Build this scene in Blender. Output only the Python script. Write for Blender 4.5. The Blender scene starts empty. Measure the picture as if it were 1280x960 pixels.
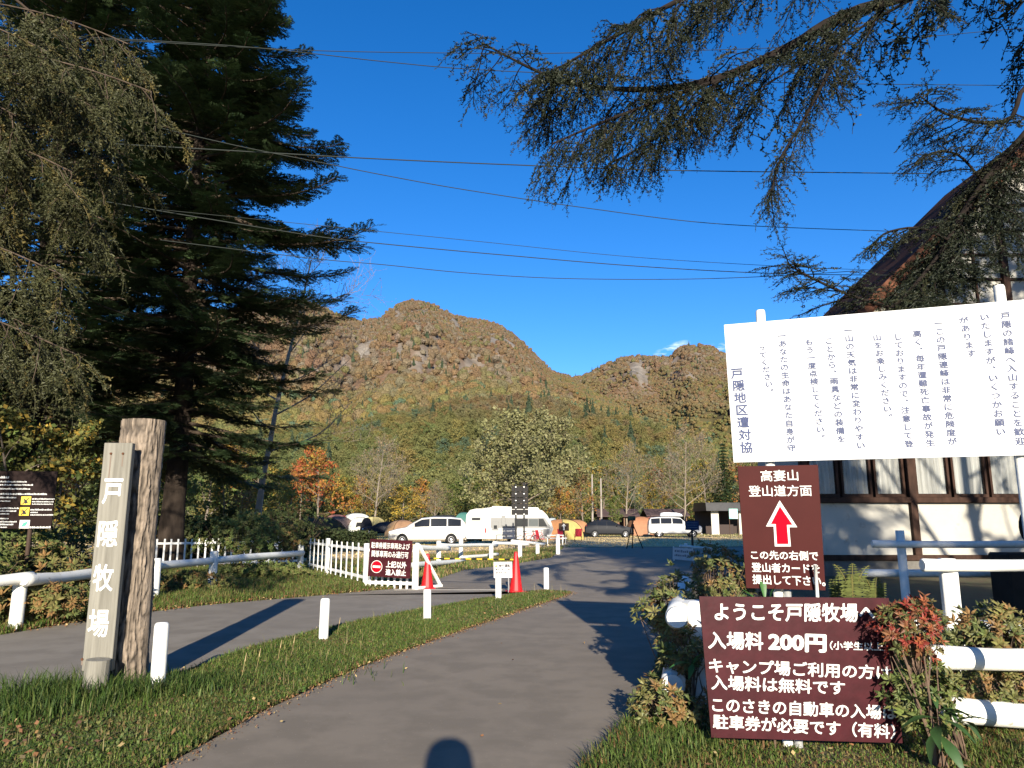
import bpy, bmesh, math, random
import numpy as np
from mathutils import Vector, Matrix
R = math.radians
SC = bpy.context.scene
COL = SC.collection
random.seed(11); rng = np.random.default_rng(11)

# ------------------------------------------------------------------ camera
F, PITCH, CAMZ = 924.0, R(10.54), 1.55
cam = bpy.data.cameras.new('camera'); camo = bpy.data.objects.new('camera', cam); COL.objects.link(camo)
camo.location = (0, 0, CAMZ); camo.rotation_euler = (R(90) + PITCH, 0, 0)
cam.sensor_width = 36; cam.lens = F / 1280 * 36; cam.clip_start = 0.03; cam.clip_end = 20000
SC.camera = camo
# ------------------------------------------------------------------ sky, sun, exposure
SUN_EL, SUN_OFF = R(17.5), R(4.8)          # the sun is behind the camera, a little to the right
SUNDIR = Vector((math.sin(SUN_OFF) * math.cos(SUN_EL), -math.cos(SUN_OFF) * math.cos(SUN_EL), math.sin(SUN_EL)))
W = bpy.data.worlds.new("World"); SC.world = W; W.use_nodes = True
nt = W.node_tree; bg = nt.nodes['Background']
sky = nt.nodes.new('ShaderNodeTexSky'); sky.sky_type = 'NISHITA'; sky.sun_disc = False
sky.sun_elevation = SUN_EL; sky.sun_rotation = math.atan2(SUNDIR.x, SUNDIR.y)
sky.altitude = 1200; sky.air_density = 1.0; sky.dust_density = 0.15; sky.ozone_density = 3.0
hs = nt.nodes.new('ShaderNodeHueSaturation'); hs.inputs['Saturation'].default_value = 1.27
hs.inputs['Value'].default_value = 1.0
tn = nt.nodes.new('ShaderNodeMixRGB'); tn.blend_type = 'MULTIPLY'; tn.inputs[0].default_value = 1; tn.inputs[2].default_value = (.95, .93, 1.06, 1)   # the camera's own colour rendering of the sky
nt.links.new(sky.outputs[0], tn.inputs[1]); nt.links.new(tn.outputs[0], hs.inputs['Color'])
# a small wisp of cloud over the right-hand summit, as a patch of the sky itself
tc = nt.nodes.new('ShaderNodeTexCoord')
def wn(t, **k):
    n = nt.nodes.new(t)
    for a, b in k.items(): setattr(n, a, b)
    return n
def wisp(cx, cz, sx, sz, slope):
    sep = wn('ShaderNodeSeparateXYZ'); nt.links.new(tc.outputs['Generated'], sep.inputs[0])
    def m(op, a, b):
        n = wn('ShaderNodeMath', operation=op)
        for i, q in enumerate((a, b)):
            if isinstance(q, (int, float)): n.inputs[i].default_value = q
            elif q is not None: nt.links.new(q, n.inputs[i])
        return n.outputs[0]
    px = m('DIVIDE', sep.outputs[0], sep.outputs[1]); pz = m('DIVIDE', sep.outputs[2], sep.outputs[1])
    dx = m('SUBTRACT', px, cx); dz = m('SUBTRACT', m('SUBTRACT', pz, cz), m('MULTIPLY', dx, slope))
    r2 = m('ADD', m('POWER', m('DIVIDE', dx, sx), 2), m('POWER', m('DIVIDE', dz, sz), 2))
    g = m('MAXIMUM', m('SUBTRACT', 1.0, r2), 0.0)
    no = wn('ShaderNodeTexNoise'); no.inputs['Scale'].default_value = 70; no.inputs['Detail'].default_value = 6
    mp = wn('ShaderNodeMapping'); mp.inputs['Scale'].default_value = (1, 1, 3.5)
    mp.inputs['Rotation'].default_value = (0, R(-22), 0)
    nt.links.new(tc.outputs['Generated'], mp.inputs[0]); nt.links.new(mp.outputs[0], no.inputs['Vector'])
    k = m('MAXIMUM', m('SUBTRACT', no.outputs['Fac'], 0.42), 0.0)
    front = m('GREATER_THAN', sep.outputs[1], 0.0)
    return m('MULTIPLY', m('MULTIPLY', m('MULTIPLY', g, k), 2.6), front)
w1 = wisp(0.222, 0.236, 0.028, 0.009, 0.35); w2 = wisp(0.285, 0.238, 0.02, 0.007, 0.1)
wa = wn('ShaderNodeMath', operation='ADD'); nt.links.new(w1, wa.inputs[0]); nt.links.new(w2, wa.inputs[1])
mx = wn('ShaderNodeMixRGB'); nt.links.new(wa.outputs[0], mx.inputs[0]); nt.links.new(hs.outputs[0], mx.inputs[1])
mx.inputs[2].default_value = (6.5, 7.2, 8.2, 1)
nt.links.new(mx.outputs[0], bg.inputs['Color']); bg.inputs['Strength'].default_value = 0.097
sl = bpy.data.lights.new('sun', 'SUN'); sl.energy = 5.0; sl.angle = R(0.53); sl.color = (1.0, 0.91, 0.76)
so = bpy.data.objects.new('sun', sl); COL.objects.link(so); so.rotation_euler = SUNDIR.to_track_quat('Z', 'Y').to_euler()
SC.view_settings.view_transform = 'Standard'; SC.view_settings.look = 'None'
SC.view_settings.exposure = 1.05; SC.view_settings.gamma = 1.0
SC.cycles.max_bounces = 6; SC.cycles.diffuse_bounces = 3; SC.cycles.transparent_max_bounces = 8
SC.cycles.use_denoising = True; SC.cycles.sample_clamp_indirect = 6

# ------------------------------------------------------------------ pixel helpers (photo 1280x960 -> world)
CP, SP = math.cos(PITCH), math.sin(PITCH)
def ray(u, v):
    a = 480 - v
    return Vector((u - 640, F * CP - a * SP, F * SP + a * CP))
def at(u, v, Y):
    r = ray(u, v); return Vector((r.x * Y / r.y, Y, CAMZ + r.z * Y / r.y))
def G(u, v, h=0.0):
    r = ray(u, v); t = (h - CAMZ) / r.z
    return Vector((r.x * t, r.y * t, h))
def on_plane(u, v, p0, n):
    r = ray(u, v); c = Vector((0, 0, CAMZ)); t = (p0 - c).dot(n) / r.dot(n); return c + r * t

# ------------------------------------------------------------------ materials
MATS = {}
def mat(name, col, rough=0.8, var=0.0, scale=8.0, col2=None, bump=0.0, bscale=None, spec=None, metal=0.0,
        tint=False, trans=0.0, stretch=None, inst=False, coat=0.0, detail=5, alpha=None):
    if name in MATS: return MATS[name]
    m = bpy.data.materials.new(name); m.use_nodes = True; t = m.node_tree; N = t.nodes; L = t.links
    b = N['Principled BSDF']; b.inputs['Roughness'].default_value = rough; b.inputs['Metallic'].default_value = metal
    if spec is None and max(col) < .13: spec = .12
    if spec is not None: b.inputs['Specular IOR Level'].default_value = spec
    b.inputs['Coat Weight'].default_value = coat
    c4 = (*col, 1)
    out = None
    tcn = N.new('ShaderNodeTexCoord'); src = tcn.outputs['Object']
    if stretch:
        mp = N.new('ShaderNodeMapping'); mp.inputs['Scale'].default_value = stretch; L.new(src, mp.inputs[0]); src = mp.outputs[0]
    if tint:
        at_ = N.new('ShaderNodeAttribute'); at_.attribute_name = 'tint'
        if inst: at_.attribute_type = 'INSTANCER'
        out = at_.outputs['Color']
    if var > 0 or col2:
        no = N.new('ShaderNodeTexNoise'); no.inputs['Scale'].default_value = scale; no.inputs['Detail'].default_value = detail
        no.inputs['Roughness'].default_value = 0.65; L.new(src, no.inputs['Vector'])
        cr = N.new('ShaderNodeValToRGB'); L.new(no.outputs['Fac'], cr.inputs[0])
        cr.color_ramp.elements[0].position = 0.3; cr.color_ramp.elements[1].position = 0.7
        if out is None:
            c2 = col2 or tuple(min(1, x * (1 + var)) for x in col); c1 = col if col2 else tuple(x * (1 - var) for x in col)
            cr.color_ramp.elements[0].color = (*c1, 1); cr.color_ramp.elements[1].color = (*c2, 1); out = cr.outputs[0]
        else:
            cr.color_ramp.elements[0].color = (1 - var,) * 3 + (1,); cr.color_ramp.elements[1].color = (1 + var,) * 3 + (1,)
            mm = N.new('ShaderNodeMixRGB'); mm.blend_type = 'MULTIPLY'; mm.inputs[0].default_value = 1
            L.new(out, mm.inputs[1]); L.new(cr.outputs[0], mm.inputs[2]); out = mm.outputs[0]
    if out is None: b.inputs['Base Color'].default_value = c4
    else: L.new(out, b.inputs['Base Color'])
    if bump:
        n2 = N.new('ShaderNodeTexNoise'); n2.inputs['Scale'].default_value = bscale or scale * 4; n2.inputs['Detail'].default_value = 4
        L.new(src, n2.inputs['Vector']); bp = N.new('ShaderNodeBump'); bp.inputs['Strength'].default_value = bump
        bp.inputs['Distance'].default_value = 0.02; L.new(n2.outputs['Fac'], bp.inputs['Height']); L.new(bp.outputs[0], b.inputs['Normal'])
    if trans:
        tr = N.new('ShaderNodeBsdfTranslucent'); ms = N.new('ShaderNodeMixShader'); ms.inputs[0].default_value = trans
        if out is None: tr.inputs[0].default_value = c4
        else: L.new(out, tr.inputs[0])
        L.new(b.outputs[0], ms.inputs[1]); L.new(tr.outputs[0], ms.inputs[2]); L.new(ms.outputs[0], N['Material Output'].inputs[0])
    if alpha is not None: b.inputs['Alpha'].default_value = alpha
    MATS[name] = m; return m
def layered(name, c1, c2, s1, c3, s2, rough=0.9, bump=0.3, bscale=60, fleck=None, lo=.42, hi=.6):
    """two colours broken by large noise, a third by small noise: ground, asphalt, plaster"""
    if name in MATS: return MATS[name]
    m = bpy.data.materials.new(name); m.use_nodes = True; t = m.node_tree; N = t.nodes; L = t.links
    b = N['Principled BSDF']; b.inputs['Roughness'].default_value = rough
    g = N.new('ShaderNodeNewGeometry'); P = g.outputs['Position']
    def noise(s, d=6):
        n = N.new('ShaderNodeTexNoise'); n.inputs['Scale'].default_value = s; n.inputs['Detail'].default_value = d
        n.inputs['Roughness'].default_value = .6; L.new(P, n.inputs['Vector']); return n.outputs['Fac']
    def ramp(f, a, b_):
        r = N.new('ShaderNodeValToRGB'); r.color_ramp.elements[0].position = a; r.color_ramp.elements[1].position = b_; L.new(f, r.inputs[0]); return r.outputs[0]
    def mix(f, a, b_):
        x = N.new('ShaderNodeMixRGB'); L.new(f, x.inputs[0])
        for i, q in ((1, a), (2, b_)):
            if isinstance(q, tuple): x.inputs[i].default_value = (*q, 1)
            else: L.new(q, x.inputs[i])
        return x.outputs[0]
    c = mix(ramp(noise(s1), .35, .65), c1, c2); c = mix(ramp(noise(s2), lo, hi), c, c3)
    if fleck:
        fc, fs, ft = fleck; c = mix(ramp(noise(fs, 2), ft, ft + .03), c, fc)
    L.new(c, b.inputs['Base Color'])
    bp = N.new('ShaderNodeBump'); bp.inputs['Strength'].default_value = bump; bp.inputs['Distance'].default_value = .01
    L.new(noise(bscale, 3), bp.inputs['Height']); L.new(bp.outputs[0], b.inputs['Normal'])
    MATS[name] = m; return m

# ------------------------------------------------------------------ mesh builder
class MB:
    def __init__(s): s.V = []; s.Q = []; s.T = []; s.C = []; s.MQ = []; s.MT = []; s.n = 0; s.mi = 0
    def add(s, V, F=(), Q=None, T=None, tint=None):
        V = np.asarray(V, dtype=np.float64).reshape(-1, 3); k = len(V)
        if len(F):
            q = [f for f in F if len(f) == 4]; t = [f for f in F if len(f) == 3]
            for f in F:
                if len(f) > 4: t += [(f[0], f[i], f[i + 1]) for i in range(1, len(f) - 1)]
            Q = np.array(q) if q else None; T = np.array(t) if t else None
        if Q is not None and len(Q): s.Q.append(np.asarray(Q) + s.n); s.MQ.append(np.full(len(Q), s.mi))
        if T is not None and len(T): s.T.append(np.asarray(T) + s.n); s.MT.append(np.full(len(T), s.mi))
        s.V.append(V)
        if tint is None: tint = (1, 1, 1)
        c = np.asarray(tint, dtype=np.float64)
        if c.ndim == 1: c = np.tile(c, (k, 1))
        s.C.append(c); s.n += k; return s
    def arrays(s):
        V = np.concatenate(s.V); C = np.concatenate(s.C)
        Q = np.concatenate(s.Q) if s.Q else np.zeros((0, 4), int); T = np.concatenate(s.T) if s.T else np.zeros((0, 3), int)
        return V, Q, T, C
    def mesh(s, name, smooth=False, tint=False):
        V, Q, T, C = s.arrays(); me = bpy.data.meshes.new(name)
        me.vertices.add(len(V)); me.vertices.foreach_set('co', V.ravel())
        nl = len(Q) * 4 + len(T) * 3; me.loops.add(nl); me.polygons.add(len(Q) + len(T))
        me.loops.foreach_set('vertex_index', np.concatenate([Q.ravel(), T.ravel()]).astype(np.int32))
        st = np.concatenate([np.arange(len(Q)) * 4, len(Q) * 4 + np.arange(len(T)) * 3]).astype(np.int32)
        me.polygons.foreach_set('loop_start', st)
        me.polygons.foreach_set('loop_total', np.concatenate([np.full(len(Q), 4), np.full(len(T), 3)]).astype(np.int32))
        mi = np.concatenate((s.MQ or [np.zeros(0)]) + (s.MT or [np.zeros(0)])).astype(np.int32)
        if mi.any(): me.polygons.foreach_set('material_index', mi)
        if tint:
            a = me.color_attributes.new('tint', 'FLOAT_COLOR', 'POINT')
            a.data.foreach_set('color', np.concatenate([C, np.ones((len(C), 1))], 1).ravel().astype(np.float32))
        me.update(calc_edges=True); me.validate()
        me.polygons.foreach_set('use_smooth', np.full(len(me.polygons), bool(smooth)))
        if smooth and len(Q) and len(T) and len(me.polygons) == len(Q) + len(T):      # end caps stay flat
            k = np.ones(len(me.polygons), bool); k[len(Q):] = False; me.polygons.foreach_set('use_smooth', k)
        return me
    # shapes
    def box(s, c, d, b=0.0, M=None):
        x, y, z = (q / 2 for q in d); c = np.array(c, float)
        if b <= 0:
            V = np.array([(i * x, j * y, k * z) for i in (-1, 1) for j in (-1, 1) for k in (-1, 1)])
            Fs = [(0, 1, 3, 2), (4, 6, 7, 5), (0, 4, 5, 1), (2, 3, 7, 6), (0, 2, 6, 4), (1, 5, 7, 3)]
        else:
            b = min(b, x * .9, y * .9, z * .9); V = []; idx = {}
            for i in (-1, 1):
                for j in (-1, 1):
                    for k in (-1, 1):
                        for ax in range(3):
                            idx[(i, j, k, ax)] = len(V)
                            V.append((i * (x - (b if ax != 0 else 0)), j * (y - (b if ax != 1 else 0)), k * (z - (b if ax != 2 else 0))))
            V = np.array(V); Fs = []
            for ax in range(3):
                for sg in (-1, 1):
                    r = []
                    for a, e in ((-1, -1), (1, -1), (1, 1), (-1, 1)):
                        q = [0, 0, 0]; q[ax] = sg; q[(ax + 1) % 3] = a; q[(ax + 2) % 3] = e; r.append(idx[(*q, ax)])
                    Fs.append(tuple(r) if sg > 0 else tuple(r[::-1]))
            for ax in range(3):
                a1, a2 = (ax + 1) % 3, (ax + 2) % 3
                for p in (-1, 1):
                    for q in (-1, 1):
                        lo = [0] * 3; hi = [0] * 3; lo[ax] = -1; hi[ax] = 1; lo[a1] = hi[a1] = p; lo[a2] = hi[a2] = q
                        f = (idx[(*lo, a1)], idx[(*hi, a1)], idx[(*hi, a2)], idx[(*lo, a2)])
                        Fs.append(f if p * q > 0 else f[::-1])
            for i in (-1, 1):
                for j in (-1, 1):
                    for k in (-1, 1):
                        f = (idx[(i, j, k, 0)], idx[(i, j, k, 1)], idx[(i, j, k, 2)]); Fs.append(f if i * j * k > 0 else f[::-1])
        if M is not None: V = V @ np.array(M.to_3x3()).T
        return s.add(V + c, Fs)
    def beam(s, a, b, w, h, bev=0.005, up=(0, 0, 1)):
        a = Vector(a); b = Vector(b); d = b - a; y = d.normalized(); u = Vector(up)
        if abs(y.dot(u)) > .98: u = Vector((0, 1, 0))
        x = y.cross(u).normalized(); z = x.cross(y)
        return s.box((a + b) / 2, (w, d.length, h), bev, Matrix((x, y, z)).transposed())
    def tube(s, pts, rad, n=8, cap=True, tint=None, jit=0.0):
        P = np.array([tuple(p) for p in pts], float); k = len(P)
        r = np.full(k, rad, float) if np.isscalar(rad) else np.asarray(rad, float)
        T = np.gradient(P, axis=0); T /= np.linalg.norm(T, axis=1)[:, None] + 1e-12
        up = np.array([0, 0, 1.0]) if abs(T[0][2]) < .9 else np.array([1.0, 0, 0])
        V = []
        X = np.cross(T[0], up); X /= np.linalg.norm(X)
        a = np.arange(n) * 2 * np.pi / n
        for i in range(k):
            X = X - T[i] * X.dot(T[i]); X /= np.linalg.norm(X) + 1e-12; Yv = np.cross(T[i], X)
            rr = r[i] * (1 + (rng.uniform(-jit, jit, n) if jit else 0))
            V.append(P[i] + (np.cos(a) * rr)[:, None] * X + (np.sin(a) * rr)[:, None] * Yv)
        V = np.concatenate(V); Q = []
        i, j = np.meshgrid(np.arange(k - 1), np.arange(n), indexing='ij'); j2 = (j + 1) % n
        Q = np.stack([i * n + j, i * n + j2, (i + 1) * n + j2, (i + 1) * n + j], -1).reshape(-1, 4)[:, ::-1]
        Tt = None
        if cap and n > 2:
            V = np.concatenate([V, P[:1], P[-1:]]); jj = np.arange(n)
            Tt = np.concatenate([np.stack([np.full(n, n * k), jj, (jj + 1) % n], 1)[:, ::-1] * 1,
                                 np.stack([np.full(n, n * k + 1), (k - 1) * n + (jj + 1) % n, (k - 1) * n + jj], 1)[:, ::-1]])
            Tt[:n] = Tt[:n][:, ::-1]; Tt = Tt[:, ::-1]
        return s.add(V, Q=Q, T=Tt, tint=tint)
    def lathe(s, prof, n=24, c=(0, 0, 0)):
        V = []; Fs = []; k = len(prof)
        for r, z in prof:
            for j in range(n):
                a = 2 * math.pi * j / n; V.append((c[0] + r * math.cos(a), c[1] + r * math.sin(a), c[2] + z))
        for i in range(k - 1):
            for j in range(n):
                Fs.append((i * n + j, i * n + (j + 1) % n, (i + 1) * n + (j + 1) % n, (i + 1) * n + j))
        return s.add(V, Fs)
    def prism(s, poly, a, b):
        """poly of 2-D points extruded between two mapping functions a(p), b(p)"""
        n = len(poly); V = [tuple(a(p)) for p in poly] + [tuple(b(p)) for p in poly]
        Fs = [(i, (i + 1) % n, n + (i + 1) % n, n + i) for i in range(n)]
        bm = bmesh.new(); bv = [bm.verts.new(v) for v in V]
        f1 = bm.faces.new(bv[:n][::-1]); f2 = bm.faces.new(bv[n:])
        r = bmesh.ops.triangulate(bm, faces=[f1, f2]); bm.verts.index_update()
        tr = [tuple(v.index for v in f.verts) for f in bm.faces]; bm.free()
        return s.add(V, Fs + tr)

def obj(name, mb, m, parent=None, loc=None, smooth=False, tint=False, rot=None):
    me = mb if isinstance(mb, bpy.types.Mesh) else mb.mesh(name, smooth, tint)
    if not len(me.materials):
        for q in (m if isinstance(m, (list, tuple)) else [m]): me.materials.append(q)
    o = bpy.data.objects.new(name, me); COL.objects.link(o)
    if parent is not None: o.parent = parent
    if loc is not None: o.location = loc
    if rot is not None: o.rotation_euler = rot
    return o
def tag(o, label=None, cat=None, group=None, kind=None):
    if label: o['label'] = label
    if cat: o['category'] = cat
    if group: o['group'] = group
    if kind: o['kind'] = kind
    return o
def thing(name, label, cat, loc=(0, 0, 0), rz=0.0, group=None, scale=None):
    o = bpy.data.objects.new(name, None); COL.objects.link(o); o.location = loc; o.rotation_euler = (0, 0, rz); o.empty_display_size = .2
    if scale: o.scale = (scale,) * 3 if np.isscalar(scale) else scale
    return tag(o, label, cat, group)
def copy_thing(src, label=None, loc=None, rz=None, scale=None, group=None):
    def cp(o, p):
        c = o.copy(); COL.objects.link(c); c.parent = p
        for ch in list(o.children): cp(ch, c)
        return c
    c = cp(src, None)
    if label: c['label'] = label
    if loc is not None: c.location = loc
    if rz is not None: c.rotation_euler = (c.rotation_euler[0], c.rotation_euler[1], rz)
    if scale is not None: c.scale = (scale,) * 3 if np.isscalar(scale) else scale
    if group: c['group'] = group
    return c
def struct(name, mb, m, smooth=False, tint=False): return tag(obj(name, mb, m, smooth=smooth, tint=tint), kind='structure')
def stuff(name, mb, m, label, tint=True, smooth=False, cat=None):
    o = obj(name, mb, m, tint=tint, smooth=smooth); o['kind'] = 'stuff'; o['label'] = label
    if cat: o['category'] = cat
    return o
def sheet(pts, z, res=None):
    b = MB(); b.prism([(p[0], p[1]) for p in pts], lambda p: (p[0], p[1], z - .05), lambda p: (p[0], p[1], z)); return b

# frame on a sign face: origin, right, up, normal (towards viewer)
class Face:
    def __init__(s, tl, tr, bl):
        s.o = Vector(tl); s.x = (Vector(tr) - s.o).normalized(); d = Vector(bl) - s.o
        s.n = s.x.cross(d).normalized() * -1
        if s.n.y > 0: s.n = -s.n
        s.up = s.n.cross(s.x).normalized(); s.w = (Vector(tr) - s.o).length; s.h = abs(d.dot(s.up))
        s.rot = Matrix((s.x, s.up, s.n)).transposed()
    def p(s, x, y, n=0.0): return s.o + s.x * x + s.up * y + s.n * n
    def px(s, u, v):
        q = on_plane(u, v, s.o, s.n) - s.o; return q.dot(s.x), q.dot(s.up)
def slab(f, x0, y0, x1, y1, n0, n1, b=0.004):
    mb = MB(); c = (f.p(x0, y0, n0) + f.p(x1, y1, n1)) / 2
    mb.box(c, (abs(x1 - x0), abs(y1 - y0), abs(n1 - n0)), b, f.rot); return mb
TXT = {}
def text_mesh(body, bold=0.0, spacing=1.0, line=1.0):
    k = (body, bold, spacing, line)
    if k in TXT: return TXT[k]
    c = bpy.data.curves.new('t', 'FONT'); c.body = body; c.space_character = spacing; c.space_line = line
    c.resolution_u = 3
    o = bpy.data.objects.new('t', c); COL.objects.link(o)
    dg = bpy.context.evaluated_depsgraph_get(); me = bpy.data.meshes.new_from_object(o.evaluated_get(dg))
    bpy.data.objects.remove(o); bpy.data.curves.remove(c); me.name = 'lettering'; me.materials.clear()
    if bold > 0:       # thicker strokes: the outline laid several times, each copy a hair in front of the last
        V = np.zeros(len(me.vertices) * 3); me.vertices.foreach_get('co', V); V = V.reshape(-1, 3); Fs = [tuple(p.vertices) for p in me.polygons]; mb = MB()
        for i, (dx, dy) in enumerate(((0, 0), (1, 0), (-1, 0), (0, 1), (0, -1), (.7, .7), (-.7, .7), (.7, -.7), (-.7, -.7))): mb.add(V + [dx * bold, dy * bold, i * .002], Fs)
        me = mb.mesh('lettering')
    TXT[k] = me; return me
def letters(f, body, x0, y0, x1, y1, m, parent, bold=0.02, off=0.003, stretch=True, name='lettering', spacing=1.0):
    """fit a line of text into the rectangle x0..x1, y0(bottom)..y1(top) of face f"""
    me = text_mesh(body, bold, spacing).copy()
    V = np.zeros(len(me.vertices) * 3); me.vertices.foreach_get('co', V); V = V.reshape(-1, 3)
    mn, mx_ = V.min(0), V.max(0); sx = (x1 - x0) / max(1e-6, mx_[0] - mn[0]); sy = (y1 - y0) / max(1e-6, mx_[1] - mn[1])
    V = (V - mn) * [sx, sy, .08]
    V += [x0, y0, 0]; Wd = np.array([tuple(f.p(a, b, off + c)) for a, b, c in V])
    if parent is not None: Wd -= np.array(parent.location)
    me.vertices.foreach_set('co', Wd.ravel()); me.update()
    return obj(name, me, m, parent)
def vtext(f, body, xc, ytop, size, pitch, m, parent, bold=0.0, off=0.004, slant=0.0, wide=1.0):
    """vertical Japanese column: one object for the column, one glyph under another"""
    mb = MB()
    for i, ch in enumerate(body):
        if ch == ' ': continue
        me = text_mesh(ch, bold)
        V = np.zeros(len(me.vertices) * 3); me.vertices.foreach_get('co', V); V = V.reshape(-1, 3).copy()
        Fs = [tuple(p.vertices) for p in me.polygons]
        adv = 1.0; V[:, 0] = (V[:, 0] - 0.5 * adv) * wide; V[:, 1] -= 0.38
        if ch in '、。': V[:, 0] += .55 * wide; V[:, 1] += .5
        V *= size; yc = ytop - (i + .5) * pitch
        P = [tuple(f.p(xc + a + slant * i, yc + b, off + c_)) for a, b, c_ in V]
        P = np.array(P) - (np.array(parent.location) if parent is not None else 0)
        mb.add(P, Fs)
    return obj('lettering', mb, m, parent)
# ================================================================== SETTING: ground, roads, mountains
def vnoise(x, y, seed=0):
    xi = np.floor(x).astype(np.int64); yi = np.floor(y).astype(np.int64); fx = x - xi; fy = y - yi
    fx = fx * fx * (3 - 2 * fx); fy = fy * fy * (3 - 2 * fy)
    def h(a, b):
        n = (a * 374761393 + b * 668265263 + seed * 974634777) & 0xffffffff
        n = ((n ^ (n >> 13)) * 1274126177) & 0xffffffff
        return ((n ^ (n >> 16)) & 0xffff) / 65535.0
    return (h(xi, yi) * (1 - fx) + h(xi + 1, yi) * fx) * (1 - fy) + (h(xi, yi + 1) * (1 - fx) + h(xi + 1, yi + 1) * fx) * fy
def fbm(x, y, o=5, seed=0, ridged=False):
    s = 0; a = .5; t = 0
    for i in range(o):
        n = vnoise(x * 2 ** i + 17 * i, y * 2 ** i + 9 * i, seed + i)
        s = s + a * ((1 - abs(2 * n - 1)) if ridged else n); t += a; a *= .5
    return s / t
M_ground = layered('ground_mix', (.052, .066, .017), (.10, .092, .035), .6, (.085, .05, .022), 5, fleck=((.16, .09, .035), 40, .66))
M_dry = layered('dry_lawn', (.55, .40, .21), (.48, .35, .17), .25, (.26, .24, .09), .55, bump=.2, bscale=30, lo=.52, hi=.68)
M_lawn = layered('green_lawn', (.075, .115, .026), (.12, .145, .04), .4, (.16, .14, .05), 3, bump=.2, bscale=30)
M_asph = layered('asphalt', (.195, .160, .118), (.225, .186, .138), .45, (.172, .142, .104), 2.2, rough=.88, bump=.02, bscale=90,
                 fleck=((.30, .25, .19), 60, .70))
M_asph2 = layered('asphalt_old', (.200, .172, .134), (.232, .202, .160), .35, (.178, .152, .118), 1.7, rough=.9, bump=.02, bscale=90,
                  fleck=((.32, .28, .22), 60, .71))

def flat_sheet(pts, z):
    bm = bmesh.new(); vs = [bm.verts.new((p[0], p[1], z)) for p in pts]; f = bm.faces.new(vs); f.normal_update()
    if f.normal.z < 0: f.normal_flip()
    bmesh.ops.triangulate(bm, faces=[f]); bm.verts.index_update()
    mb = MB(); mb.add([tuple(v.co) for v in bm.verts], [tuple(v.index for v in q.verts) for q in bm.faces]); bm.free(); return mb
sheet = flat_sheet
def radial_ground():
    mb = MB(); rs = [0, 3, 8, 20, 60, 130, 400, 1200, 3500, 8000]; n = 48
    V = [(0, 30, 0)]; Fs = []
    for r in rs[1:]:
        for j in range(n): a = 2 * math.pi * j / n; V.append((r * math.cos(a), 30 + r * math.sin(a), 0))
    for j in range(n): Fs.append((0, 1 + j, 1 + (j + 1) % n))
    for i in range(len(rs) - 2):
        for j in range(n): a = 1 + i * n + j; b = 1 + i * n + (j + 1) % n; Fs.append((a, a + n, b + n, b))
    mb.add(V, Fs); return mb
struct('ground', radial_ground(), M_ground)
# roads, traced as real places on the ground
def gp(L): return [tuple(G(u, v))[:2] for u, v in L]
path_L = gp([(205, 960), (330, 890), (450, 835), (560, 795), (640, 768), (700, 748), (714, 742)])
side_near = gp([(0, 905), (60, 886), (130, 862), (230, 845), (310, 815), (400, 790), (500, 769), (600, 751), (680, 739), (714, 742)])
side_far = gp([(0, 795), (130, 773), (260, 757), (400, 745), (470, 738.5), (520, 735)])
main_road = [(-2.9, 1.0), (-2.9, 3.5)] + path_L + [(1.3, 17.3), (-1.0, 17.6), (-2.3, 18.3)] + gp([(548, 724), (580, 713), (640, 706), (690, 697), (705, 684.5)]) + \
    [(13.5, 46), (20, 50), (60, 62), (64, 52), (22, 41), (13.5, 35), (8.2, 27), (5.4, 20.5), (3.6, 16), (2.2, 11), (1.25, 7.0), (.45, 5.1), (.1, 3.5), (0, 1)]
side_road = [(-14, 0.5)] + side_near[:1] + side_near[1:-1] + [(1.2, 16.6), (1.0, 17.25), (-1.0, 17.5)] + side_far[::-1] + [(-13, 4.0)]
struct('path', sheet(main_road, .010), M_asph)
struct('side_road', sheet(side_road, .014), M_asph2)
camp = [(-60, 30), (-9, 27), (-3.4, 33)] + gp([(640, 694), (705, 683.6)]) + [(13.5, 47.5), (20, 51.5), (60, 64), (70, 70), (60, 92), (-60, 92)]
struct('camp_lawn', sheet(camp, .006), M_dry)
struct('far_lawn', sheet([(20, 78), (60, 84), (60, 116), (-80, 116), (-80, 62), (-14, 60), (-6, 66), (8, 82)], .012), M_lawn)
# pale concrete seam across the mouth of the side road
a, b = G(522, 736.5), G(600, 739.5); sm = MB(); sm.box(((a.x + b.x) / 2, (a.y + b.y) / 2, .012), (abs(b.x - a.x) + 1.0, .10, .012), .003)
struct('concrete_kerb', sm, mat('concrete', (.42, .39, .33), .9, .2, 6, bump=.3))
# grass verge between path and side road, slightly domed
def strip(A, B, n=40, m=6, h=.035, z=.0):
    def interp(P, t):
        P = np.array(P); d = np.r_[0, np.cumsum(np.linalg.norm(np.diff(P, axis=0), axis=1))]; d /= d[-1]
        return np.array([np.interp(t, d, P[:, 0]), np.interp(t, d, P[:, 1])]).T
    t = np.linspace(0, 1, n); a_, b_ = interp(A, t), interp(B, t); V = []; Q = []
    for i in range(n):
        for j in range(m + 1):
            s_ = j / m; p = a_[i] * (1 - s_) + b_[i] * s_
            V.append((p[0], p[1], z - .02 + (h * (4 * s_ * (1 - s_)) ** .6) + .02 * (vnoise(np.array([p[0] * 3]), np.array([p[1] * 3]))[0])))
    for i in range(n - 1):
        for j in range(m): k = i * (m + 1) + j; Q.append((k, k + 1, k + m + 2, k + m + 1))
    return V, Q
def extend(P, k=2.5): p = Vector(P[0]); q = Vector(P[1]); return [tuple(p + (p - q).normalized() * k)] + P
vA, vB = extend(side_near[:-1] + [side_near[-1]], 3), extend(path_L, 3)
M_verge = layered('verge_soil', (.055, .075, .018), (.085, .09, .03), 2, (.10, .055, .022), 9, fleck=((.20, .10, .035), 45, .68))
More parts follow.
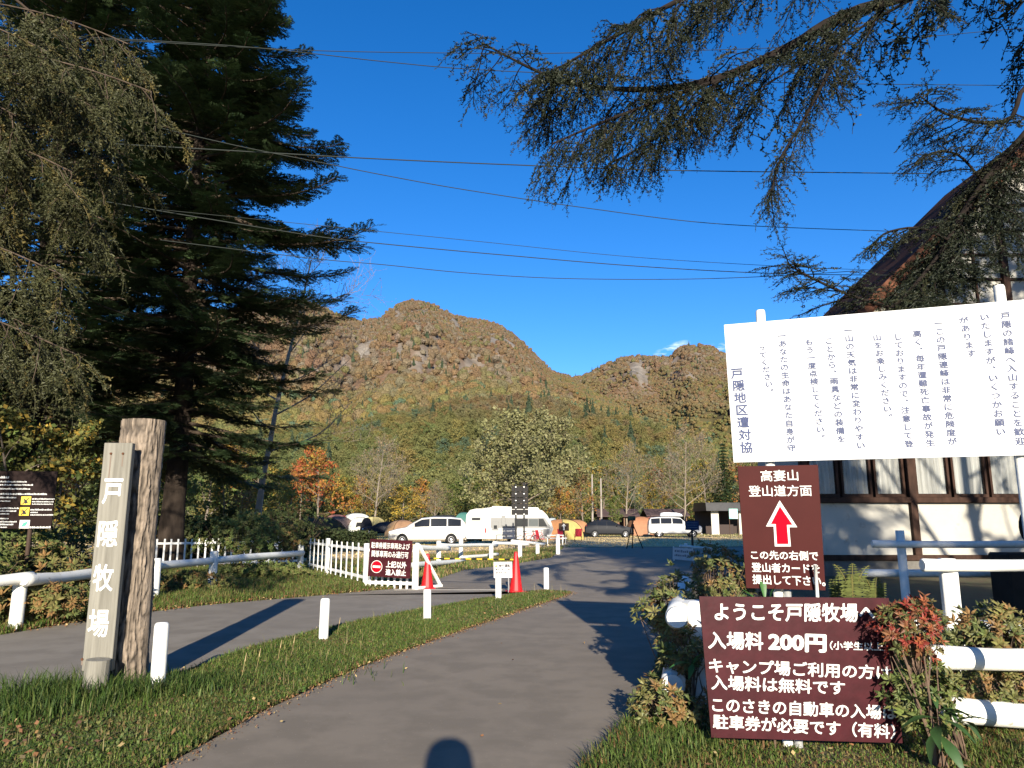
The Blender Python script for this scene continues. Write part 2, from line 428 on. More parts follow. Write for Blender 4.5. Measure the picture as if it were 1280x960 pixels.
V, Q = strip(vA, vB); vg = MB(); vg.add(V, Q=np.array(Q)); struct('grass_verge', vg, M_verge, smooth=True)

# ---- mountains
def prof(L):
    az = []; tn = []
    for u, v in L:
        r = ray(u, v); az.append(math.atan2(r.x, r.y)); tn.append(r.z / math.hypot(r.x, r.y))
    return np.array(az), np.array(tn)
pA = prof([(-600, 560), (-300, 500), (-100, 470), (60, 430), (200, 405), (330, 380), (384, 378), (400, 385), (430, 397), (447, 401), (478, 398), (484, 390), (500, 381), (516, 377), (532, 379),
           (548, 385), (570, 396), (600, 401), (622, 407), (640, 418), (655, 430), (668, 444), (683, 458), (692, 466), (712, 471), (740, 490), (800, 520), (900, 560), (1100, 600), (1500, 640)])
pB = prof([(500, 560), (640, 500), (700, 474), (712, 474), (722, 472), (728, 473), (745, 464), (760, 455), (772, 450), (790, 447), (815, 448), (838, 449), (846, 439), (860, 433), (875, 432), (892, 436), (906, 444),
           (940, 455), (1000, 470), (1100, 490), (1280, 500), (1700, 540)])
pC = prof([(-600, 590), (0, 560), (300, 548), (400, 545), (480, 535), (560, 520), (640, 508), (700, 510), (760, 524), (800, 540), (830, 556), (856, 572), (880, 590), (930, 606), (1100, 600), (1400, 590)])
pD = prof([(-600, 560), (0, 575), (300, 580), (500, 584), (640, 588), (800, 592), (870, 594), (930, 588), (1100, 575), (1400, 560)])
def height(az, d, fine=True):
    x = d * np.sin(az); y = d * np.cos(az)
    DA = 2350 + 120 * np.sin(az * 9); DB = 3200 + 100 * np.sin(az * 13); DC = 1080 + 60 * np.sin(az * 14 + 1)
    def layer(p, D, d0, pw, back):
        H = np.interp(az, *p) * D + CAMZ; t = (d - d0) / (D - d0)
        f = np.where(t < 1, np.clip(t, 0, 1) ** pw, 1 - back * (t - 1)); return H * f, t
    hA, tA = layer(pA, DA, 620, 1.12, 1.4); hB, tB = layer(pB, DB, 1500, 1.1, 1.4); hC, tC = layer(pC, DC, 150, 1.05, 1.6); hD, tD = layer(pD, 430, 110, 1.1, .7)
    rg = fbm(x / 420, y / 900, 5, 3, True) - .55; rg2 = fbm(x / 120, y / 260, 4, 8, True) - .5
    env = lambda t: np.clip(t, 0, 1) * np.clip(1.02 - t, 0, 1) * 4
    hA = hA + env(tA) * (240 * rg + 110 * rg2); hB = hB + env(tB) * (240 * rg + 110 * rg2); hC = hC + env(tC) * (46 * rg + 20 * rg2)
    hA = np.minimum(hA, np.interp(az, *pA) * d * np.clip(.80 + .2 * tA, 0, 1) + CAMZ); hB = np.minimum(hB, np.interp(az, *pB) * d * np.clip(.86 + .14 * tB, 0, 1) + CAMZ)
    hh = np.maximum(np.maximum(hA, hB), np.maximum(hC, hD))
    sm_ = 14.0; st = np.stack([hA, hB, hC, hD]); st = np.minimum(st, 3000)
    k = sm_ * np.log(np.sum(np.exp((st - hh) / sm_), 0)); hh = hh + np.minimum(k, 6) * np.clip(d / 600, 0, 1) * .3
    if fine: hh = hh + (fbm(x / 30, y / 30, 3, 20) - .5) * np.clip(d / 250, 0, 8)
    return np.where(d < 150, np.maximum(hh * (d - 110) / 40, -1), hh)
def rock_mask(az, d):
    """0..1 where bare rock shows: cliffs high up, the scree of the right summit, a diagonal slide"""
    x = d * np.sin(az); y = d * np.cos(az); z = height(az, d, False); v = (z - CAMZ) / d
    n = fbm(x / 90 + 5, z / 60, 4, 40, True)
    # upper slopes, streaked downhill
    m = np.clip((fbm(x / 38 + 5, z / 90, 4, 40, True) - .70) * 8, 0, 1) * np.clip((v - .15) / .06, 0, 1) * .72
    def blob(u0, v0, su, sv, rot=0):
        r = ray(u0, v0); a0 = math.atan2(r.x, r.y); t0 = r.z / math.hypot(r.x, r.y); du = (az - a0) * 900; dv = (v - t0) * 900
        c, s_ = math.cos(rot), math.sin(rot); return np.exp(-(((du * c + dv * s_) / su) ** 2 + ((-du * s_ + dv * c) / sv) ** 2))
    for u0, v0, su, sv, ro in ((797, 462, 13, 20, .2), (805, 478, 9, 14, .5), (636, 432, 13, 9, -.6), (618, 425, 8, 12, .2), (570, 405, 4, 17, .75), (470, 425, 16, 8, .3),
                               (495, 392, 8, 5, 0), (540, 400, 10, 4, -.5), (455, 440, 12, 14, .3), (690, 395, 1, 1, 0), (860, 470, 8, 10, 0), (500, 440, 6, 14, 0)):
        m = np.maximum(m, blob(u0, v0, su, sv, ro) * 1.35 * np.clip((fbm(x / 28, z / 50, 4, 77) - .34) * 5, 0.05, 1))
    return np.clip(m, 0, 1)
azs = np.radians(np.arange(-70, 70.01, .28)); ds = np.concatenate([np.arange(110, 600, 14), np.arange(600, 1500, 18), np.arange(1500, 4700, 21)])
A_, D_ = np.meshgrid(azs, ds, indexing='ij'); Z_ = height(A_, D_)
RM = rock_mask(A_, D_)
mt = MB(); na, nd = A_.shape
Vt = np.stack([D_ * np.sin(A_), D_ * np.cos(A_), Z_ - .4], -1).reshape(-1, 3)
i, j = np.meshgrid(np.arange(na - 1), np.arange(nd - 1), indexing='ij'); k = i * nd + j
Qt = np.stack([k, k + nd, k + nd + 1, k + 1], -1).reshape(-1, 4)
nn = fbm(Vt[:, 0] / 60, Vt[:, 2] / 40, 4, 50)[:, None]
rockc = np.array([.20, .175, .145]) * (.75 + .5 * nn); soil = np.array([.115, .072, .045]) * (.7 + .6 * nn)
low = np.array([.085, .085, .03]); el = np.clip((Vt[:, 2] / np.maximum(200, D_.ravel()) - .10) / .08, 0, 1)[:, None]
Ct = (low * (1 - el) + soil * el); rm = RM.reshape(-1, 1); Ct = Ct * (1 - rm) + rockc * rm
mt.add(Vt, Q=Qt[:, ::-1], tint=Ct)
struct('mountains', mt, mat('mountain_soil', (.1, .1, .1), .95, .35, .03, tint=True, bump=0), smooth=True, tint=True)

# ---- forest on the slopes: crowns instanced over the terrain, one object nobody could count
def lumpy(seed, kind='round', sub=3):
    bm = bmesh.new(); bmesh.ops.create_icosphere(bm, subdivisions=sub, radius=1)
    V = np.array([tuple(v.co) for v in bm.verts]); Fc = np.array([[v.index for v in f.verts] for f in bm.faces]); bm.free()
    n = fbm(V[:, 0] * 1.6 + seed * 7 + 20, V[:, 1] * 1.6 + V[:, 2] * 1.3 + 20, 3, seed) - .5
    n2 = fbm(V[:, 0] * 4 + 30, V[:, 2] * 4 + V[:, 1] * 3 + 30, 3, seed + 9) - .5
    V = V * (1 + .75 * n + .5 * n2)[:, None]
    if kind == 'cone': V[:, 2] = V[:, 2] * 1.7 + .9; w = np.clip(1.15 - (V[:, 2] + .6) / 3.1, .05, 1.0); V[:, :2] *= w[:, None] * .95
    elif kind == 'bare': V[:, 2] *= 1.05
    else: V[:, 2] = V[:, 2] * .85 + .45
    mb = MB(); mb.add(V, T=Fc, tint=(1, 1, 1))
    # leafy spray round the crown so that the outline is not smooth
    m = 420; d = rng.normal(size=(m, 3)); d /= np.linalg.norm(d, axis=1)[:, None]
    idx = rng.integers(0, len(V), m); c = V[idx] * rng.uniform(.92, 1.16, (m, 1))
    a = rng.normal(size=(m, 3)); a /= np.linalg.norm(a, axis=1)[:, None]; b = np.cross(a, d); b /= np.linalg.norm(b, axis=1)[:, None] + 1e-9
    s = rng.uniform(.07, .17, (m, 1)); P = np.stack([c - a * s, c + b * s * .8, c + a * s, c - b * s * .8], 1).reshape(-1, 3)
    q = np.arange(m * 4).reshape(-1, 4); mb.add(P, Q=q); return mb
M_crown = mat('forest_crown', (.1, .1, .05), .9, .28, 1.6, tint=True, inst=True, trans=.0, bump=.15, bscale=5)
pc = bpy.data.collections.new('crown_prototypes')
for k_, kd in enumerate(('round', 'round', 'round', 'cone', 'bare')):
    me = lumpy(k_ + 1, kd, 3 if kd != 'bare' else 2).mesh('crown'); me.materials.append(M_crown)
    po = bpy.data.objects.new(f'crown_{k_}', me); pc.objects.link(po)
def forest_points():
    P = []; 
    for d0, d1, sp in ((124, 430, 6.2), (430, 800, 6.6), (800, 1300, 7.6), (1300, 2750, 6.9), (2750, 3450, 12.5)):
        azr = R(41) if d0 < 2700 else R(26)
        az0 = -azr if d0 < 2700 else R(-2)
        N = int((azr - az0) * .5 * (d1 ** 2 - d0 ** 2) / sp ** 2)
        d = np.sqrt(rng.uniform(d0 ** 2, d1 ** 2, N)); a = rng.uniform(az0, azr, N); P.append(np.stack([a, d, np.full(N, sp)], 1))
    return np.concatenate(P)
FP = forest_points(); fa, fd, fsp = FP.T
fz = height(fa, fd)
# keep only slopes that face the camera (plus a rim behind each crest)
e = 25.0; front = (height(fa, fd + e, False) - height(fa, fd - e, False)) / (2 * e) > -.12
keep = front & (rock_mask(fa, fd) < rng.uniform(.25, .8, len(fa)))
fa, fd, fsp, fz = fa[keep], fd[keep], fsp[keep], fz[keep]
N = len(fa); fx = fd * np.sin(fa); fy = fd * np.cos(fa); v = fz / fd
big = fbm(fx / 140, fz / 60 + fy / 200, 4, 60); big2 = fbm(fx / 60 + 9, fy / 90 + fz / 30, 3, 66); r1 = rng.uniform(size=N); r2 = rng.uniform(size=N)
olive = np.array([.092, .096, .030]); gold = np.array([.150, .108, .030]); green = np.array([.052, .076, .026]); rust = np.array([.150, .085, .038])
brown = np.array([.115, .078, .048]); red = np.array([.125, .058, .036]); grey = np.array([.13, .108, .085]); darkg = np.array([.026, .036, .020]); bluish = np.array([.06, .085, .05])
hi = np.clip((v - .135 + (big - .5) * .14) / .07, 0, 1); mid = np.clip((v - .085 + (big2 - .5) * .08) / .05, 0, 1)
sel = r1 + (big2 - .5) * .9
lowc = np.where((sel < .36)[:, None], olive, np.where((sel < .62)[:, None], green * 1.15, np.where((sel < .93)[:, None], gold, rust)))
midc = np.where((sel < .24)[:, None], olive, np.where((sel < .40)[:, None], green, np.where((sel < .66)[:, None], gold * .95, np.where((sel < .9)[:, None], rust, brown))))
hic = np.where((sel < .30)[:, None], brown, np.where((sel < .52)[:, None], grey, np.where((sel < .76)[:, None], rust * .9, np.where((sel < .92)[:, None], red * .95, olive))))
tc_ = lowc * (1 - mid[:, None]) + midc * mid[:, None]; tc_ = tc_ * (1 - hi[:, None]) + hic * hi[:, None]
tc_ = tc_ * .92 + tc_.mean(1, keepdims=True) * .08; tc_ = tc_ * rng.uniform(.84, 1.18, (N, 1)) * rng.uniform(.94, 1.06, (N, 3))
blu = (r2 < .05) & (hi < .4); tc_[blu] = bluish
con = (r2 > np.where(fd < 1150, .993, .962) - .03 * (big > .58)) | ((v > .2) & (big > .6) & (r2 > .86)); tc_[con] = darkg * rng.uniform(.8, 1.5, (con.sum(), 1))
mf_ = np.array([.100, .098, .034]) * (1 - mid[:, None]) + np.array([.116, .096, .036]) * mid[:, None]; mf_ = mf_ * (1 - hi[:, None]) + np.array([.108, .082, .047]) * hi[:, None]
tc_[~con & ~blu] = (tc_ * .5 + mf_ * .5 * (.8 + .4 * big[:, None]))[~con & ~blu]; tc_ = tc_ * 1.25
var = rng.integers(0, 3, N); var[con] = 3; br = (hi > .6) & (rng.uniform(size=N) < .4) & ~con; var[br] = 4
base = fsp * rng.uniform(.55, .95, N) * np.where(rng.uniform(size=N) < .08, 1.25, 1)
base = np.where(fd > 1300, base * .74, base)
sc_ = np.stack([base, base, base * rng.uniform(.8, 1.35, N)], 1); sc_[con] *= [.55, .55, .75]; sc_[br] *= [.85, .85, .7]
fm = bpy.data.meshes.new('forest'); fm.vertices.add(N); fm.vertices.foreach_set('co', np.stack([fx, fy, fz + base * .15], 1).ravel())
for nm, ty, dat in (('scl', 'FLOAT_VECTOR', sc_), ('rz', 'FLOAT', rng.uniform(0, 6.28, N)), ('var', 'INT', var), ('tint', 'FLOAT_COLOR', np.concatenate([tc_, np.ones((N, 1))], 1))):
    at_ = fm.attributes.new(nm, ty, 'POINT')
    at_.data.foreach_set({'FLOAT_VECTOR': 'vector', 'FLOAT': 'value', 'INT': 'value', 'FLOAT_COLOR': 'color'}[ty], np.asarray(dat).ravel())
fo = bpy.data.objects.new('forest', fm); COL.objects.link(fo); tag(fo, 'autumn forest in green, gold and rust covering the mountain slopes', None, None, 'stuff')
def inst_nodes(name, coll):
    ng = bpy.data.node_groups.new(name, 'GeometryNodeTree'); ng.interface.new_socket('Geometry', in_out='INPUT', socket_type='NodeSocketGeometry')
    ng.interface.new_socket('Geometry', in_out='OUTPUT', socket_type='NodeSocketGeometry'); n = ng.nodes; L = ng.links
    gi = n.new('NodeGroupInput'); go = n.new('NodeGroupOutput'); ip = n.new('GeometryNodeInstanceOnPoints'); ci = n.new('GeometryNodeCollectionInfo')
    ci.inputs['Collection'].default_value = coll; ci.inputs['Separate Children'].default_value = True; ci.inputs['Reset Children'].default_value = True
    def attr(nm, ty):
        q = n.new('GeometryNodeInputNamedAttribute'); q.data_type = ty; q.inputs['Name'].default_value = nm; return q.outputs['Attribute']
    cx = n.new('ShaderNodeCombineXYZ'); L.new(attr('rz', 'FLOAT'), cx.inputs[2]); er = n.new('FunctionNodeEulerToRotation'); L.new(cx.outputs[0], er.inputs[0])
    L.new(gi.outputs[0], ip.inputs['Points']); L.new(ci.outputs[0], ip.inputs['Instance']); ip.inputs['Pick Instance'].default_value = True
    L.new(attr('var', 'INT'), ip.inputs['Instance Index']); L.new(er.outputs[0], ip.inputs['Rotation']); L.new(attr('scl', 'FLOAT_VECTOR'), ip.inputs['Scale'])
    L.new(ip.outputs[0], go.inputs[0]); return ng
md = fo.modifiers.new('scatter', 'NODES'); md.node_group = inst_nodes('forest_scatter', pc)
print('forest crowns', N)
# ================================================================== TREE KIT
def branch_tree(seed, H=10.0, spread=.38, first=.22, levels=3, nb=(9, 6, 5), r0=None, rr0=.017, up=.5, crown_flat=0.0, tip_r=.012):
    """tapered trunk, limbs and twigs; returns wood builder and list of (tip position, direction, level)"""
    rs = np.random.default_rng(seed); wood = MB(); tips = []
    r0 = r0 or H * rr0
    def limb(p, d, L, r, lvl):
        n = 6 if lvl else 9; pts = [p]; q = p.copy(); dd = d.copy()
        for i in range(n):
            dd = dd + rs.normal(size=3) * (.05 if lvl == 0 else .13) + np.array([0, 0, .10 * up if lvl else .03]); dd /= np.linalg.norm(dd)
            q = q + dd * L / n; pts.append(q.copy())
        rad = np.linspace(r, max(tip_r * .6, r * (.16 if lvl else .22)), n + 1)
        if lvl == 0: rad[0] *= 1.5; rad[1] *= 1.08
        wood.tube(pts, rad, 8 if lvl == 0 else (5 if lvl == 1 else 3), cap=False)
        if lvl >= levels - 1:
            for t in (.45, .75, 1.0): tips.append((pts[int(t * n)], dd.copy(), lvl))
            return
        k = nb[lvl]
        for j in range(k):
            t = first + (1 - first) * (j + rs.uniform(.1, .9)) / k if lvl == 0 else .25 + .75 * (j + rs.uniform(0, 1)) / k
            t = min(t, .98); ii = int(t * n); fr = t * n - ii; ps = pts[ii] * (1 - fr) + pts[min(n, ii + 1)] * fr
            a = rs.uniform(0, 2 * np.pi) if lvl else j * 2.4 + rs.uniform(-.4, .4)
            ax = dd if lvl else np.array([0, 0, 1.0]); side = np.cross(ax, rs.normal(size=3)) if lvl else np.array([math.cos(a), math.sin(a), 0])
            side /= np.linalg.norm(side)
            e = rs.uniform(.35, .85) if lvl == 0 else rs.uniform(.5, 1.0)
            nd = side * math.cos(e * .9) + ax * math.sin(e * .9); nd /= np.linalg.norm(nd)
            if lvl == 0: Lc = H * spread * (1.15 - .75 * t) * rs.uniform(.75, 1.2)
            else: Lc = L * rs.uniform(.4, .62)
            limb(ps, nd, Lc, max(tip_r, rad[ii] * rs.uniform(.38, .55)), lvl + 1)
    limb(np.zeros(3), np.array([0, 0, 1.0]), H * .93, r0, 0)
    return wood, tips
def leaves(tips, size, per, rad, cols, seed=1, flat=.8, mb=None, drop=0.0, jitter=.22):
    rs = np.random.default_rng(seed); mb = mb or MB(); T = np.array([t[0] for t in tips])
    if drop: T = T[rs.uniform(size=len(T)) > drop]
    k = len(T); cc = rs.choice(len(cols), k); base = np.array(cols)[cc] * rs.uniform(.75, 1.25, (k, 1))
    C = np.repeat(T, per, 0); n = len(C); off = rs.normal(size=(n, 3)); off /= np.linalg.norm(off, axis=1)[:, None]
    off *= rad * rs.uniform(.25, 1.0, (n, 1)); off[:, 2] *= flat; C = C + off
    nr = off / (np.linalg.norm(off, axis=1)[:, None] + 1e-9) + rs.normal(size=(n, 3)) * .8 + [0, 0, .4]; nr /= np.linalg.norm(nr, axis=1)[:, None]
    a = np.cross(nr, rs.normal(size=(n, 3))); a /= np.linalg.norm(a, axis=1)[:, None]; b = np.cross(nr, a); s = size * rs.uniform(.6, 1.3, (n, 1))
    P = np.stack([C - a * s * .5, C + b * s * .36 + nr * s * .1, C + a * s * .5, C - b * s * .36 + nr * s * .1], 1).reshape(-1, 3)
    col = np.repeat(np.repeat(base, per, 0) * rs.uniform(1 - jitter, 1 + jitter, (n, 1)), 4, 0)
    mb.add(P, Q=np.arange(n * 4).reshape(-1, 4), tint=col); return mb
M_bark = mat('tree_bark', (.16, .125, .095), .95, .4, 5, bump=.5, stretch=(1, 1, .25))
M_palebark = mat('pale_bark', (.215, .175, .13), .9, .25, 5, bump=.3, stretch=(1, 1, .4))
M_darkbark = mat('dark_bark', (.035, .026, .020), .95, .4, 6, bump=.3, stretch=(1, 1, .25))
M_leaf = mat('leaf', (.1, .1, .05), .75, .15, 3, tint=True, trans=.25, spec=.25)
M_needle = mat('needle', (.04, .06, .03), .6, .2, 2, tint=True, trans=.08, spec=.3)
OLIVE, GOLD, GREEN, RUST = (.145, .145, .04), (.29, .195, .035), (.085, .115, .026), (.31, .12, .032)
YEL, RED, BROWN, PALE, DGREEN = (.42, .29, .045), (.28, .065, .028), (.22, .145, .07), (.25, .245, .115), (.035, .062, .022)
KIT = {}
def kit(kind):
    """one tree of each kind, about 10 m tall, trunk and crown as meshes to be shared"""
    if kind in KIT: return KIT[kind]
    bark = M_bark
    if kind == 'maple': w, t = branch_tree(5, 10, .42, .18, 3, (13, 6, 5)); c = leaves(t, .34, 9, .62, [RUST, RUST, (.30, .15, .03), RED, GOLD], 5)
    elif kind == 'maple_b': w, t = branch_tree(15, 10, .40, .2, 3, (12, 6, 5)); c = leaves(t, .34, 9, .62, [RUST, GOLD, (.30, .17, .03), BROWN], 6)
    elif kind == 'yellow': w, t = branch_tree(6, 10, .38, .15, 3, (13, 6, 5)); c = leaves(t, .32, 9, .6, [GOLD, YEL, GOLD, OLIVE], 7)
    elif kind == 'gold_green': w, t = branch_tree(7, 10, .40, .12, 3, (14, 6, 5)); c = leaves(t, .34, 10, .66, [OLIVE, GOLD, OLIVE, GREEN], 8)
    elif kind == 'green': w, t = branch_tree(8, 10, .40, .1, 3, (14, 6, 5)); c = leaves(t, .34, 11, .68, [OLIVE, GREEN, GREEN, (.09, .11, .03)], 9)
    elif kind == 'brown': w, t = branch_tree(9, 10, .38, .15, 3, (13, 6, 6)); c = leaves(t, .30, 6, .6, [BROWN, OLIVE, RUST, (.2, .14, .07)], 10)
    elif kind == 'willow': w, t = branch_tree(10, 10, .60, .08, 4, (17, 6, 4, 3), up=.6); c = leaves(t, .26, 14, .62, [(.215, .205, .092), (.19, .185, .075), (.225, .21, .10)], 11, flat=.9, jitter=.14)
    elif kind == 'bare': w, t = branch_tree(12, 10, .42, .22, 4, (16, 8, 7, 2), up=1.0, tip_r=.011, rr0=.013); c = leaves(t, .16, 1, .35, [BROWN, (.25, .19, .11)], 12, drop=.45); bark = M_palebark
    elif kind == 'bare_b': w, t = branch_tree(22, 10, .46, .2, 4, (15, 8, 7, 2), up=.9, tip_r=.011, rr0=.013); c = leaves(t, .16, 1, .4, [BROWN, GOLD, (.25, .19, .11)], 13, drop=.3); bark = M_palebark
    elif kind == 'birch': w, t = branch_tree(32, 10, .34, .3, 4, (15, 8, 7, 2), up=.9, tip_r=.005, rr0=.008); c = leaves(t, .04, 2, .2, [BROWN, (.2, .15, .10)], 14, drop=.6); bark = M_palebark
    elif kind == 'fir':
        w = MB(); w.tube([(0, 0, z) for z in np.linspace(0, 10, 9)], np.linspace(.17, .02, 9), 7); c = MB()
        rs = np.random.default_rng(3); 
        for L in range(26):
            z = 1.2 + 8.7 * L / 26; rr = 2.5 * (1 - (z - .8) / 9.6) ** .85
            for q in range(9):
                a = q * .7 + L * 1.3 + rs.uniform(-.2, .2); ln = rr * rs.uniform(.7, 1.15)
                for s_ in range(9):
                    t = (s_ + .7) / 9.5; p = np.array([math.cos(a) * ln * t, math.sin(a) * ln * t, z - ln * .28 * t + rs.uniform(-.05, .05)])
                    wd = .55 * (1 - t * .6) * rr / 2.2 + .1; tg = np.array([math.cos(a), math.sin(a), -.2]); sd = np.array([-math.sin(a), math.cos(a), 0])
                    for sg in (-1, 1):
                        e_ = p + sd * sg * wd + tg * wd * .7 + [0, 0, -.12 * rs.uniform()]
                        c.add([p - tg * .05, p + tg * .14, e_], T=np.array([[0, 1, 2]]), tint=np.array(DGREEN) * rs.uniform(.6, 1.3))
        bark = M_darkbark
    wm = w.mesh('trunk', True); wm.materials.append(bark)
    cm = c.mesh('crown', False, True); cm.materials.append(M_needle if kind == 'fir' else M_leaf)
    KIT[kind] = (wm, cm); return KIT[kind]
def tree(kind, label, x, y, H, rz=0.0, wide=1.0, name=None, group=None, z=0.0):
    wm, cm = kit(kind); nm = name or {'fir': 'fir_tree', 'willow': 'willow_tree', 'maple': 'maple_tree', 'maple_b': 'maple_tree', 'birch': 'birch_tree'}.get(kind, 'autumn_tree' if 'bare' not in kind else 'bare_tree')
    t = thing(nm, label, 'tree', (x, y, z), rz, group, (H / 10 * wide, H / 10 * wide, H / 10))
    obj('trunk', wm, None, t); obj('crown', cm, None, t); return t
def tree_px(kind, label, u, vtop, Y, wide=1.0, rz=0.0, group=None, name=None, dz=0.0):
    p = at(u, vtop, Y); return tree(kind, label, p.x, Y, p.z * 1.0 - dz, rz, wide, name, group)

# leafier crowns for the nearest slope of the forest
for k_, kd in enumerate(('green', 'gold_green', 'brown', 'maple_b')):
    wm, cm = kit(kd); mb = MB(); V = np.zeros(len(cm.vertices) * 3); cm.vertices.foreach_get('co', V); V = V.reshape(-1, 3)
    V = (V - [0, 0, 4.2]) / 5.0; c_ = np.zeros(len(V) * 4); cm.color_attributes['tint'].data.foreach_get('color', c_)
    c_ = c_.reshape(-1, 4)[:, :3]; lum = c_.mean(1, keepdims=True) / c_.mean()
    mb.add(V, Q=np.arange(len(V)).reshape(-1, 4), tint=np.clip(lum, .5, 1.7) * [1, 1, 1])
    me = mb.mesh('crown_near', False, True); m = mat('near_crown', (.1, .1, .05), .85, .2, 3, tint=True, inst=True)
    me.materials.append(m); po = bpy.data.objects.new(f'crown_{5 + k_}', me); pc.objects.link(po)
nr_ = (fd < 620) & (var != 3); vv = var.copy(); vv[nr_] = 5 + rng.integers(0, 4, nr_.sum()); fm.attributes['var'].data.foreach_set('value', vv.astype(np.int32))
s2 = sc_.copy(); s2[nr_] *= [1.05, 1.05, .95]; fm.attributes['scl'].data.foreach_set('vector', s2.ravel())

# ---- the treeline behind the camp ground, tree by tree
TL = [('maple', 'orange and rust maple behind the green dome tent', 402, 566, 86, .95), ('maple', 'smaller red-orange maple at the left end of the tree line', 378, 580, 92, .8),
      ('gold_green', 'green and gold tree between the orange maple and the bare pale tree', 432, 596, 94, .8),
      ('bare', 'large pale bare tree behind the cream tents', 470, 556, 88, 1.05), ('yellow', 'low yellow-orange tree beside the pale bare tree', 505, 606, 90, 1.25),
      ('yellow', 'yellow-leaved tree above the black car on the left', 446, 612, 93, 1.1), ('maple_b', 'orange-brown tree above the white minivan', 525, 603, 97, 1.0),
      ('bare_b', 'small bare tree above the roof box of the dark car', 545, 610, 93, 1.0), ('green', 'rounded green tree left of the caravan', 585, 600, 96, 1.1),
      ('willow', 'huge pale olive willow spreading behind the caravan', 655, 537, 92, 1.08), ('gold_green', 'olive tree at the left foot of the great willow', 610, 585, 99, 1.05),
      ('maple_b', 'small rusty tree at the right foot of the great willow', 702, 606, 84, .85), ('brown', 'brownish tree right of the great willow', 728, 590, 92, .95),
      ('gold_green', 'olive-gold tree behind the two thin poles', 752, 582, 104, 1.0), ('bare_b', 'wide bare tree above the left wooden hut', 782, 568, 100, 1.0),
      ('yellow', 'golden yellow tree between the two wooden huts', 815, 598, 108, .9), ('brown', 'brown-leaved tree behind the right wooden hut', 826, 580, 112, .95),
      ('bare', 'tall pale bare tree above the white off-road car', 851, 546, 98, .95), ('gold_green', 'gold-green tree left of the toilet block', 880, 580, 108, .9),
      ('fir', 'dark fir behind the toilet block', 903, 552, 104, .8), ('brown', 'brown tree behind the toilet block roof', 925, 575, 104, 1.0),
      ('green', 'green tree glimpsed right of the toilet block behind the signs', 960, 570, 110, 1.0), ('yellow', 'yellow tree behind the left wooden hut', 765, 612, 112, 1.0),
      ('green', 'dark green tree between the caravan roof and the minivan', 563, 608, 104, .95), ('maple_b', 'orange tree just left of the pale bare tree', 452, 600, 100, .8),
      ('gold_green', 'yellowish green tree behind the green dome tent at the shade edge', 350, 585, 78, .95), ('green', 'green tree left of the orange maples', 330, 570, 88, 1.0),
      ('maple_b', 'rust-coloured tree seen through the fir boughs', 300, 560, 90, 1.0), ('green', 'tall green tree seen under the big fir', 262, 565, 84, 1.1)]
for k_, (kd, lb, u, v_, Y, wd) in enumerate(TL): tree_px(kd, lb, u, v_ - 2, Y + (20 if u < 530 and Y > 83 else 0), wd, k_ * 1.7)
# understorey behind the left fence (yellow, olive and brown, in half shade)
UL = [('gold_green', 'olive bushy tree behind the brown information board', 20, 520, 22, 1.1), ('gold_green', 'yellow-flecked bushy tree just right of the information board', 88, 530, 24, 1.0),
      ('green', 'dense green tree at the far left edge under the larch', -60, 480, 23, 1.1), ('gold_green', 'leafy olive tree right behind the log post', 150, 545, 30, 1.1),
      ('brown', 'brown autumn tree left of the fir trunk', 112, 500, 34, 1.0), ('green', 'tall green tree behind the yellow-flecked one', 60, 455, 40, 1.0),
      ('gold_green', 'olive and gold tree right of the fir trunk', 285, 588, 44, 1.1), ('gold_green', 'yellow-green low tree behind the dark hedge', 330, 604, 52, 1.2),
      ('brown', 'reddish brown small tree behind the dark hedge', 300, 612, 40, 1.1), ('yellow', 'yellow tree behind the dark hedge beside the dome tent', 358, 610, 60, 1.1), ('green', 'deep green tree behind the fir trunk', 205, 540, 48, 1.2)]
for k_, (kd, lb, u, v_, Y, wd) in enumerate(UL): tree_px(kd, lb, u, v_, Y, wd, k_ * 2.1)
p = at(345, 276, 42); tree('birch', 'bare leafless birch with fine pale twigs behind the big fir', p.x, 42, p.z, 1.1, 1.25)

# ---- the big fir (dark, flat sprays), built at its real place
def frond(rs, L=1.0, n=11):
    """flat spray: stem with side twigs, each a jagged strip of needles. local x = outwards, z = up"""
    V = []; T = []; Cc = []
    def blade(p, d, ln, w, c):
        k = len(V); s = np.cross(d, [0, 0, 1.0]); s /= np.linalg.norm(s) + 1e-9
        m = p + d * ln * .45; e = p + d * ln
        V.extend([p, m + s * w, e, m - s * w]); T.append((k, k + 1, k + 2)); T.append((k, k + 2, k + 3)); Cc.extend([c] * 4)
    for i in range(n):
        t = (i + .5) / n; p = np.array([t * L, 0, .07 * math.sin(t * 3) - .05 * t]); w = .42 * L * (1 - t * .72) * (.35 + 1.0 * min(1, t * 3.2))
        for sg in (-1, 1):
            a = sg * rs.uniform(.7, 1.05); d = np.array([math.cos(a), math.sin(a), rs.uniform(-.12, .2)]); d /= np.linalg.norm(d)
            ln = w * rs.uniform(.7, 1.15); c = rs.uniform(.65, 1.25); blade(p, d, ln, .028, c)
            for q in (.35, .65):
                for s2_ in (-1, 1):
                    a2 = a + s2_ * .75; d2 = np.array([math.cos(a2), math.sin(a2), rs.uniform(-.05, .3)]); d2 /= np.linalg.norm(d2); blade(p + d * ln * q, d2, ln * (.42 - .2 * q), .020, c * rs.uniform(.8, 1.2))
    blade(np.array([L * .85, 0, 0]), np.array([1, 0, .1]), L * .28, .03, 1.1)
    return np.array(V), np.array(T), np.array(Cc)
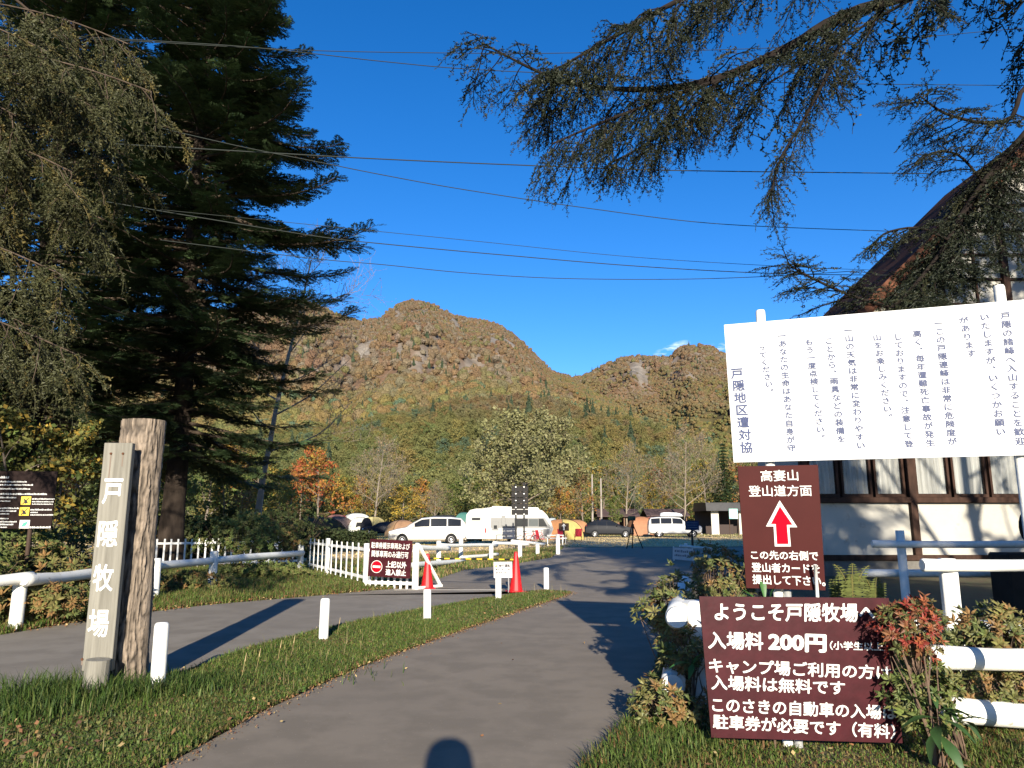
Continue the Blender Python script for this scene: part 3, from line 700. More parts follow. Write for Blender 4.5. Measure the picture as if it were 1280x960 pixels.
def place_sprays(mb, tpl, pos, dirs, scl, col, rs, tiltv=.25):
    """many sprays at once. dirs = outward directions; up kept roughly vertical"""
    pos = np.array(pos); dirs = np.array(dirs); scl = np.array(scl); n = len(pos)
    dirs = dirs / np.linalg.norm(dirs, axis=1)[:, None]; up = np.tile([0, 0, 1.0], (n, 1)) + rs.normal(size=(n, 3)) * tiltv
    y = np.cross(up, dirs); y /= np.linalg.norm(y, axis=1)[:, None]; z = np.cross(dirs, y)
    which = rs.integers(0, len(tpl), n)
    for k in range(len(tpl)):
        ix = np.where(which == k)[0]
        if not len(ix): continue
        V, T, C = tpl[k]; P = (V[None, :, 0:1] * dirs[ix][:, None] + V[None, :, 1:2] * y[ix][:, None] + V[None, :, 2:3] * z[ix][:, None]) * scl[ix][:, None, None] + pos[ix][:, None]
        Tn = (T[None] + (np.arange(len(ix)) * len(V))[:, None, None]).reshape(-1, 3)
        cc = (C[None, :, None] * np.array(col)[ix][:, None, :]).reshape(-1, 3); mb.add(P.reshape(-1, 3), T=Tn, tint=cc)
def big_fir(x, y, H, Rmax, seed, label, z0=2.6, col=(.028, .052, .020), col2=(.085, .10, .035), name='fir_tree', thin=1.0, prof=None, dens=1.0, rise=.25):
    rs = np.random.default_rng(seed); tpl = [frond(rs) for _ in range(5)]
    t = thing(name, label, 'tree', (x, y, 0)); tr = MB(); zz = np.linspace(0, H, 14)
    tr.tube([(math.sin(q * .3) * .08, math.cos(q * .23) * .06, q) for q in zz], np.linspace(H * .015, .03, 14) * np.r_[1.25, 1.05, np.ones(12)], 14)
    obj('trunk', tr, M_darkbark, t, smooth=True)
    limbs = MB(); lv = MB(); pos = []; dr = []; sc = []; col_ = []
    z = z0; k = 0
    while z < H - .3:
        f = (z - z0) / (H - z0); rr = Rmax * (prof(f) if prof else (1 - f) ** .75 * (.75 + .25 * min(1, f * 6)))
        nb = 5 if f < .8 else 4; rr = rr * rs.uniform(.72, 1.12)
        for q in range(nb):
            a = k * 2.399 + q * 2 * math.pi / nb + rs.uniform(-.3, .3); L = rr * rs.uniform(.6, 1.18)
            if L < .25: continue
            n = 9; pts = []; d0 = rs.uniform(-.05, .3)
            for i in range(n + 1):
                s_ = i / n; pts.append(np.array([math.cos(a + .12 * math.sin(s_ * 3)) * L * s_, math.sin(a + .12 * math.sin(s_ * 3)) * L * s_, z + L * (d0 * s_ - .42 * s_ ** 1.5 + rise * s_ ** 3)]))
            limbs.tube(pts, np.linspace(.012 * L + .02, .012, n + 1), 5, cap=False)
            m = max(3, int(L * 5.2 * dens))
            for i in range(m):
                s_ = .16 + .84 * (i + rs.uniform(0, 1)) / m
                if s_ < .3 and rs.uniform() < .5: continue
                ii = min(n - 1, int(s_ * n)); p = pts[ii] + (pts[ii + 1] - pts[ii]) * (s_ * n - ii); T = pts[ii + 1] - pts[ii]; T /= np.linalg.norm(T)
                for sg in (-1, 1):
                    aa = rs.uniform(.55, 1.15) * sg; d = np.array([T[0] * math.cos(aa) - T[1] * math.sin(aa), T[0] * math.sin(aa) + T[1] * math.cos(aa), T[2] - .05 + rs.uniform(-.25, .15)])
                    pos.append(p); dr.append(d); sc.append((.38 + .62 * (1 - s_) ** .6) * min(1.15, .35 * L + .15) * rs.uniform(.65, 1.1) * thin)
                    w = rs.uniform(); c = np.array(col) * (1 - w * .35) + np.array(col2) * w * .35; col_.append(c * (1.0 + (.9 if s_ > .85 and rs.uniform() < .4 else 0)))
            pos.append(pts[-2]); dr.append(pts[-1] - pts[-2]); sc.append(.6 * thin); col_.append(np.array(col) * 1.6)
        z += (.42 if f < .75 else .3) / dens ** .5 * rs.uniform(.6, 1.35); k += 1
    place_sprays(lv, tpl, pos, dr, sc, col_, rs); obj('branch', limbs, M_bark2, t, smooth=True); obj('crown', lv, M_needle, t, tint=True)
    print(name, 'sprays', len(pos)); return t
M_bark2 = mat('limb_bark', (.075, .055, .04), .9, .45, 9, bump=.4)
big_fir(-11.9, 26.2, 26.5, 5.7, 4, 'tall dark fir with layered flat boughs behind the left fence', z0=3.9, prof=lambda f: (.9 + .1 * min(1, f * 6)) * min(1.0, (1 - f) / .46) ** .8, dens=1.2)
big_fir(-17.5, 26.5, 27, 6.6, 9, 'second dark fir farther left, merging with its neighbour', z0=5.0, prof=lambda f: (1 - f) ** .45, dens=1.05)

# ---- larches: drooping twigs set with short tufts
def twig(rs, L=.55, nt=11):
    V = []; T = []; C = []
    pts = [np.array([t * L * .95, rs.normal() * .02 * L * 2, -.28 * L * t ** 1.8]) for t in np.linspace(0, 1, 7)]
    for i in range(6):       # stem as a thin three-sided strip
        a, b = pts[i], pts[i + 1]; w = .0055 * (1 - i / 8); k = len(V); V += [a + [0, w, 0], a - [0, w, 0], b - [0, w, 0], b + [0, w, 0]]; T += [(k, k + 1, k + 2), (k, k + 2, k + 3)]; C += [(1.3, .9, .7)] * 4
        k = len(V); V += [a + [0, 0, w], a - [0, 0, w], b - [0, 0, w], b + [0, 0, w]]; T += [(k, k + 1, k + 2), (k, k + 2, k + 3)]; C += [(1.3, .9, .7)] * 4
    seq = [(pts[min(5, int(s))] + (pts[min(5, int(s)) + 1] - pts[min(5, int(s))]) * (s - int(s))) for s in [(i + rs.uniform(0, .8)) / nt * 5.9 for i in range(nt)]]
    for j, s in enumerate((.8, 1.6, 2.5, 3.4, 4.4)):      # side twiglets
        a = pts[int(s)] + (pts[int(s) + 1] - pts[int(s)]) * (s - int(s)); sg = 1 if j % 2 else -1; l2 = L * rs.uniform(.18, .36) * (1 - s / 9); d = np.array([.7, sg * rs.uniform(.5, .9), rs.uniform(-.7, .3)]); d /= np.linalg.norm(d); b = a + d * l2; w = .0035
        for ax in ((0, 0, w), (w, 0, 0)): k = len(V); V += [a + ax, a - np.array(ax), b - np.array(ax), b + ax]; T += [(k, k + 1, k + 2), (k, k + 2, k + 3)]; C += [(1.3, .9, .7)] * 4
        seq += [a + d * l2 * q for q in np.linspace(.25, 1, 4)]
    for p in seq:
        c = rs.uniform(.7, 1.25)
        for q in range(2):
            d = rs.normal(size=3); d[2] = abs(d[2]) * .6; d[0] += .6; d /= np.linalg.norm(d); s_ = np.cross(d, rs.normal(size=3)); s_ /= np.linalg.norm(s_); ln = rs.uniform(.028, .052); w = .0085
            k = len(V); V += [p, p + d * ln * .5 + s_ * w, p + d * ln, p + d * ln * .5 - s_ * w]; T += [(k, k + 1, k + 2), (k, k + 2, k + 3)]; C += [(c, c, c)] * 4
    return np.array(V), np.array(T), np.array(C).mean(1)
def bez(P, n=24):
    P = np.array([tuple(q) for q in P]); t = np.linspace(0, len(P) - 1, n); out = []
    for q in t:
        i = min(len(P) - 2, int(q)); u = q - i; p0 = P[max(0, i - 1)]; p1 = P[i]; p2 = P[i + 1]; p3 = P[min(len(P) - 1, i + 2)]
        out.append(.5 * ((2 * p1) + (-p0 + p2) * u + (2 * p0 - 5 * p1 + 4 * p2 - p3) * u * u + (-p0 + 3 * p1 - 3 * p2 + p3) * u ** 3))
    return np.array(out)
def larch_limb(wood, acc, pts, r0, rs, sub_len=1.0, sub_n=22, hang=.5, col=(.055, .062, .026), col2=(.15, .12, .03), tw=.5, start=.15, third=True, r1=.008, tw_d=.11, sidebias=None):
    n = len(pts) - 1; wood.tube(pts, np.linspace(r0, r1, n + 1) * (1 + .06 * rs.normal(size=n + 1)), 8, cap=False)
    for j in range(sub_n):
        s = start + (1 - start) * (j + rs.uniform(0, 1)) / sub_n; ii = min(n - 1, int(s * n)); p = pts[ii] + (pts[ii + 1] - pts[ii]) * (s * n - ii)
        T = pts[ii + 1] - pts[ii]; T = T / np.linalg.norm(T); sd = np.cross(T, [0, 0, 1]); sd /= np.linalg.norm(sd); sg = 1 if j % 2 else -1
        d = T * rs.uniform(.3, .8) + sd * sg * rs.uniform(.5, 1.0) + np.array([0, 0, -hang * rs.uniform(.2, 1.0)])
        if sidebias is not None: d = d + np.array(sidebias) * rs.uniform(.3, 1)
        d /= np.linalg.norm(d); L = sub_len * rs.uniform(.55, 1.15) * (1.1 - .55 * s); m = 7; q = p.copy(); sp = [q.copy()]; dd = d.copy()
        for i in range(m): dd = dd + np.array([0, 0, -.10 * hang]) + rs.normal(size=3) * .12; dd /= np.linalg.norm(dd); q = q + dd * L / m; sp.append(q.copy())
        sp = np.array(sp); wood.tube(sp, np.linspace(max(.007, r0 * .22 * (1 - s * .7)), .0035, m + 1), 4, cap=False)
        k = max(2, int(L / tw_d))
        for i in range(k):
            s2 = .12 + .88 * (i + rs.uniform(0, 1)) / k; jj = min(m - 1, int(s2 * m)); pp = sp[jj] + (sp[jj + 1] - sp[jj]) * (s2 * m - jj); T2 = sp[jj + 1] - sp[jj]; T2 /= np.linalg.norm(T2)
            for sg2 in (-1, 1):
                sd2 = np.cross(T2, [0, 0, 1.0]); sd2 /= np.linalg.norm(sd2) + 1e-6
                acc[0].append(pp); acc[1].append(T2 * rs.uniform(.4, 1) + sd2 * sg2 * rs.uniform(.4, 1) + np.array([0, 0, -hang * rs.uniform(0, .8)]))
                acc[2].append(tw * rs.uniform(.55, 1.15) * (1.05 - .45 * s2) * 2 * .5 / .5); w = max(0, rs.normal() * .3) if rs.uniform() < .5 else 0; acc[3].append(np.array(col) * (1 - min(1, w)) + np.array(col2) * min(1, w))
        acc[0].append(sp[-2]); acc[1].append(sp[-1] - sp[-2]); acc[2].append(tw * .8); acc[3].append(np.array(col))
def larch(x, y, H, label, seed, explicit, rand, col, col2, name='larch_tree', tw=.5, r0=None):
    rs = np.random.default_rng(seed); t = thing(name, label, 'tree', (x, y, 0)); loc = np.array([x, y, 0.0])
    tr = MB(); zz = np.linspace(0, H, 12); tr.tube([(0.05 * math.sin(q), .05 * math.cos(q * 1.3), q) for q in zz], np.linspace(r0 or H * .019, .03, 12), 14); obj('trunk', tr, M_darkbark, t, smooth=True)
    w = MB(); acc = ([], [], [], [])
    for E in explicit:
        pts = bez([Vector(q) - Vector((x, y, 0)) for q in E['pts']], E.get('n', 26)); larch_limb(w, acc, pts, E.get('r', .06), rs, E.get('sub', 1.0), E.get('subn', 26), E.get('hang', .6), col, col2, E.get('tw', tw), E.get('start', .1), tw_d=E.get('twd', .11), sidebias=E.get('bias'))
    for (z, a, L, droop) in rand:
        pts = bez([(0, 0, z), (math.cos(a) * L * .5, math.sin(a) * L * .5, z + L * .05), (math.cos(a) * L, math.sin(a) * L, z - droop)], 12)
        larch_limb(w, acc, pts, .05, rs, 1.1, max(5, int(L * 2.2)), .7, col, col2, tw * 2.4, .15, tw_d=.30)
    tpl = [twig(rs) for _ in range(5)]; lv = MB(); place_sprays(lv, tpl, acc[0], acc[1], acc[2], acc[3], rs, .35)
    obj('branch', w, mat('black_bark', (.017, .013, .011), .95, .4, 6) if name != 'larch_tree' else M_bark2, t, smooth=True); obj('crown', lv, M_needle, t, tint=True); print(label, 'twigs', len(acc[0])); return t
# right-hand tree whose limbs hang into the top of the view
YB = 6.6
def ap(u, v, Y=YB): return at(u, v, Y)
TX, TY = 9.3, 7.4
E1 = dict(pts=[(TX, TY, 8.9), ap(1330, -75, 7.2), ap(1190, -22, 7.0), ap(1060, 18, 6.8), ap(980, 62, 6.7), ap(890, 100, 6.6), ap(800, 112, 6.6), ap(700, 100, 6.5), ap(605, 55, 6.5)], r=.085, sub=1.3, subn=48, hang=.7, start=.30, tw=.42, n=40, twd=.12)
E1b = dict(pts=[(TX, TY, 9.4), ap(1250, -110, 6.4), ap(1000, -60, 6.2), ap(860, -5, 6.0), ap(760, 50, 6.0), ap(690, 90, 6.1)], r=.06, sub=1.2, subn=46, hang=.8, start=.35, tw=.42, n=30, twd=.12)
E1e = dict(pts=[ap(900, 100, 6.6), ap(840, 120, 6.3), ap(760, 150, 6.1), ap(690, 180, 6.0)], r=.022, sub=.8, subn=26, hang=.9, start=.05, tw=.40, n=12, twd=.11)
E1c = dict(pts=[ap(1062, 18, 6.8), ap(1040, 80, 6.7), ap(1010, 140, 6.65), ap(975, 200, 6.6), ap(965, 240, 6.6)], r=.022, sub=.55, subn=20, hang=.9, start=.15, tw=.34, n=16, twd=.10)
E1d = dict(pts=[ap(900, 100, 6.6), ap(850, 150, 6.5), ap(800, 185, 6.45), ap(760, 205, 6.45)], r=.02, sub=.45, subn=16, hang=.8, start=.1, tw=.34, n=12, twd=.07)
E2 = dict(pts=[(TX, TY, 6.9), ap(1400, 60, 7.3), ap(1282, 168, 7.1), ap(1215, 250, 7.0), ap(1170, 325, 6.9), ap(1110, 388, 6.8), ap(1060, 400, 6.8)], r=.06, sub=1.0, subn=84, hang=.45, start=.33, tw=.44, n=30, twd=.10)
E3 = dict(pts=[ap(1110, 384, 6.8), ap(1060, 368, 6.7), ap(1010, 345, 6.6), ap(985, 330, 6.6)], r=.018, sub=.5, subn=20, hang=.25, start=.02, tw=.30, n=14, twd=.08)
E4 = dict(pts=[(TX, TY, 6.2), ap(1330, 90, 6.9), ap(1260, 150, 6.8), ap(1190, 145, 6.7), ap(1150, 120, 6.6)], r=.03, sub=.55, subn=22, hang=.35, start=.45, tw=.34, n=20, twd=.08)
E5 = dict(pts=[ap(1185, 300, 6.9), ap(1150, 285, 6.8), ap(1110, 290, 6.7), ap(1092, 305, 6.7)], r=.014, sub=.4, subn=14, hang=.3, start=.05, tw=.28, n=12, twd=.08)
E6 = dict(pts=[ap(1230, 230, 7.0), ap(1200, 195, 6.9), ap(1170, 190, 6.8), ap(1150, 200, 6.8)], r=.014, sub=.4, subn=14, hang=.3, start=.05, tw=.28, n=12, twd=.08)
rr_ = np.random.default_rng(5)
rand = [(z, a, max(1.2, 4.6 * (1 - (z - 8) / 14)), .8) for z in np.arange(9.5, 19, .5) for a in (rr_.uniform(0, 6.28), rr_.uniform(0, 6.28))] + [(z, a, 6.5 - (z - 8.5) * .4, .8) for z, a in zip(np.arange(8.6, 17, .55), np.tile([2.7, 3.3, 3.9, 2.3], 4))]
rand += [(z, a, 4.0, .8) for z, a in ((5.0, -1.0), (7.2, -.9))]
larch(TX, TY, 20, 'conifer on the right whose drooping limbs hang across the top of the view', 21, [E1, E1b, E1e, E1c, E1d, E2, E3, E4, E5, E6], rand, (.020, .026, .013), (.075, .065, .024), name='conifer_tree')
# left larch, yellowing, close to the camera
LX, LY = -9.4, 8.6
El = []
for (u0, v0, L_) in ((0, 40, 1), (60, 110, 1), (30, 190, 1), (70, 250, .9), (20, 320, .9), (-40, 120, 1), (-60, 240, 1), (100, 30, .9), (-30, 380, .8), (40, 420, .6), (130, 90, .7), (95, 180, .8)):
    e = ap(u0 + 60, v0 + 25, 8.2 + rr_.uniform(-.8, .6)); El.append(dict(pts=[(LX, LY, e.z + .5), (LX * .75 + e.x * .25, e.y, e.z + .8), (e.x * .6 + LX * .4, e.y + .2, e.z + .72), (e.x * .85 + LX * .15, e.y, e.z + .3), tuple(e)], r=.012, sub=1.4, subn=20, hang=.95, start=.2, tw=.55, n=14, twd=.13))
rand = [(z, rr_.uniform(2.2, 4.6), 3.0, .8) for z in np.arange(4, 15, .8)] + [(z, rr_.uniform(0, 6.28), 3.2 * (1 - (z - 10) / 8), .8) for z in np.arange(9.5, 15, .5)]
larch(LX, LY, 16, 'yellowing larch with hanging twigs at the upper left edge', 31, El, rand, (.054, .056, .021), (.185, .135, .038))
# ================================================================== NEAR THINGS
M_white = mat('white_paint', (.78, .77, .72), .5, .10, 3.0, bump=.12, bscale=30, detail=8)
M_white_old = layered('worn_white_paint', (.76, .75, .69), (.70, .69, .62), 3, (.42, .40, .33), 11, rough=.6, bump=.25, bscale=50, lo=.60, hi=.70)
M_maroon = mat('maroon_sign_paint', (.044, .0075, .0105), .45, .28, 7, bump=.05, bscale=20)
M_maroon2 = mat('arrow_sign_paint', (.050, .0105, .0095), .5, .10, 3, spec=.05)
M_letter = mat('white_lettering', (.60, .59, .55), .6)
M_steel = mat('galvanised_steel', (.55, .55, .53), .45, .12, 6, metal=.5)
M_steelw = mat('white_steel', (.72, .72, .69), .4, .08, 6)
M_black = mat('black_paint', (.018, .018, .02), .5)
M_grille = mat('dark_recess', (.012, .012, .014), .7)

# ---- log post with the hanging name board
LP = Vector(at(141, 862, 7.27)); LP.z = 0
t = thing('log_post', 'thick peeled log standing in the grass with a vertical name board fixed to it', 'post', LP)
def log_mesh(H, r0, r1, n=150, k=340, lean=(0, 0)):
    mb = MB(); zz = np.linspace(-.1, H, k); th = np.arange(n) * 2 * np.pi / n; Z, T = np.meshgrid(zz, th, indexing='ij')
    R_ = r0 + (r1 - r0) * (Z / H) + .012 * np.sin(Z * 2.1 + 1) + .012 * np.sin(T * 2 + Z) + .03 * np.exp(-Z * 5)
    cx = np.cos(T); cy = np.sin(T)
    # long interlaced bark ridges
    w = (fbm(T * 2.2 + 40 + .12 * np.sin(Z * 3), Z * 3.2, 3, 71) - .5) * 2.2
    rd = 1 - np.abs(2 * vnoise(T * 7.5 + w + 60, Z * 5.2 + 5, 72) - 1); r2 = 1 - np.abs(2 * vnoise(T * 17 + w * 1.6 + 20, Z * 12 + 30, 73) - 1); r3 = fbm(T * 34, Z * 46, 3, 74)
    # keep the seam closed
    s = np.clip(np.minimum(T, 2 * np.pi - T) / .4, 0, 1)
    R_ = R_ - .022 * (rd ** 2.2) * s - .010 * (r2 ** 2) * s + .006 * (r3 - .5) * s
    V = np.stack([R_ * cx + lean[0] * Z, R_ * cy + lean[1] * Z, Z], -1).reshape(-1, 3)
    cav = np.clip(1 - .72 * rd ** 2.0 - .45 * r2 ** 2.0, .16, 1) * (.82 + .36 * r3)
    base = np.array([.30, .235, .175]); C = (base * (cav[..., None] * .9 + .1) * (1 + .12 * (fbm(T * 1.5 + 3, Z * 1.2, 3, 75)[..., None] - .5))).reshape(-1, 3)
    i, j = np.meshgrid(np.arange(k - 1), np.arange(n), indexing='ij'); j2 = (j + 1) % n; Q = np.stack([i * n + j, i * n + j2, (i + 1) * n + j2, (i + 1) * n + j], -1).reshape(-1, 4)
    mb.add(V, Q=Q, tint=C); top = V[-n:]; c = top.mean(0) + [0, 0, .004]
    mb.add(np.concatenate([top, [c]]), T=np.array([(q, (q + 1) % n, n) for q in range(n)]), tint=(.30, .22, .14)); return mb
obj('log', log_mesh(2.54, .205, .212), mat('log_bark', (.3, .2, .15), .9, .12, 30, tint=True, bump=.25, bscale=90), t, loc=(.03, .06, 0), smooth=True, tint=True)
# a flat notch where the board sits
FB = Face(at(130.5, 553.5, 6.93), at(166, 557.5, 6.96), at(92, 838, 6.93))
FB = Face(FB.o, FB.o + Vector((.3, .012, 0)), FB.o + Vector((-.022, 0, -2.0)))
wd_ = at(166, 557.5, 6.95).x - at(130.5, 553.5, 6.93).x; hb = FB.o.z - at(92, 839, 6.93).z
M_plank = mat('weathered_plank', (.135, .125, .10), .85, 0, 26, col2=(.245, .23, .19), bump=.1, bscale=60, stretch=(1, 1, .05), detail=6)
bd = slab(FB, 0, 0, wd_, -hb, -.065, 0, .004); bd.V = [v - np.array(t.location) for v in bd.V]
nb_ = obj('name_board', bd, M_plank, t)
def rel(mb, par): mb.V = [v - np.array(par.location) for v in mb.V]; return mb
for ch, (u, v), s_ in (('戸', (137, 614), .21), ('隠', (130, 667), .215), ('牧', (122, 722), .215), ('場', (115, 779), .215)):
    x_, y_ = FB.px(u, v); x_ = wd_ * .5 + (x_ - wd_ * .5) * .25; me = letters(FB, ch, x_ - s_ * .42, y_ - s_ * .56, x_ + s_ * .42, y_ + s_ * .56, mat('brushed_white_letter', (.74, .74, .70), .6), t, bold=.016, off=.003, name='character')
M_rust = mat('rust_stain', (.10, .045, .025), .9)
for u, v, l in ((139, 567, .24), (154, 567, .12), (103, 824, .05), (117, 829, .02)):     # bolts with dark runs below them
    x_, y_ = FB.px(u, v); m_ = MB(); c = FB.p(x_, y_, .004) - t.location; m_.tube([c - FB.n * .02, c + FB.n * .006], .011, 8)
    obj('bolt', m_, M_rust, t); st_ = slab(FB, x_ - .006, y_ - l, x_ + .006, y_, .0005, .0014, 0)
    V_ = st_.V[0]; obj('rust_run', rel(st_, t), mat('rust_run', (.17, .13, .10), .95), t)
# short stub under the board
sp_ = G(107, 882); st = MB(); st.tube([sp_ + Vector((0, .1, -.1)), sp_ + Vector((.02, .1, .36))], [.105, .10], 16)
tag(obj('wooden_stub', st, M_plank, loc=(0, 0, 0)), 'short pale wooden stub in the grass right under the name board', 'stake')

# ---- white bollards along the verge
def bollard_mb(h=.62, r=.062, d=.0):
    mb = MB(); pr = [(r * 1.0, -.15), (r, h - .05), (r * .93, h - .018), (r * .72, h - .003), (0.001, h)]
    mb.lathe(pr, 20); return mb
bm_ = bollard_mb().mesh('bollard', True); bm_.materials.append(M_white)
BL = [((196, 868), 'white bollard nearest the camera, half in the shadow of the log post', 1.02, 1.05), ((404, 803), 'second white bollard along the verge, right at the tip of the post shadow', .90, 1.0),
      ((534, 777), 'white bollard halfway along the verge, in front of the no-entry sign', .80, 1.0), ((623, 751), 'white bollard directly below the small parking notice', .78, 1.0), ((683, 737), 'farthest white bollard at the tip of the grass verge', .80, 1.0)]
for (u, v), lb, s_, w_ in BL:
    p = G(u, v); o = bpy.data.objects.new('bollard', bm_); COL.objects.link(o); o.location = p; o.scale = (w_, w_, s_); o.rotation_euler = (rng.uniform(-.02, .02), rng.uniform(-.03, .03), 0)
    tag(o, lb, 'bollard', 'white bollards along the grass verge')

# ---- left log-rail fence
def log_rail(a, b, r, n=18, sides=12, jit=.03, seed=0):
    a = Vector(a); b = Vector(b); mb = MB(); rs = np.random.default_rng(seed); pts = [tuple(a + (b - a) * q + Vector((0, 0, .006 * math.sin(q * 9 + seed)))) for q in np.linspace(0, 1, n)]
    pts = [tuple(Vector(pts[0]) + (a - b).normalized() * .012)] + pts + [tuple(Vector(pts[-1]) + (b - a).normalized() * .012)]
    rad = np.r_[r * .82, r * (1 + .05 * np.sin(np.linspace(0, 7, n) + seed) + rs.normal(size=n) * .015), r * .82]
    mb.tube(pts, rad, sides); return mb
fl = thing('rail_fence', 'white log-rail fence running beside the shrubs left of the side road', 'fence', (-7.1, 16, 0))
pz = [at(-60, 733, 10.3), at(107, 727, 12.6), at(182, 710, 15.2), at(267, 700, 18.0), at(378, 691, 23.4)]
rails = [(at(-160, 745, 9.3), at(40, 722, 11.2)), (at(30, 726, 11.0), at(130, 716, 13.2)), (at(120, 716.5, 13.1), at(190, 707, 15.5)), (at(182, 708, 15.3), at(378, 691, 23.3))]
for k_, (a, b) in enumerate(rails): obj('rail', rel(log_rail(a, b, .085, seed=k_), fl), M_white_old, fl, smooth=True)
for k_, (u, Y, tp) in enumerate(((-90, 9.7, .78), (30, 11.2, .80), (122, 13.2, .82), (196, 15.4, .82), (267, 18.0, .86), (375, 23.4, .84))):
    q = at(u, 720, Y); m_ = MB(); m_.lathe([(.095, -.1), (.092, tp - .02), (.08, tp), (.001, tp + .004)], 14, (q.x - fl.location.x, q.y - fl.location.y - .06, 0)); obj('post', m_, M_white_old, fl, smooth=True)

# ---- picket fences
def picket_fence(name, label, A, B, h, n, w=.055, post_at=(), gap0=.1, fill=0, cat='fence'):
    A = Vector(A); B = Vector(B); t = thing(name, label, cat, A); d = (B - A); L = d.length; x = d.normalized(); rzz = math.atan2(x.y, x.x); t.rotation_euler = (0, 0, rzz)
    pm = MB(); pm.box((0, 0, (h + gap0) / 2), (w, .022, h - gap0), .003); pk = pm.mesh('picket'); pk.materials.append(M_white)
    for i in range(n):
        s_ = (i + .5) / n * L; obj('picket', pk, None, t, loc=(s_, -.03, rng.uniform(-.008, .008)), rot=(0, rng.uniform(-.012, .012), 0))
    for z in (gap0 + .12, h - .14):
        m_ = MB(); m_.box((L / 2, 0, z), (L, .035, .07), .004); obj('rail', m_, M_white, t)
    for s_ in post_at:
        m_ = MB(); m_.box((s_, .01, h * .52), (.13, .11, h * 1.06), .012); obj('post', m_, M_white, t)
    return t
picket_fence('picket_fence', 'white picket fence beside the no-entry sign board', at(386, 700, 24.2).xy.to_3d(), at(461, 700, 18.2).xy.to_3d(), 1.02, 12, w=.075, post_at=(2.45,))
picket_fence('picket_fence', 'white picket fence half buried in shrubs behind the log post', Vector((-11.9, 24.6, 0)), Vector((-7.6, 27.4, 0)), .98, 24, post_at=(0.02, 4.2), gap0=.05)
# gate wing: pickets on an A-shaped stand
g0, g1 = G(459, 735.5), G(521, 737.5); g0.z = g1.z = 0
gt = picket_fence('gate_barrier', 'low white picket barrier on a braced stand that carries the no-entry sign', g0, g1, 1.02, 8, w=.05, gap0=.02, cat='gate'); Lg = (g1 - g0).length
for nm, a, b, w_ in (('post', (Lg, -.02, 0), (Lg, -.02, 1.06), .07), ('brace', (Lg + .02, 0, 1.02), (Lg + .26, .75, .05), .06), ('foot', (Lg, -.05, .045), (Lg + .27, .80, .045), .06), ('post', (-.02, -.02, 0), (-.02, -.02, 1.04), .07)):
    m_ = MB(); m_.beam(a, b, w_, w_, .005); obj(nm, m_, M_white, gt)
f2 = Face(at(462.8, 673.5, 17.6), at(515.4, 676, 17.35), at(460, 720.5, 17.6)); 
s2_ = thing('no_entry_sign', 'maroon board with white writing and a red no-entry disc on the picket barrier', 'sign', f2.p(f2.w / 2, -f2.h, 0))
obj('board', rel(slab(f2, 0, 0, f2.w, -f2.h * .99, -.02, 0, .003), s2_), M_maroon, s2_)
def line_px(f, body, u0, v0, u1, v1, m, par, bold=.02, name='lettering', off=.003):
    """text between pixel corners (u0,v0) top left and (u1,v1) bottom right, laid on face f"""
    x0, y1 = f.px(u0, v0); x1, y0 = f.px(u1, v1); return letters(f, body, x0, y0, x1, y1, m, par, bold, off, name=name)
def fr(f, a, b, c, d): return (f.w * a, -f.h * b, f.w * c, -f.h * d)
def line_fr(f, body, a, b, c, d, m, par, bold=.02, name='lettering'):
    return letters(f, body, f.w * a, -f.h * d, f.w * c, -f.h * b, m, par, bold, name=name)
line_fr(f2, '駐車券提示車両および', .04, .08, .95, .245, M_letter, s2_, .018); line_fr(f2, '関係車両のみ通行可', .06, .30, .93, .475, M_letter, s2_, .018)
line_fr(f2, '上記以外', .42, .56, .90, .74, M_letter, s2_, .03); line_fr(f2, '進入禁止', .42, .77, .90, .94, M_letter, s2_, .03)
def disc(f, x, y, r, n0, n1, k=32):
    mb = MB(); mb.tube([f.p(x, y, n0), f.p(x, y, n1)], r, k); return mb
M_red = mat('sign_red', (.42, .002, .012), .7, spec=.05); M_red2 = mat('arrow_red', (.44, .001, .012), .7, spec=.05)
ce = (f2.w * .20, -f2.h * .73); rd = f2.w * .135
obj('disc_rim', rel(disc(f2, *ce, rd, 0, .004), s2_), M_letter, s2_); obj('disc', rel(disc(f2, *ce, rd * .9, .001, .006), s2_), M_red, s2_)
obj('disc_bar', rel(slab(f2, ce[0] - rd * .68, ce[1] + rd * .17, ce[0] + rd * .68, ce[1] - rd * .17, .002, .008, 0), s2_), M_letter, s2_)

# ---- traffic cones, striped bar, small notice
def cone(label, p, H=.72, rot=.1):
    t = thing('traffic_cone', label, 'traffic cone', p, rot, 'red traffic cones at the mouth of the parking road')
    mc = mat('cone_red', (.50, .008, .010), .45, .15, 5); b = MB(); b.lathe([(.155, .02), (.145, .05), (.038, H - .02), (.03, H), (.001, H)], 24); obj('cone', b, mc, t, smooth=False)
    b = MB(); b.lathe([(.19, .012), (.19, .03), (.15, .035)], 8); b.box((0, 0, .012), (.40, .40, .024), .01); obj('base', b, mc, t)
    return t
c1, c2 = G(534, 736), G(645, 740)
cone('red traffic cone beside the no-entry sign board', c1, .80); cone('red traffic cone in front of the striped bar, right of the small notice', c2, .88, .3)
a, b = c1 + Vector((0, 0, .56)), c2 + Vector((0, 0, .66)); a = at(536, 698, c1.y); b = at(645, 699.5, c2.y)
t = thing('striped_bar', 'yellow and black striped bar resting between the two traffic cones', 'barrier bar', a)
M_yel = mat('yellow_paint', (.72, .46, .03), .5)
for i in range(16):
    m_ = MB(); m_.tube([(b - a) * (i / 16), (b - a) * ((i + 1) / 16)], .017, 10); obj('stripe', m_, M_black if i % 2 == 0 else M_yel, t)
f3 = Face(at(617, 702.5, 16.9), at(640, 702.2, 16.85), at(615, 722.5, 16.9))
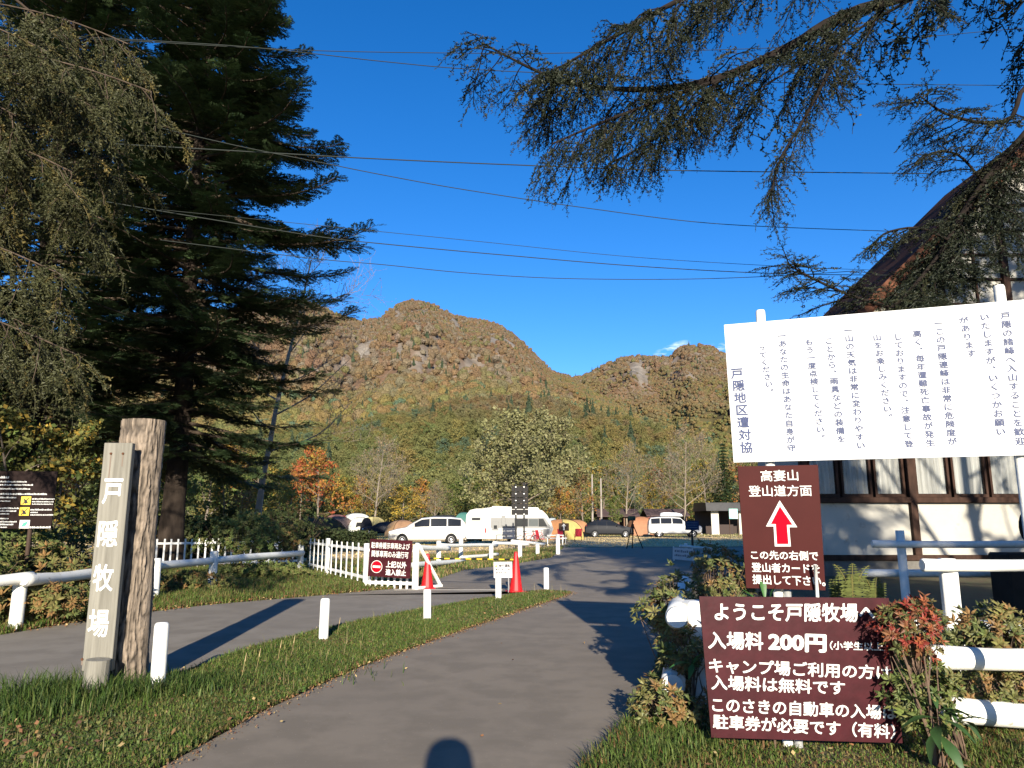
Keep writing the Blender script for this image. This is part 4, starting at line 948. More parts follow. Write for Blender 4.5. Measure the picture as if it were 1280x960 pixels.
t = thing('notice_board', 'small white notice board with a thin red border on a wire stand beside the cone', 'sign', f3.p(f3.w / 2, -f3.h, 0))
obj('board', rel(slab(f3, 0, 0, f3.w, -f3.h, -.012, 0, .002), t), mat('notice_white', (.60, .57, .56), .5), t)
for q in ((.04, .05, .96, .08), (.04, .92, .96, .95), (.04, .05, .065, .95), (.935, .05, .96, .95)): obj('border', rel(slab(f3, *fr(f3, *q), .0005, .002, 0), t), mat('pale_red', (.55, .16, .17), .6), t)
M_ink = mat('black_ink', (.03, .03, .035), .7)
x_, y_ = f3.w * .14, -f3.h * .24; b = MB(); b.prism([(x_, y_ + .03), (x_ + .03, y_ - .025), (x_ - .03, y_ - .025)], lambda p: f3.p(p[0], p[1], 0) - t.location, lambda p: f3.p(p[0], p[1], .002) - t.location)
obj('warning_mark', b, M_yel, t)
line_fr(f3, '徐行運転', .28, .14, .9, .34, M_ink, t, .03); line_fr(f3, '●歩行者に注意', .10, .42, .88, .54, M_ink, t, .01); line_fr(f3, '●駐車券を提示', .10, .62, .76, .74, M_ink, t, .01); line_fr(f3, '管理者', .64, .80, .88, .87, M_ink, t, .0)
for sx in (-.12, .12):
    m_ = MB(); m_.tube([(sx, .0, .02), (sx * 1.25, .28, -t.location.z)], .008, 6); m_.tube([(sx, 0, .02), (sx, -.03, -t.location.z)], .008, 6); obj('leg', m_, M_steel, t)

# ---- white rail fence in the middle, by the cones
t = thing('rail_fence', 'white two-rail log fence between the cones and the parked minivan', 'fence', (0, 30, 0)); o_ = t.location
for u, vb, vt in ((548, 709, 676), (576, 701, 663), (614, 700, 682), (650, 698, 681), (672, 694, 680)):
    p = G(u, vb); h = at(u, vt, p.y).z; m_ = MB(); r_ = .085 * (p.y / 27) ** .3; m_.lathe([(r_, -.1), (r_, h - .03), (r_ * .8, h), (.001, h)], 12, p - o_); obj('post', m_, M_white_old, t, smooth=True)
for k_, ((u0, v0, Y0), (u1, v1, Y1), r_) in enumerate((((519, 684.5, 24), (561, 685.5, 27), .085), ((548, 682, 27.2), (621, 681.3, 33), .075), ((617, 678.5, 33), (660, 680.5, 35), .075), ((640, 676, 34.6), (680, 680.5, 37.5), .07),
                                                      ((505, 707.5, 22), (580, 701, 29), .085), ((578, 697, 30), (622, 693, 33.5), .07), ((608, 700.5, 32.5), (650, 697, 36), .07), ((648, 697.5, 35.8), (678, 690.5, 39), .06))):
    obj('rail', rel(log_rail(at(u0, v0, Y0), at(u1, v1, Y1), r_, 10, 10, seed=k_ + 20), t), M_white_old, t, smooth=True)
p = G(697.5, 693); m_ = MB(); m_.lathe([(.10, -.1), (.10, .92), (.08, .95), (.001, .95)], 14); tag(obj('post', m_, M_white_old, loc=p, smooth=True), 'single white post at the road edge right of the rail fence', 'post')

# ---- right hand side: fence with the big signs
t = thing('rail_fence', 'white log fence behind the maroon welcome board and along the right edge', 'fence', (1.55, 6.6, 0)); o_ = t.location
ep = Vector((1.58, 6.62, 0)); m_ = MB(); m_.box((0, 0, .43), (.17, .17, .90), .02, Matrix.Rotation(.12, 3, 'Z')); obj('post', m_, M_white, t, loc=ep - o_)
for u, v, ln, r_ in ((846, 771, 3.4, .10), (841, 856, 3.4, .105)):    # the butts of two rails that run away from us along the road
    q = at(u, v, 6.35); obj('rail', rel(log_rail(q, q + Vector((.85, ln, 0)), r_, 10, 18, seed=int(u)), t), M_white, t, smooth=True)
for u0, v0, u1, v1, Y, r_ in ((1158, 822, 1480, 827, 5.75, .083), (1176, 888, 1500, 908, 5.7, .085)):
    obj('rail', rel(log_rail(at(u0, v0, Y), at(u1, v1, Y - .05), r_, 14, 18, seed=u0), t), M_white_old, t, smooth=True)
q = at(1330, 830, 5.95); m_ = MB(); m_.lathe([(.09, -.1), (.09, 1.0), (.07, 1.02), (.001, 1.02)], 16, (q.x - o_.x, q.y - o_.y, 0)); obj('post', m_, M_white, t, smooth=True)
t = thing('rail_fence', 'second white log fence behind the azaleas with a flat-topped post', 'fence', (4.6, 8, 0)); o_ = t.location
pp = at(1192, 780, 8.05); m_ = MB(); m_.box((0, 0, .58), (.155, .15, 1.17), .012, Matrix.Rotation(-.3, 3, 'Z')); obj('post', m_, M_white, t, loc=Vector((pp.x, pp.y, 0)) - o_)
q = at(1500, 700, 8.4); m_ = MB(); m_.box((0, 0, .58), (.155, .15, 1.17), .012); obj('post', m_, M_white, t, loc=Vector((q.x, q.y, 0)) - o_)
obj('rail', rel(log_rail(at(1154, 706.5, 7.9), at(1560, 706, 8.3), .066, 12, 16, seed=3), t), M_white, t, smooth=True)
obj('rail', rel(log_rail(at(1142, 783, 8.2), at(1560, 792, 8.5), .085, 12, 16, seed=8), t), M_white, t, smooth=True)
t = thing('rail_fence', 'far white pipe fence in the shade before the lodge wall', 'fence', (6.8, 13, 0)); o_ = t.location
for u, Y, h in ((1128, 13.0, 1.40), (1420, 13.2, 1.35)):
    q = at(u, 700, Y); m_ = MB(); m_.lathe([(.07, -.1), (.07, h), (.001, h)], 12, (q.x - o_.x, q.y - o_.y, 0)); obj('post', m_, M_white, t, smooth=True)
obj('rail', rel(log_rail(at(1091, 680, 12.9), at(1600, 681, 13.1), .062, 10, 12, seed=3), t), M_white, t, smooth=True)
obj('rail', rel(log_rail(at(1080, 716, 13.2), at(1600, 718, 13.2), .07, 10, 12, seed=4), t), M_white, t, smooth=True)

# ---- maroon welcome board
fw = Face(at(874, 745.5, 5.42), at(1109, 747, 5.36), at(889, 915, 5.4)); fw = Face(fw.o, fw.o + Vector((1.5, -.07, .0)), fw.o + Vector((.01, -.02, -1.0)))
Ww = fw.px(1111, 747)[0]; Wb = fw.px(1128, 925)[0]; Hb = -fw.px(890, 918)[1]; Hb2 = -fw.px(1128, 925)[1]
t = thing('welcome_sign', 'large maroon board with white writing, leaning on the white fence in the grass', 'sign', fw.p(Ww / 2, -Hb, 0))
xl = fw.px(889, 915)[0]
b = MB(); b.prism([(0, 0), (Ww, -.005), (Wb, -Hb2 - .02), (xl, -Hb - .02)], lambda p: fw.p(p[0], p[1], -.018) - t.location, lambda p: fw.p(p[0], p[1], 0) - t.location); obj('board', b, M_maroon, t)
def quad_text(f, body, q, m, par, bold, off=.003, spacing=1.0):
    """line of text stretched to the four pixel corners q = (tl, tr, br, bl) on face f: hand painted lines that slope"""
    me = text_mesh(body, bold, spacing).copy(); V = np.zeros(len(me.vertices) * 3); me.vertices.foreach_get('co', V); V = V.reshape(-1, 3); mn, mx_ = V.min(0), V.max(0)
    a = (V[:, 0] - mn[0]) / (mx_[0] - mn[0]); b_ = (V[:, 1] - mn[1]) / (mx_[1] - mn[1]); Zo = V[:, 2].copy() * .08; P = [np.array(f.px(*c)) for c in q]
    X = (P[0] * b_[:, None] + P[3] * (1 - b_[:, None])) * (1 - a[:, None]) + (P[1] * b_[:, None] + P[2] * (1 - b_[:, None])) * a[:, None]
    Wd = np.array([tuple(f.p(x, y, off + zo)) for (x, y), zo in zip(X, Zo)]) - np.array(par.location); me.vertices.foreach_set('co', Wd.ravel()); me.update(); return obj('lettering', me, m, par)
for body, q, bo in (('ようこそ戸隠牧場へ', ((893, 753), (1095, 754), (1095, 778), (893, 776)), .026), ('入場料', ((885, 789), (954, 790), (954, 813), (885, 811)), .026), ('200円', ((960, 790), (1033, 793), (1033, 816), (960, 814)), .045),
                    ('（小学生以上）', ((1037, 801), (1108, 803), (1108, 814), (1037, 812)), .024), ('キャンプ場ご利用の方は', ((886, 822), (1114, 832), (1114, 850), (886, 841)), .022),
                    ('入場料は無料です', ((889, 843), (1056, 851), (1056, 869), (889, 862)), .022), ('このさきの自動車の入場は', ((890, 871), (1121, 882), (1121, 900), (890, 890)), .022),
                    ('駐車券が必要です（有料）', ((891, 892), (1119, 905), (1119, 924), (891, 911)), .022)):
    quad_text(fw, body, q, M_letter, t, bo)
# ---- maroon arrow sign on its steel pole
fa_ = Face(at(922, 583, 5.50), at(1022.5, 581, 5.42), at(934, 733, 5.50)); Wa = fa_.px(1022.5, 581)[0]; Ha = -fa_.px(934, 735)[1]; xb = fa_.px(933, 735)[0]; xc, yc = fa_.px(1032, 738)
t = thing('arrow_sign', 'maroon trail sign with a red arrow pointing up, above the welcome board', 'sign', fa_.p(Wa / 2, -Ha, 0))
b = MB(); b.prism([(0, 0), (Wa, 0), (xc, yc), (xb, -Ha)], lambda p: fa_.p(p[0], p[1], -.016) - t.location, lambda p: fa_.p(p[0], p[1], 0) - t.location); obj('board', b, M_maroon2, t)
for body, q, bo in (('高妻山', ((950, 588), (997, 587), (998, 601), (951, 602)), .012), ('登山道方面', ((935, 607), (1014, 606), (1015, 620), (936, 621)), .012),
                    ('この先の右側で', ((938, 688), (1022, 689), (1023, 701), (939, 699)), .022), ('登山者カードを', ((939, 703), (1024, 705), (1025, 717), (940, 715)), .022), ('提出して下さい。', ((940, 718), (1031, 720), (1032, 733), (941, 730)), .022)):
    quad_text(fa_, body, q, M_letter, t, bo)
def arrow(f, q, n0, n1, m, nm, par):
    P = [f.px(*c) for c in q]; b = MB(); b.prism(P, lambda p: f.p(p[0], p[1], n0) - par.location, lambda p: f.p(p[0], p[1], n1) - par.location); obj(nm, b, m, par)
arrow(fa_, [(974.5, 625.5), (996.5, 659), (986.5, 659), (988.5, 683), (968.5, 683), (967, 658), (957.5, 658)], 0, .002, M_letter, 'arrow_outline', t)
arrow(fa_, [(974.8, 633), (990.5, 656), (983.5, 656), (985.5, 680), (971.2, 680), (969.6, 655), (963.5, 655)], .001, .004, M_red2, 'arrow', t)
q = at(986, 742, 5.545); m_ = MB(); m_.tube([(q.x, q.y, 0) - np.array(t.location), (q.x - .02, q.y, 1.8) - np.array(t.location)], .028, 14); obj('pole', m_, M_steel, t, smooth=True)
q0, q1 = at(1019, 706, 5.36), at(1022, 750, 5.42); m_ = MB(); m_.tube([q0, q1, (q1.x + .01, q1.y + .03, .1)], .0125, 10); tag(obj('stake', m_, M_steelw, smooth=True), 'thin white metal stake standing just in front of the arrow sign', 'stake')
# ---- big white board with vertical writing
DL = 5.6
tl = at(905, 406, DL); 
# solve the right-hand depth so that the board stays a rectangle with a level top edge
def top_err(Y): return at(1280, 374.5, Y).z - tl.z
lo, hi_ = 3.5, 6.0
for _ in range(40):
    md_ = (lo + hi_) / 2
    if top_err(md_) > 0: hi_ = md_
    else: lo = md_
trp = at(1280, 374.5, md_); print('white board right depth', md_)
fb_ = Face(tl, (trp.x, trp.y, tl.z), Vector((tl.x, tl.y, 1.0))); Hw = -fb_.px(919, 578)[1]; xl0 = fb_.px(905, 406)[0]; xbl = fb_.px(919, 578)[0]
Wt = fb_.w * 1.10
t = thing('white_notice_board', 'huge white board covered in vertical blue writing, on two posts above the other signs', 'sign', fb_.p(Wt / 2, -Hw, 0))
M_wb = mat('board_white', (.60, .605, .60), .5, .06, 2); b = MB(); b.prism([(0, 0), (Wt, 0), (Wt, -Hw), (xbl * .6, -Hw)], lambda p: fb_.p(p[0], p[1], -.02) - t.location, lambda p: fb_.p(p[0], p[1], 0) - t.location); obj('board', b, M_wb, t)
for u, v, yy in ((951, 388, .1), (1258, 357, .1)):
    x_, _ = fb_.px(u, 400); c = fb_.p(x_, 0, -.075); zt = at(u, v, c.y).z; m_ = MB(); rP = .036
    m_.tube([(c.x, c.y, -.1), (c.x, c.y, zt - .015), (c.x, c.y, zt)], [rP, rP, rP * .85], 18); m_.V = [q - np.array(t.location) for q in m_.V]; obj('post', m_, M_white_old, t, smooth=True)
M_blue = mat('blue_lettering', (.035, .05, .13), .6)
cols = [('戸隠の諸峰へ入山することを歓迎', (1256, 389), (1276, 557)), ('いたしますが、いくつかお願い', (1230, 391), (1252, 545)), ('があります', (1204, 395), (1216, 447)), ('一この戸隠連峰は非常に危険度が', (1173, 399), (1191, 557)),
        ('高く、毎年遭難死亡事故が発生', (1146, 412), (1164, 559)), ('しておりますので、注意して登', (1122, 416), (1137, 560)), ('山をお楽しみください。', (1096, 417), (1112, 526)), ('一山の天気は非常に変わりやすい', (1060, 408), (1077, 562)),
        ('ことから、雨具などの装備を', (1036, 421), (1053, 554)), ('もう一度点検してください。', (1011, 423), (1028, 552)), ('一あなたの生命はあなた自身が守', (977, 415), (990, 565)), ('ってください。', (952, 430), (965, 494)), ('戸隠地区遭対協', (921, 459), (935, 567))]
for body, c0, c1_ in cols:
    x0, y0 = fb_.px(*c0); x1, y1 = fb_.px(*c1_); n = len(body); pitch = (y0 - y1) / n; big_ = body.startswith('戸隠地区')
    vtext(fb_, body, x0, y0, pitch * (.93 if big_ else .88), pitch, M_blue, t, bold=.020 if big_ else .019, slant=(x1 - x0) / n * .95, wide=1.05 if big_ else 1.12)

# ---- brown information board at the left edge
fi = Face(at(-70, 588, 12.4), at(71, 597, 12.3), at(-70, 660, 12.4)); fi = Face(fi.o, fi.o + Vector((1.9, .25, 0)), fi.o + Vector((0, 0, -.9)))
Wi = fi.px(71, 597)[0]; Hi = -fi.px(66, 661)[1]
t = thing('information_board', 'dark brown information board with white text and small yellow symbols at the left edge', 'sign', fi.p(Wi / 2, -Hi, 0))
obj('board', rel(slab(fi, 0, 0, Wi, -Hi, -.03, 0, .004), t), mat('dark_brown_board', (.012, .005, .004), .4), t)
for q in (.28, .80): m_ = MB(); c = fi.p(Wi * q, -.3, -.06) - t.location; m_.tube([(c.x, c.y, .5), (c.x, c.y, -t.location.z - .1)], .035, 10); obj('post', m_, mat('brown_post', (.06, .04, .03), .7), t)
M_pal = mat('pale_print', (.55, .55, .53), .7); rs_ = np.random.default_rng(9)
def print_row(f, x0, x1, y, h, par):
    """a row of print too small to read: strokes of uneven width"""
    mb = MB(); x = x0
    while x < x1:
        w = h * rs_.uniform(.35, .8); hh = h * rs_.uniform(.6, 1); mb.add([tuple(f.p(a_, b_, .002) - par.location) for a_, b_ in ((x, y), (x + w, y), (x + w, y + hh), (x, y + hh))], [(0, 1, 2, 3)]); x += w + h * rs_.uniform(.1, .3)
    obj('print', mb, M_pal, par)
for (u0, v0, u1, hp) in ((-60, 596, 11, 3), (-60, 601.5, 32, 2), (-60, 605.5, 40, 2), (-60, 610.5, 38, 2), (-60, 617, 58, 2.4), (-60, 621.5, 20, 2), (-60, 626, 13, 1.5), (-60, 635, 23, 2), (-60, 638.5, 20, 2), (-60, 642, 12, 2), (-60, 648, 10, 1.8), (-60, 652, 21, 2), (-60, 655.5, 16, 2), (-60, 659, 8, 1.5),
                         (40, 623.5, 68, 2), (40, 627, 66, 1.6), (40, 630, 66, 1.6), (38, 637, 64, 2), (38, 640.5, 47, 1.6), (38, 643.5, 66, 1.8), (37, 659, 63, 2.6)):
    x0, y0 = fi.px(max(u0, -60), v0 + hp * .5); x1, _ = fi.px(u1, v0); print_row(fi, max(.03, x0), x1, y0, hp * .0133, t)
for u0, v0, u1, v1, c in ((27, 620.5, 38, 631, 'y'), (25, 634, 36, 644.5, 'y'), (25, 650, 36.5, 660.5, 'w')):
    x0, y0 = fi.px(u0, v0); x1, y1 = fi.px(u1, v1); pn = obj('symbol', rel(slab(fi, x0, y0, x1, y1, 0, .004, 0), t), M_yel if c == 'y' else M_letter, t)
    cx_, cy_ = (x0 + x1) / 2, (y0 + y1) / 2; s_ = (x1 - x0) / 2; b = MB()
    if c == 'y':
        b.prism([(cx_ - s_ * .7, cy_ - s_ * .7), (cx_ - s_ * .5, cy_ - s_ * .8), (cx_ + s_ * .7, cy_ + s_ * .6), (cx_ + s_ * .6, cy_ + s_ * .75)], lambda p: fi.p(p[0], p[1], .002) - t.location, lambda p: fi.p(p[0], p[1], .007) - t.location)
        b.prism([(cx_ - s_ * .1, cy_ - s_ * .7), (cx_ + s_ * .5, cy_ - s_ * .5), (cx_ + s_ * .2, cy_), (cx_ - s_ * .5, cy_ + s_ * .5), (cx_ - s_ * .3, cy_ - s_ * .2)], lambda p: fi.p(p[0], p[1], .002) - t.location, lambda p: fi.p(p[0], p[1], .006) - t.location)
    else: b.prism([(cx_ - s_ * .6, cy_ - s_ * .6), (cx_ + s_ * .3, cy_ - s_ * .3), (cx_ + s_ * .7, cy_ + s_ * .7), (cx_ - s_ * .3, cy_ + s_ * .2)], lambda p: fi.p(p[0], p[1], .002) - t.location, lambda p: fi.p(p[0], p[1], .006) - t.location)
    obj('mark', b, M_ink if c == 'y' else mat('leaf_green_print', (.05, .30, .22), .6), t)
# ================================================================== LODGE on the right
M_plaster = layered('lodge_plaster', (.44, .42, .365), (.38, .36, .31), .8, (.26, .245, .215), 2.4, rough=.9, bump=.2, bscale=12, lo=.6, hi=.72)
M_timber = mat('lodge_timber', (.042, .022, .015), .7, .45, 6, bump=.4, stretch=(1, 1, .3))
M_roof = mat('lodge_roof', (.055, .026, .018), .95, .6, 2.2, spec=.05)
M_fascia = mat('lodge_fascia', (.10, .042, .024), .8, .6, 3, spec=.1)
M_glass = mat('window_glass', (.035, .04, .045), .12, .3, .8, spec=.6)
M_curt = mat('pale_curtain', (.62, .62, .57), .9, .35, 1.4, stretch=(6, 1, .4))
YL = 22.0; XR, ZR, SL = 17.0, 13.85, .94       # ridge position, slope of the gable
lodge = thing('lodge', 'large white lodge with dark timber framing and a steep gable roof behind the signs', 'building', (XR, YL, 0))
def lp(mb, nm, m, par=lodge, **k): rel(mb, lodge); return obj(nm, mb, m, par, **k)
X0, X1 = 8.6, 2 * XR - 8.6; zt = lambda x: ZR - .45 - SL * abs(x - XR)
def wallpiece(xa, xb, z0, z1, nm='wall_panel', m=None, y=0.0):
    """one plaster panel between timbers, its top cut by the gable slope"""
    pa = [(xa, z0), (xb, z0)]
    za, zb = min(z1, zt(xa)), min(z1, zt(xb))
    if max(za, zb) <= z0 + .05: return
    if za < z0: xa2 = XR - (ZR - .45 - z0) / SL if xa < XR else xa; pa = [(xa2, z0), (xb, z0), (xb, zb)]
    elif zb < z0: xb2 = XR + (ZR - .45 - z0) / SL; pa = [(xa, z0), (xb2, z0), (xa, za)]
    else:
        pa += [(xb, zb)]
        kx = None
        if zt(xa) < z1 and zb >= z1: kx = XR - (ZR - .45 - z1) / SL
        if zt(xb) < z1 and za >= z1: kx = XR + (ZR - .45 - z1) / SL
        if kx and xa < kx < xb: pa += [(kx, z1)]
        pa += [(xa, za)]
    b = MB(); b.prism(pa, lambda p: (p[0], YL + y + .10, p[1]), lambda p: (p[0], YL + y, p[1])); lp(b, nm, m or M_plaster)
th = [8.6, 11.75, 15.3, 18.7, 22.25, 25.4]
b = MB(); b.box(((X0 + X1) / 2, YL + .15, .2), (X1 - X0, .5, .5), .02); lp(b, 'foundation', mat('foundation_concrete', (.13, .12, .105), .9, .3, 2, bump=.3))
b = MB(); b.box(((X0 + X1) / 2, YL + 2.6, 1.0), (X1 - X0 - .4, 4.6, 2.2), 0); b.box(((X0 + X1) / 2, YL + 2.65, 2.8), (X1 - X0 - .6, 4.4, 3.4), 0); lp(b, 'side_wall', M_plaster)
for i in range(len(th) - 1):
    a_, c_ = th[i] + .11, th[i + 1] - .11; wallpiece(a_, c_, .46, 2.08)
    # window bay
    n = 3; w = (c_ - a_) / n
    for k_ in range(n):
        xa, xb = a_ + k_ * w + .04, a_ + (k_ + 1) * w - .04
        fr_ = MB(); 
        for (x_, z_, sx, sz) in (((xa + xb) / 2, 2.30, xb - xa, .09), ((xa + xb) / 2, 3.93, xb - xa, .09), (xa + .035, 3.115, .07, 1.54), (xb - .035, 3.115, .07, 1.54)): fr_.box((x_, YL + .02, z_), (sx, .09, sz), .006)
        f_ = lp(fr_, 'window', M_timber); g_ = MB(); g_.box(((xa + xb) / 2, YL + .055, 3.115), (xb - xa - .14, .012, 1.54), 0); lp(g_, 'pane', M_glass, f_)
        if True:
            cu = MB(); xs = np.linspace(xa + .09, xb - .09, 25); V_ = []
            for x_ in xs:
                yy = YL + .10 + .025 * math.sin(x_ * 38); V_ += [(x_, yy, 2.36), (x_, yy, 3.87)]
            cu.add(V_, [(2 * q, 2 * q + 2, 2 * q + 3, 2 * q + 1) for q in range(24)]); lp(cu, 'curtain', M_curt, f_)
# glass would hide the curtains: keep it clear
gm = M_glass.node_tree; gl = gm.nodes.new('ShaderNodeBsdfTransparent'); gx = gm.nodes.new('ShaderNodeMixShader'); gx.inputs[0].default_value = .80
gm.links.new(gm.nodes['Principled BSDF'].outputs[0], gx.inputs[1]); gm.links.new(gl.outputs[0], gx.inputs[2]); gm.links.new(gx.outputs[0], gm.nodes['Material Output'].inputs[0])
zs = [4.15, 4.95, 5.75, 6.55, 7.35, 8.15, 8.95, 9.75, 10.55, 11.4, 12.4, 13.3]; xs_ = np.arange(9.3, 25.2, 1.02)
allx = sorted(set([round(float(q), 2) for q in xs_]))
for k_ in range(len(zs) - 1):
    xl_, xr_ = max(X0, XR - (ZR - .45 - zs[k_]) / SL), min(X1, XR + (ZR - .45 - zs[k_]) / SL)
    edges = [xl_] + [q for q in allx if xl_ + .2 < q < xr_ - .2] + [xr_]
    for a_, c_ in zip(edges[:-1], edges[1:]): wallpiece(a_ + .03, c_ - .03, zs[k_] + .03, zs[k_ + 1] - .03, y=.02)
def tb(a, b_, w, h): m_ = MB(); m_.beam(a, b_, w, h, .008); lp(m_, 'timber', M_timber)
for z in (.52, 2.17, 4.06): tb((X0, YL - .05, z), (X1, YL - .05, z), .20, .16)
for x in th: tb((x, YL - .062, .6), (x, YL - .062, min(zt(x), 13.4)), .20 if x != th[0] else .2, .16)
for z in zs[1:]:
    w_ = (ZR - .45 - z) / SL
    if w_ > .4: tb((max(X0, XR - w_), YL - .012, z), (min(X1, XR + w_), YL - .012, z), .09, .075)
for x in allx:
    if min(abs(x - q) for q in th) > .3 and zt(x) > 4.4: tb((x, YL - .018, 4.1), (x, YL - .018, zt(x)), .065, .09)
# black backing behind the panel joints
b = MB(); b.prism([(X0, .4), (X1, .4), (X1, zt(X1)), (XR, zt(XR)), (X0, zt(X0))], lambda p: (p[0], YL + .30, p[1]), lambda p: (p[0], YL + .16, p[1])); lp(b, 'wall', M_timber)
for sg in (-1, 1):
    ex = XR + sg * (XR - 8.0); ez = ZR - SL * (XR - 8.0); m_ = MB()
    m_.prism([(XR, ZR + .02), (ex, ez), (ex, ez + .22), (XR, ZR + .30)], lambda p: (p[0], YL - 1.1, p[1]), lambda p: (p[0], YL + 5.2, p[1])); lp(m_, 'roof', M_roof)
    m_ = MB(); m_.prism([(XR, ZR - .14), (ex, ez - .16), (ex, ez + .26), (XR, ZR + .34)], lambda p: (p[0], YL - 1.16, p[1]), lambda p: (p[0], YL - 1.105, p[1])); lp(m_, 'fascia', M_fascia)
    for k_, s_ in enumerate(np.linspace(.04, .97, 10)):       # purlin ends under the overhang
        x = XR + (ex - XR) * s_; z = ZR + (ez - ZR) * s_ - .13; tb((x, YL - 1.08, z), (x, YL - .06, z), .13, .16)
    m_ = MB(); m_.beam((XR + sg * .1, YL - .55, ZR - .32), (ex, YL - .55, ez - .20), .1, .14, .006); lp(m_, 'rafter', M_fascia)
# dark round dish on a box at the right edge
q = at(1300, 660, 12.2); t = thing('meter_box', 'black rounded dish standing on a low dark cabinet at the right edge', 'cabinet', (q.x, q.y, 0))
b = MB(); b.box((0, 0, .38), (1.5, .5, 1.36), .03); obj('cabinet', b, mat('dark_cabinet', (.035, .025, .02), .7, .3, 4), t)
b = MB(); b.lathe([(.001, .10), (.22, .08), (.36, .03), (.40, -.02), (.001, .02)], 28); o = obj('dish', b, M_black, t, loc=(.0, -.1, 1.46), rot=(R(90), 0, 0), smooth=True)

# ================================================================== PARKED CARS, CARAVAN, CAMP
M_glassd = mat('car_glass', (.012, .014, .018), .12, spec=.25); M_tyre = mat('tyre_rubber', (.02, .02, .02), .85); M_rim = mat('alloy_rim', (.30, .30, .31), .35, metal=.5)
def car(label, loc, rz, col, L=4.9, Wd=1.8, H=1.75, kind='van', box=None, seam=None, cat='car', name='parked_car'):
    t = thing(name, label, cat, loc, rz); pm = mat('car_paint_' + '_'.join(f'{int(c * 99)}' for c in col), col, .35 if sum(col) > .3 else .5, coat=.2 if sum(col) > .3 else 0, spec=.5 if sum(col) > .3 else .12)
    # stations along x (front = -x): x, z bottom, belt z, roof z, half width at sill, belt, roof
    if kind == 'van': S = [(0, .42, .70, .72, .60, .58, .50), (.10, .30, .86, .90, .80, .76, .66), (.55, .22, 1.00, 1.03, .88, .84, .74), (1.05, .22, 1.08, 1.12, .90, .86, .78), (1.35, .22, 1.10, 1.32, .90, .87, .74), (2.05, .22, 1.12, 1.72, .90, .88, .70),
                           (2.8, .22, 1.13, 1.80, .90, .88, .72), (3.9, .22, 1.15, 1.79, .90, .88, .72), (4.55, .24, 1.16, 1.72, .89, .86, .70), (4.80, .30, 1.12, 1.45, .86, .82, .66), (4.9, .45, .98, 1.0, .76, .74, .64)]
    elif kind == 'suv': S = [(0, .45, .78, .80, .62, .60, .52), (.12, .32, .92, .95, .82, .78, .68), (.6, .26, 1.02, 1.05, .89, .85, .76), (1.15, .26, 1.08, 1.12, .90, .86, .78), (1.45, .26, 1.10, 1.30, .90, .86, .74), (2.1, .26, 1.10, 1.62, .90, .87, .66),
                             (2.8, .26, 1.11, 1.68, .90, .87, .68), (3.7, .26, 1.14, 1.62, .90, .86, .66), (4.3, .28, 1.16, 1.42, .88, .84, .64), (4.62, .34, 1.10, 1.16, .86, .82, .66), (4.7, .45, .95, .98, .78, .75, .64)]
    elif kind == 'wagon': S = [(0, .50, .92, .95, .66, .64, .56), (.12, .36, 1.04, 1.07, .86, .84, .74), (.6, .30, 1.12, 1.16, .93, .90, .80), (1.25, .30, 1.16, 1.20, .95, .92, .84), (1.5, .30, 1.18, 1.40, .95, .92, .78), (1.95, .30, 1.19, 1.80, .95, .92, .72),
                               (2.7, .30, 1.20, 1.86, .95, .92, .74), (3.9, .30, 1.20, 1.86, .95, .92, .74), (4.7, .32, 1.20, 1.80, .94, .90, .74), (4.88, .40, 1.18, 1.50, .92, .88, .72), (4.95, .50, 1.05, 1.10, .86, .84, .72)]
    k = L / S[-1][0]; hz = H / max(s[3] for s in S)
    def ring(s):
        x, zb, zl, zr, wb, wl, wr = s; x = x * k - L / 2; w = Wd / 1.8; zb, zl, zr = zb * hz, zl * hz, zr * hz
        P = [(x, 0, zb)] + [(x, y * w, z) for y, z in ((wb * .8, zb), (wb, zb + .14), (wb * 1.02, (zb + zl) / 2 + .05), (wl, zl), (wl * .55 + wr * .45, zl * .5 + zr * .5), (wr, zr - .02), (wr * .8, zr + .015 if zr > zl + .1 else zr))] + [(x, 0, zr + (.03 if zr > zl + .1 else .01))]
        return P + [(a, -b_, c) for a, b_, c in P[-2:0:-1]]
    rg = [ring(s) for s in S]; n = len(rg[0]); b = MB(); V = sum(rg, []); Fs = []
    for i in range(len(rg) - 1):
        for j in range(n): Fs.append((i * n + j, (i + 1) * n + j, (i + 1) * n + (j + 1) % n, i * n + (j + 1) % n))
    c0 = len(V); V.append(tuple(np.mean(rg[0], 0))); V.append(tuple(np.mean(rg[-1], 0)))
    for j in range(n): Fs.append((c0, j, (j + 1) % n)); Fs.append((c0 + 1, (len(rg) - 1) * n + (j + 1) % n, (len(rg) - 1) * n + j))
    b.add(V, Fs); body = obj('body', b, pm, t, smooth=True); body.modifiers.new('edge', 'EDGE_SPLIT').split_angle = R(38)
    # side glass: from belt to roof, pulled 6 mm proud, cut into windows
    iw = [i for i in range(len(S) - 1) if S[i][3] - S[i][2] > .15 or S[i + 1][3] - S[i + 1][2] > .25]
    X_at = lambda s: s[0] * k - L / 2
    w = Wd / 1.8
    def side_pt(x, f, sg):
        xs = [X_at(s) for s in S]; g = lambda idx: np.interp(x, xs, [s[idx] for s in S]); zl, zr, wl, wr = g(2) * hz, g(3) * hz, g(5) * w, g(6) * w
        z0, z1 = zl + .05, zr - .09; z = z0 + (z1 - z0) * f; ff = (z - zl) / max(.01, zr - zl); y = wl + (wr - wl) * min(1, ff) + .015 - (.0); return (x, sg * (y + .006), z)
    xa, xe = X_at(S[4]) + .25, X_at(S[-3]) + .02; cuts = [xa, xa + (xe - xa) * .34, xa + (xe - xa) * .70, xe]
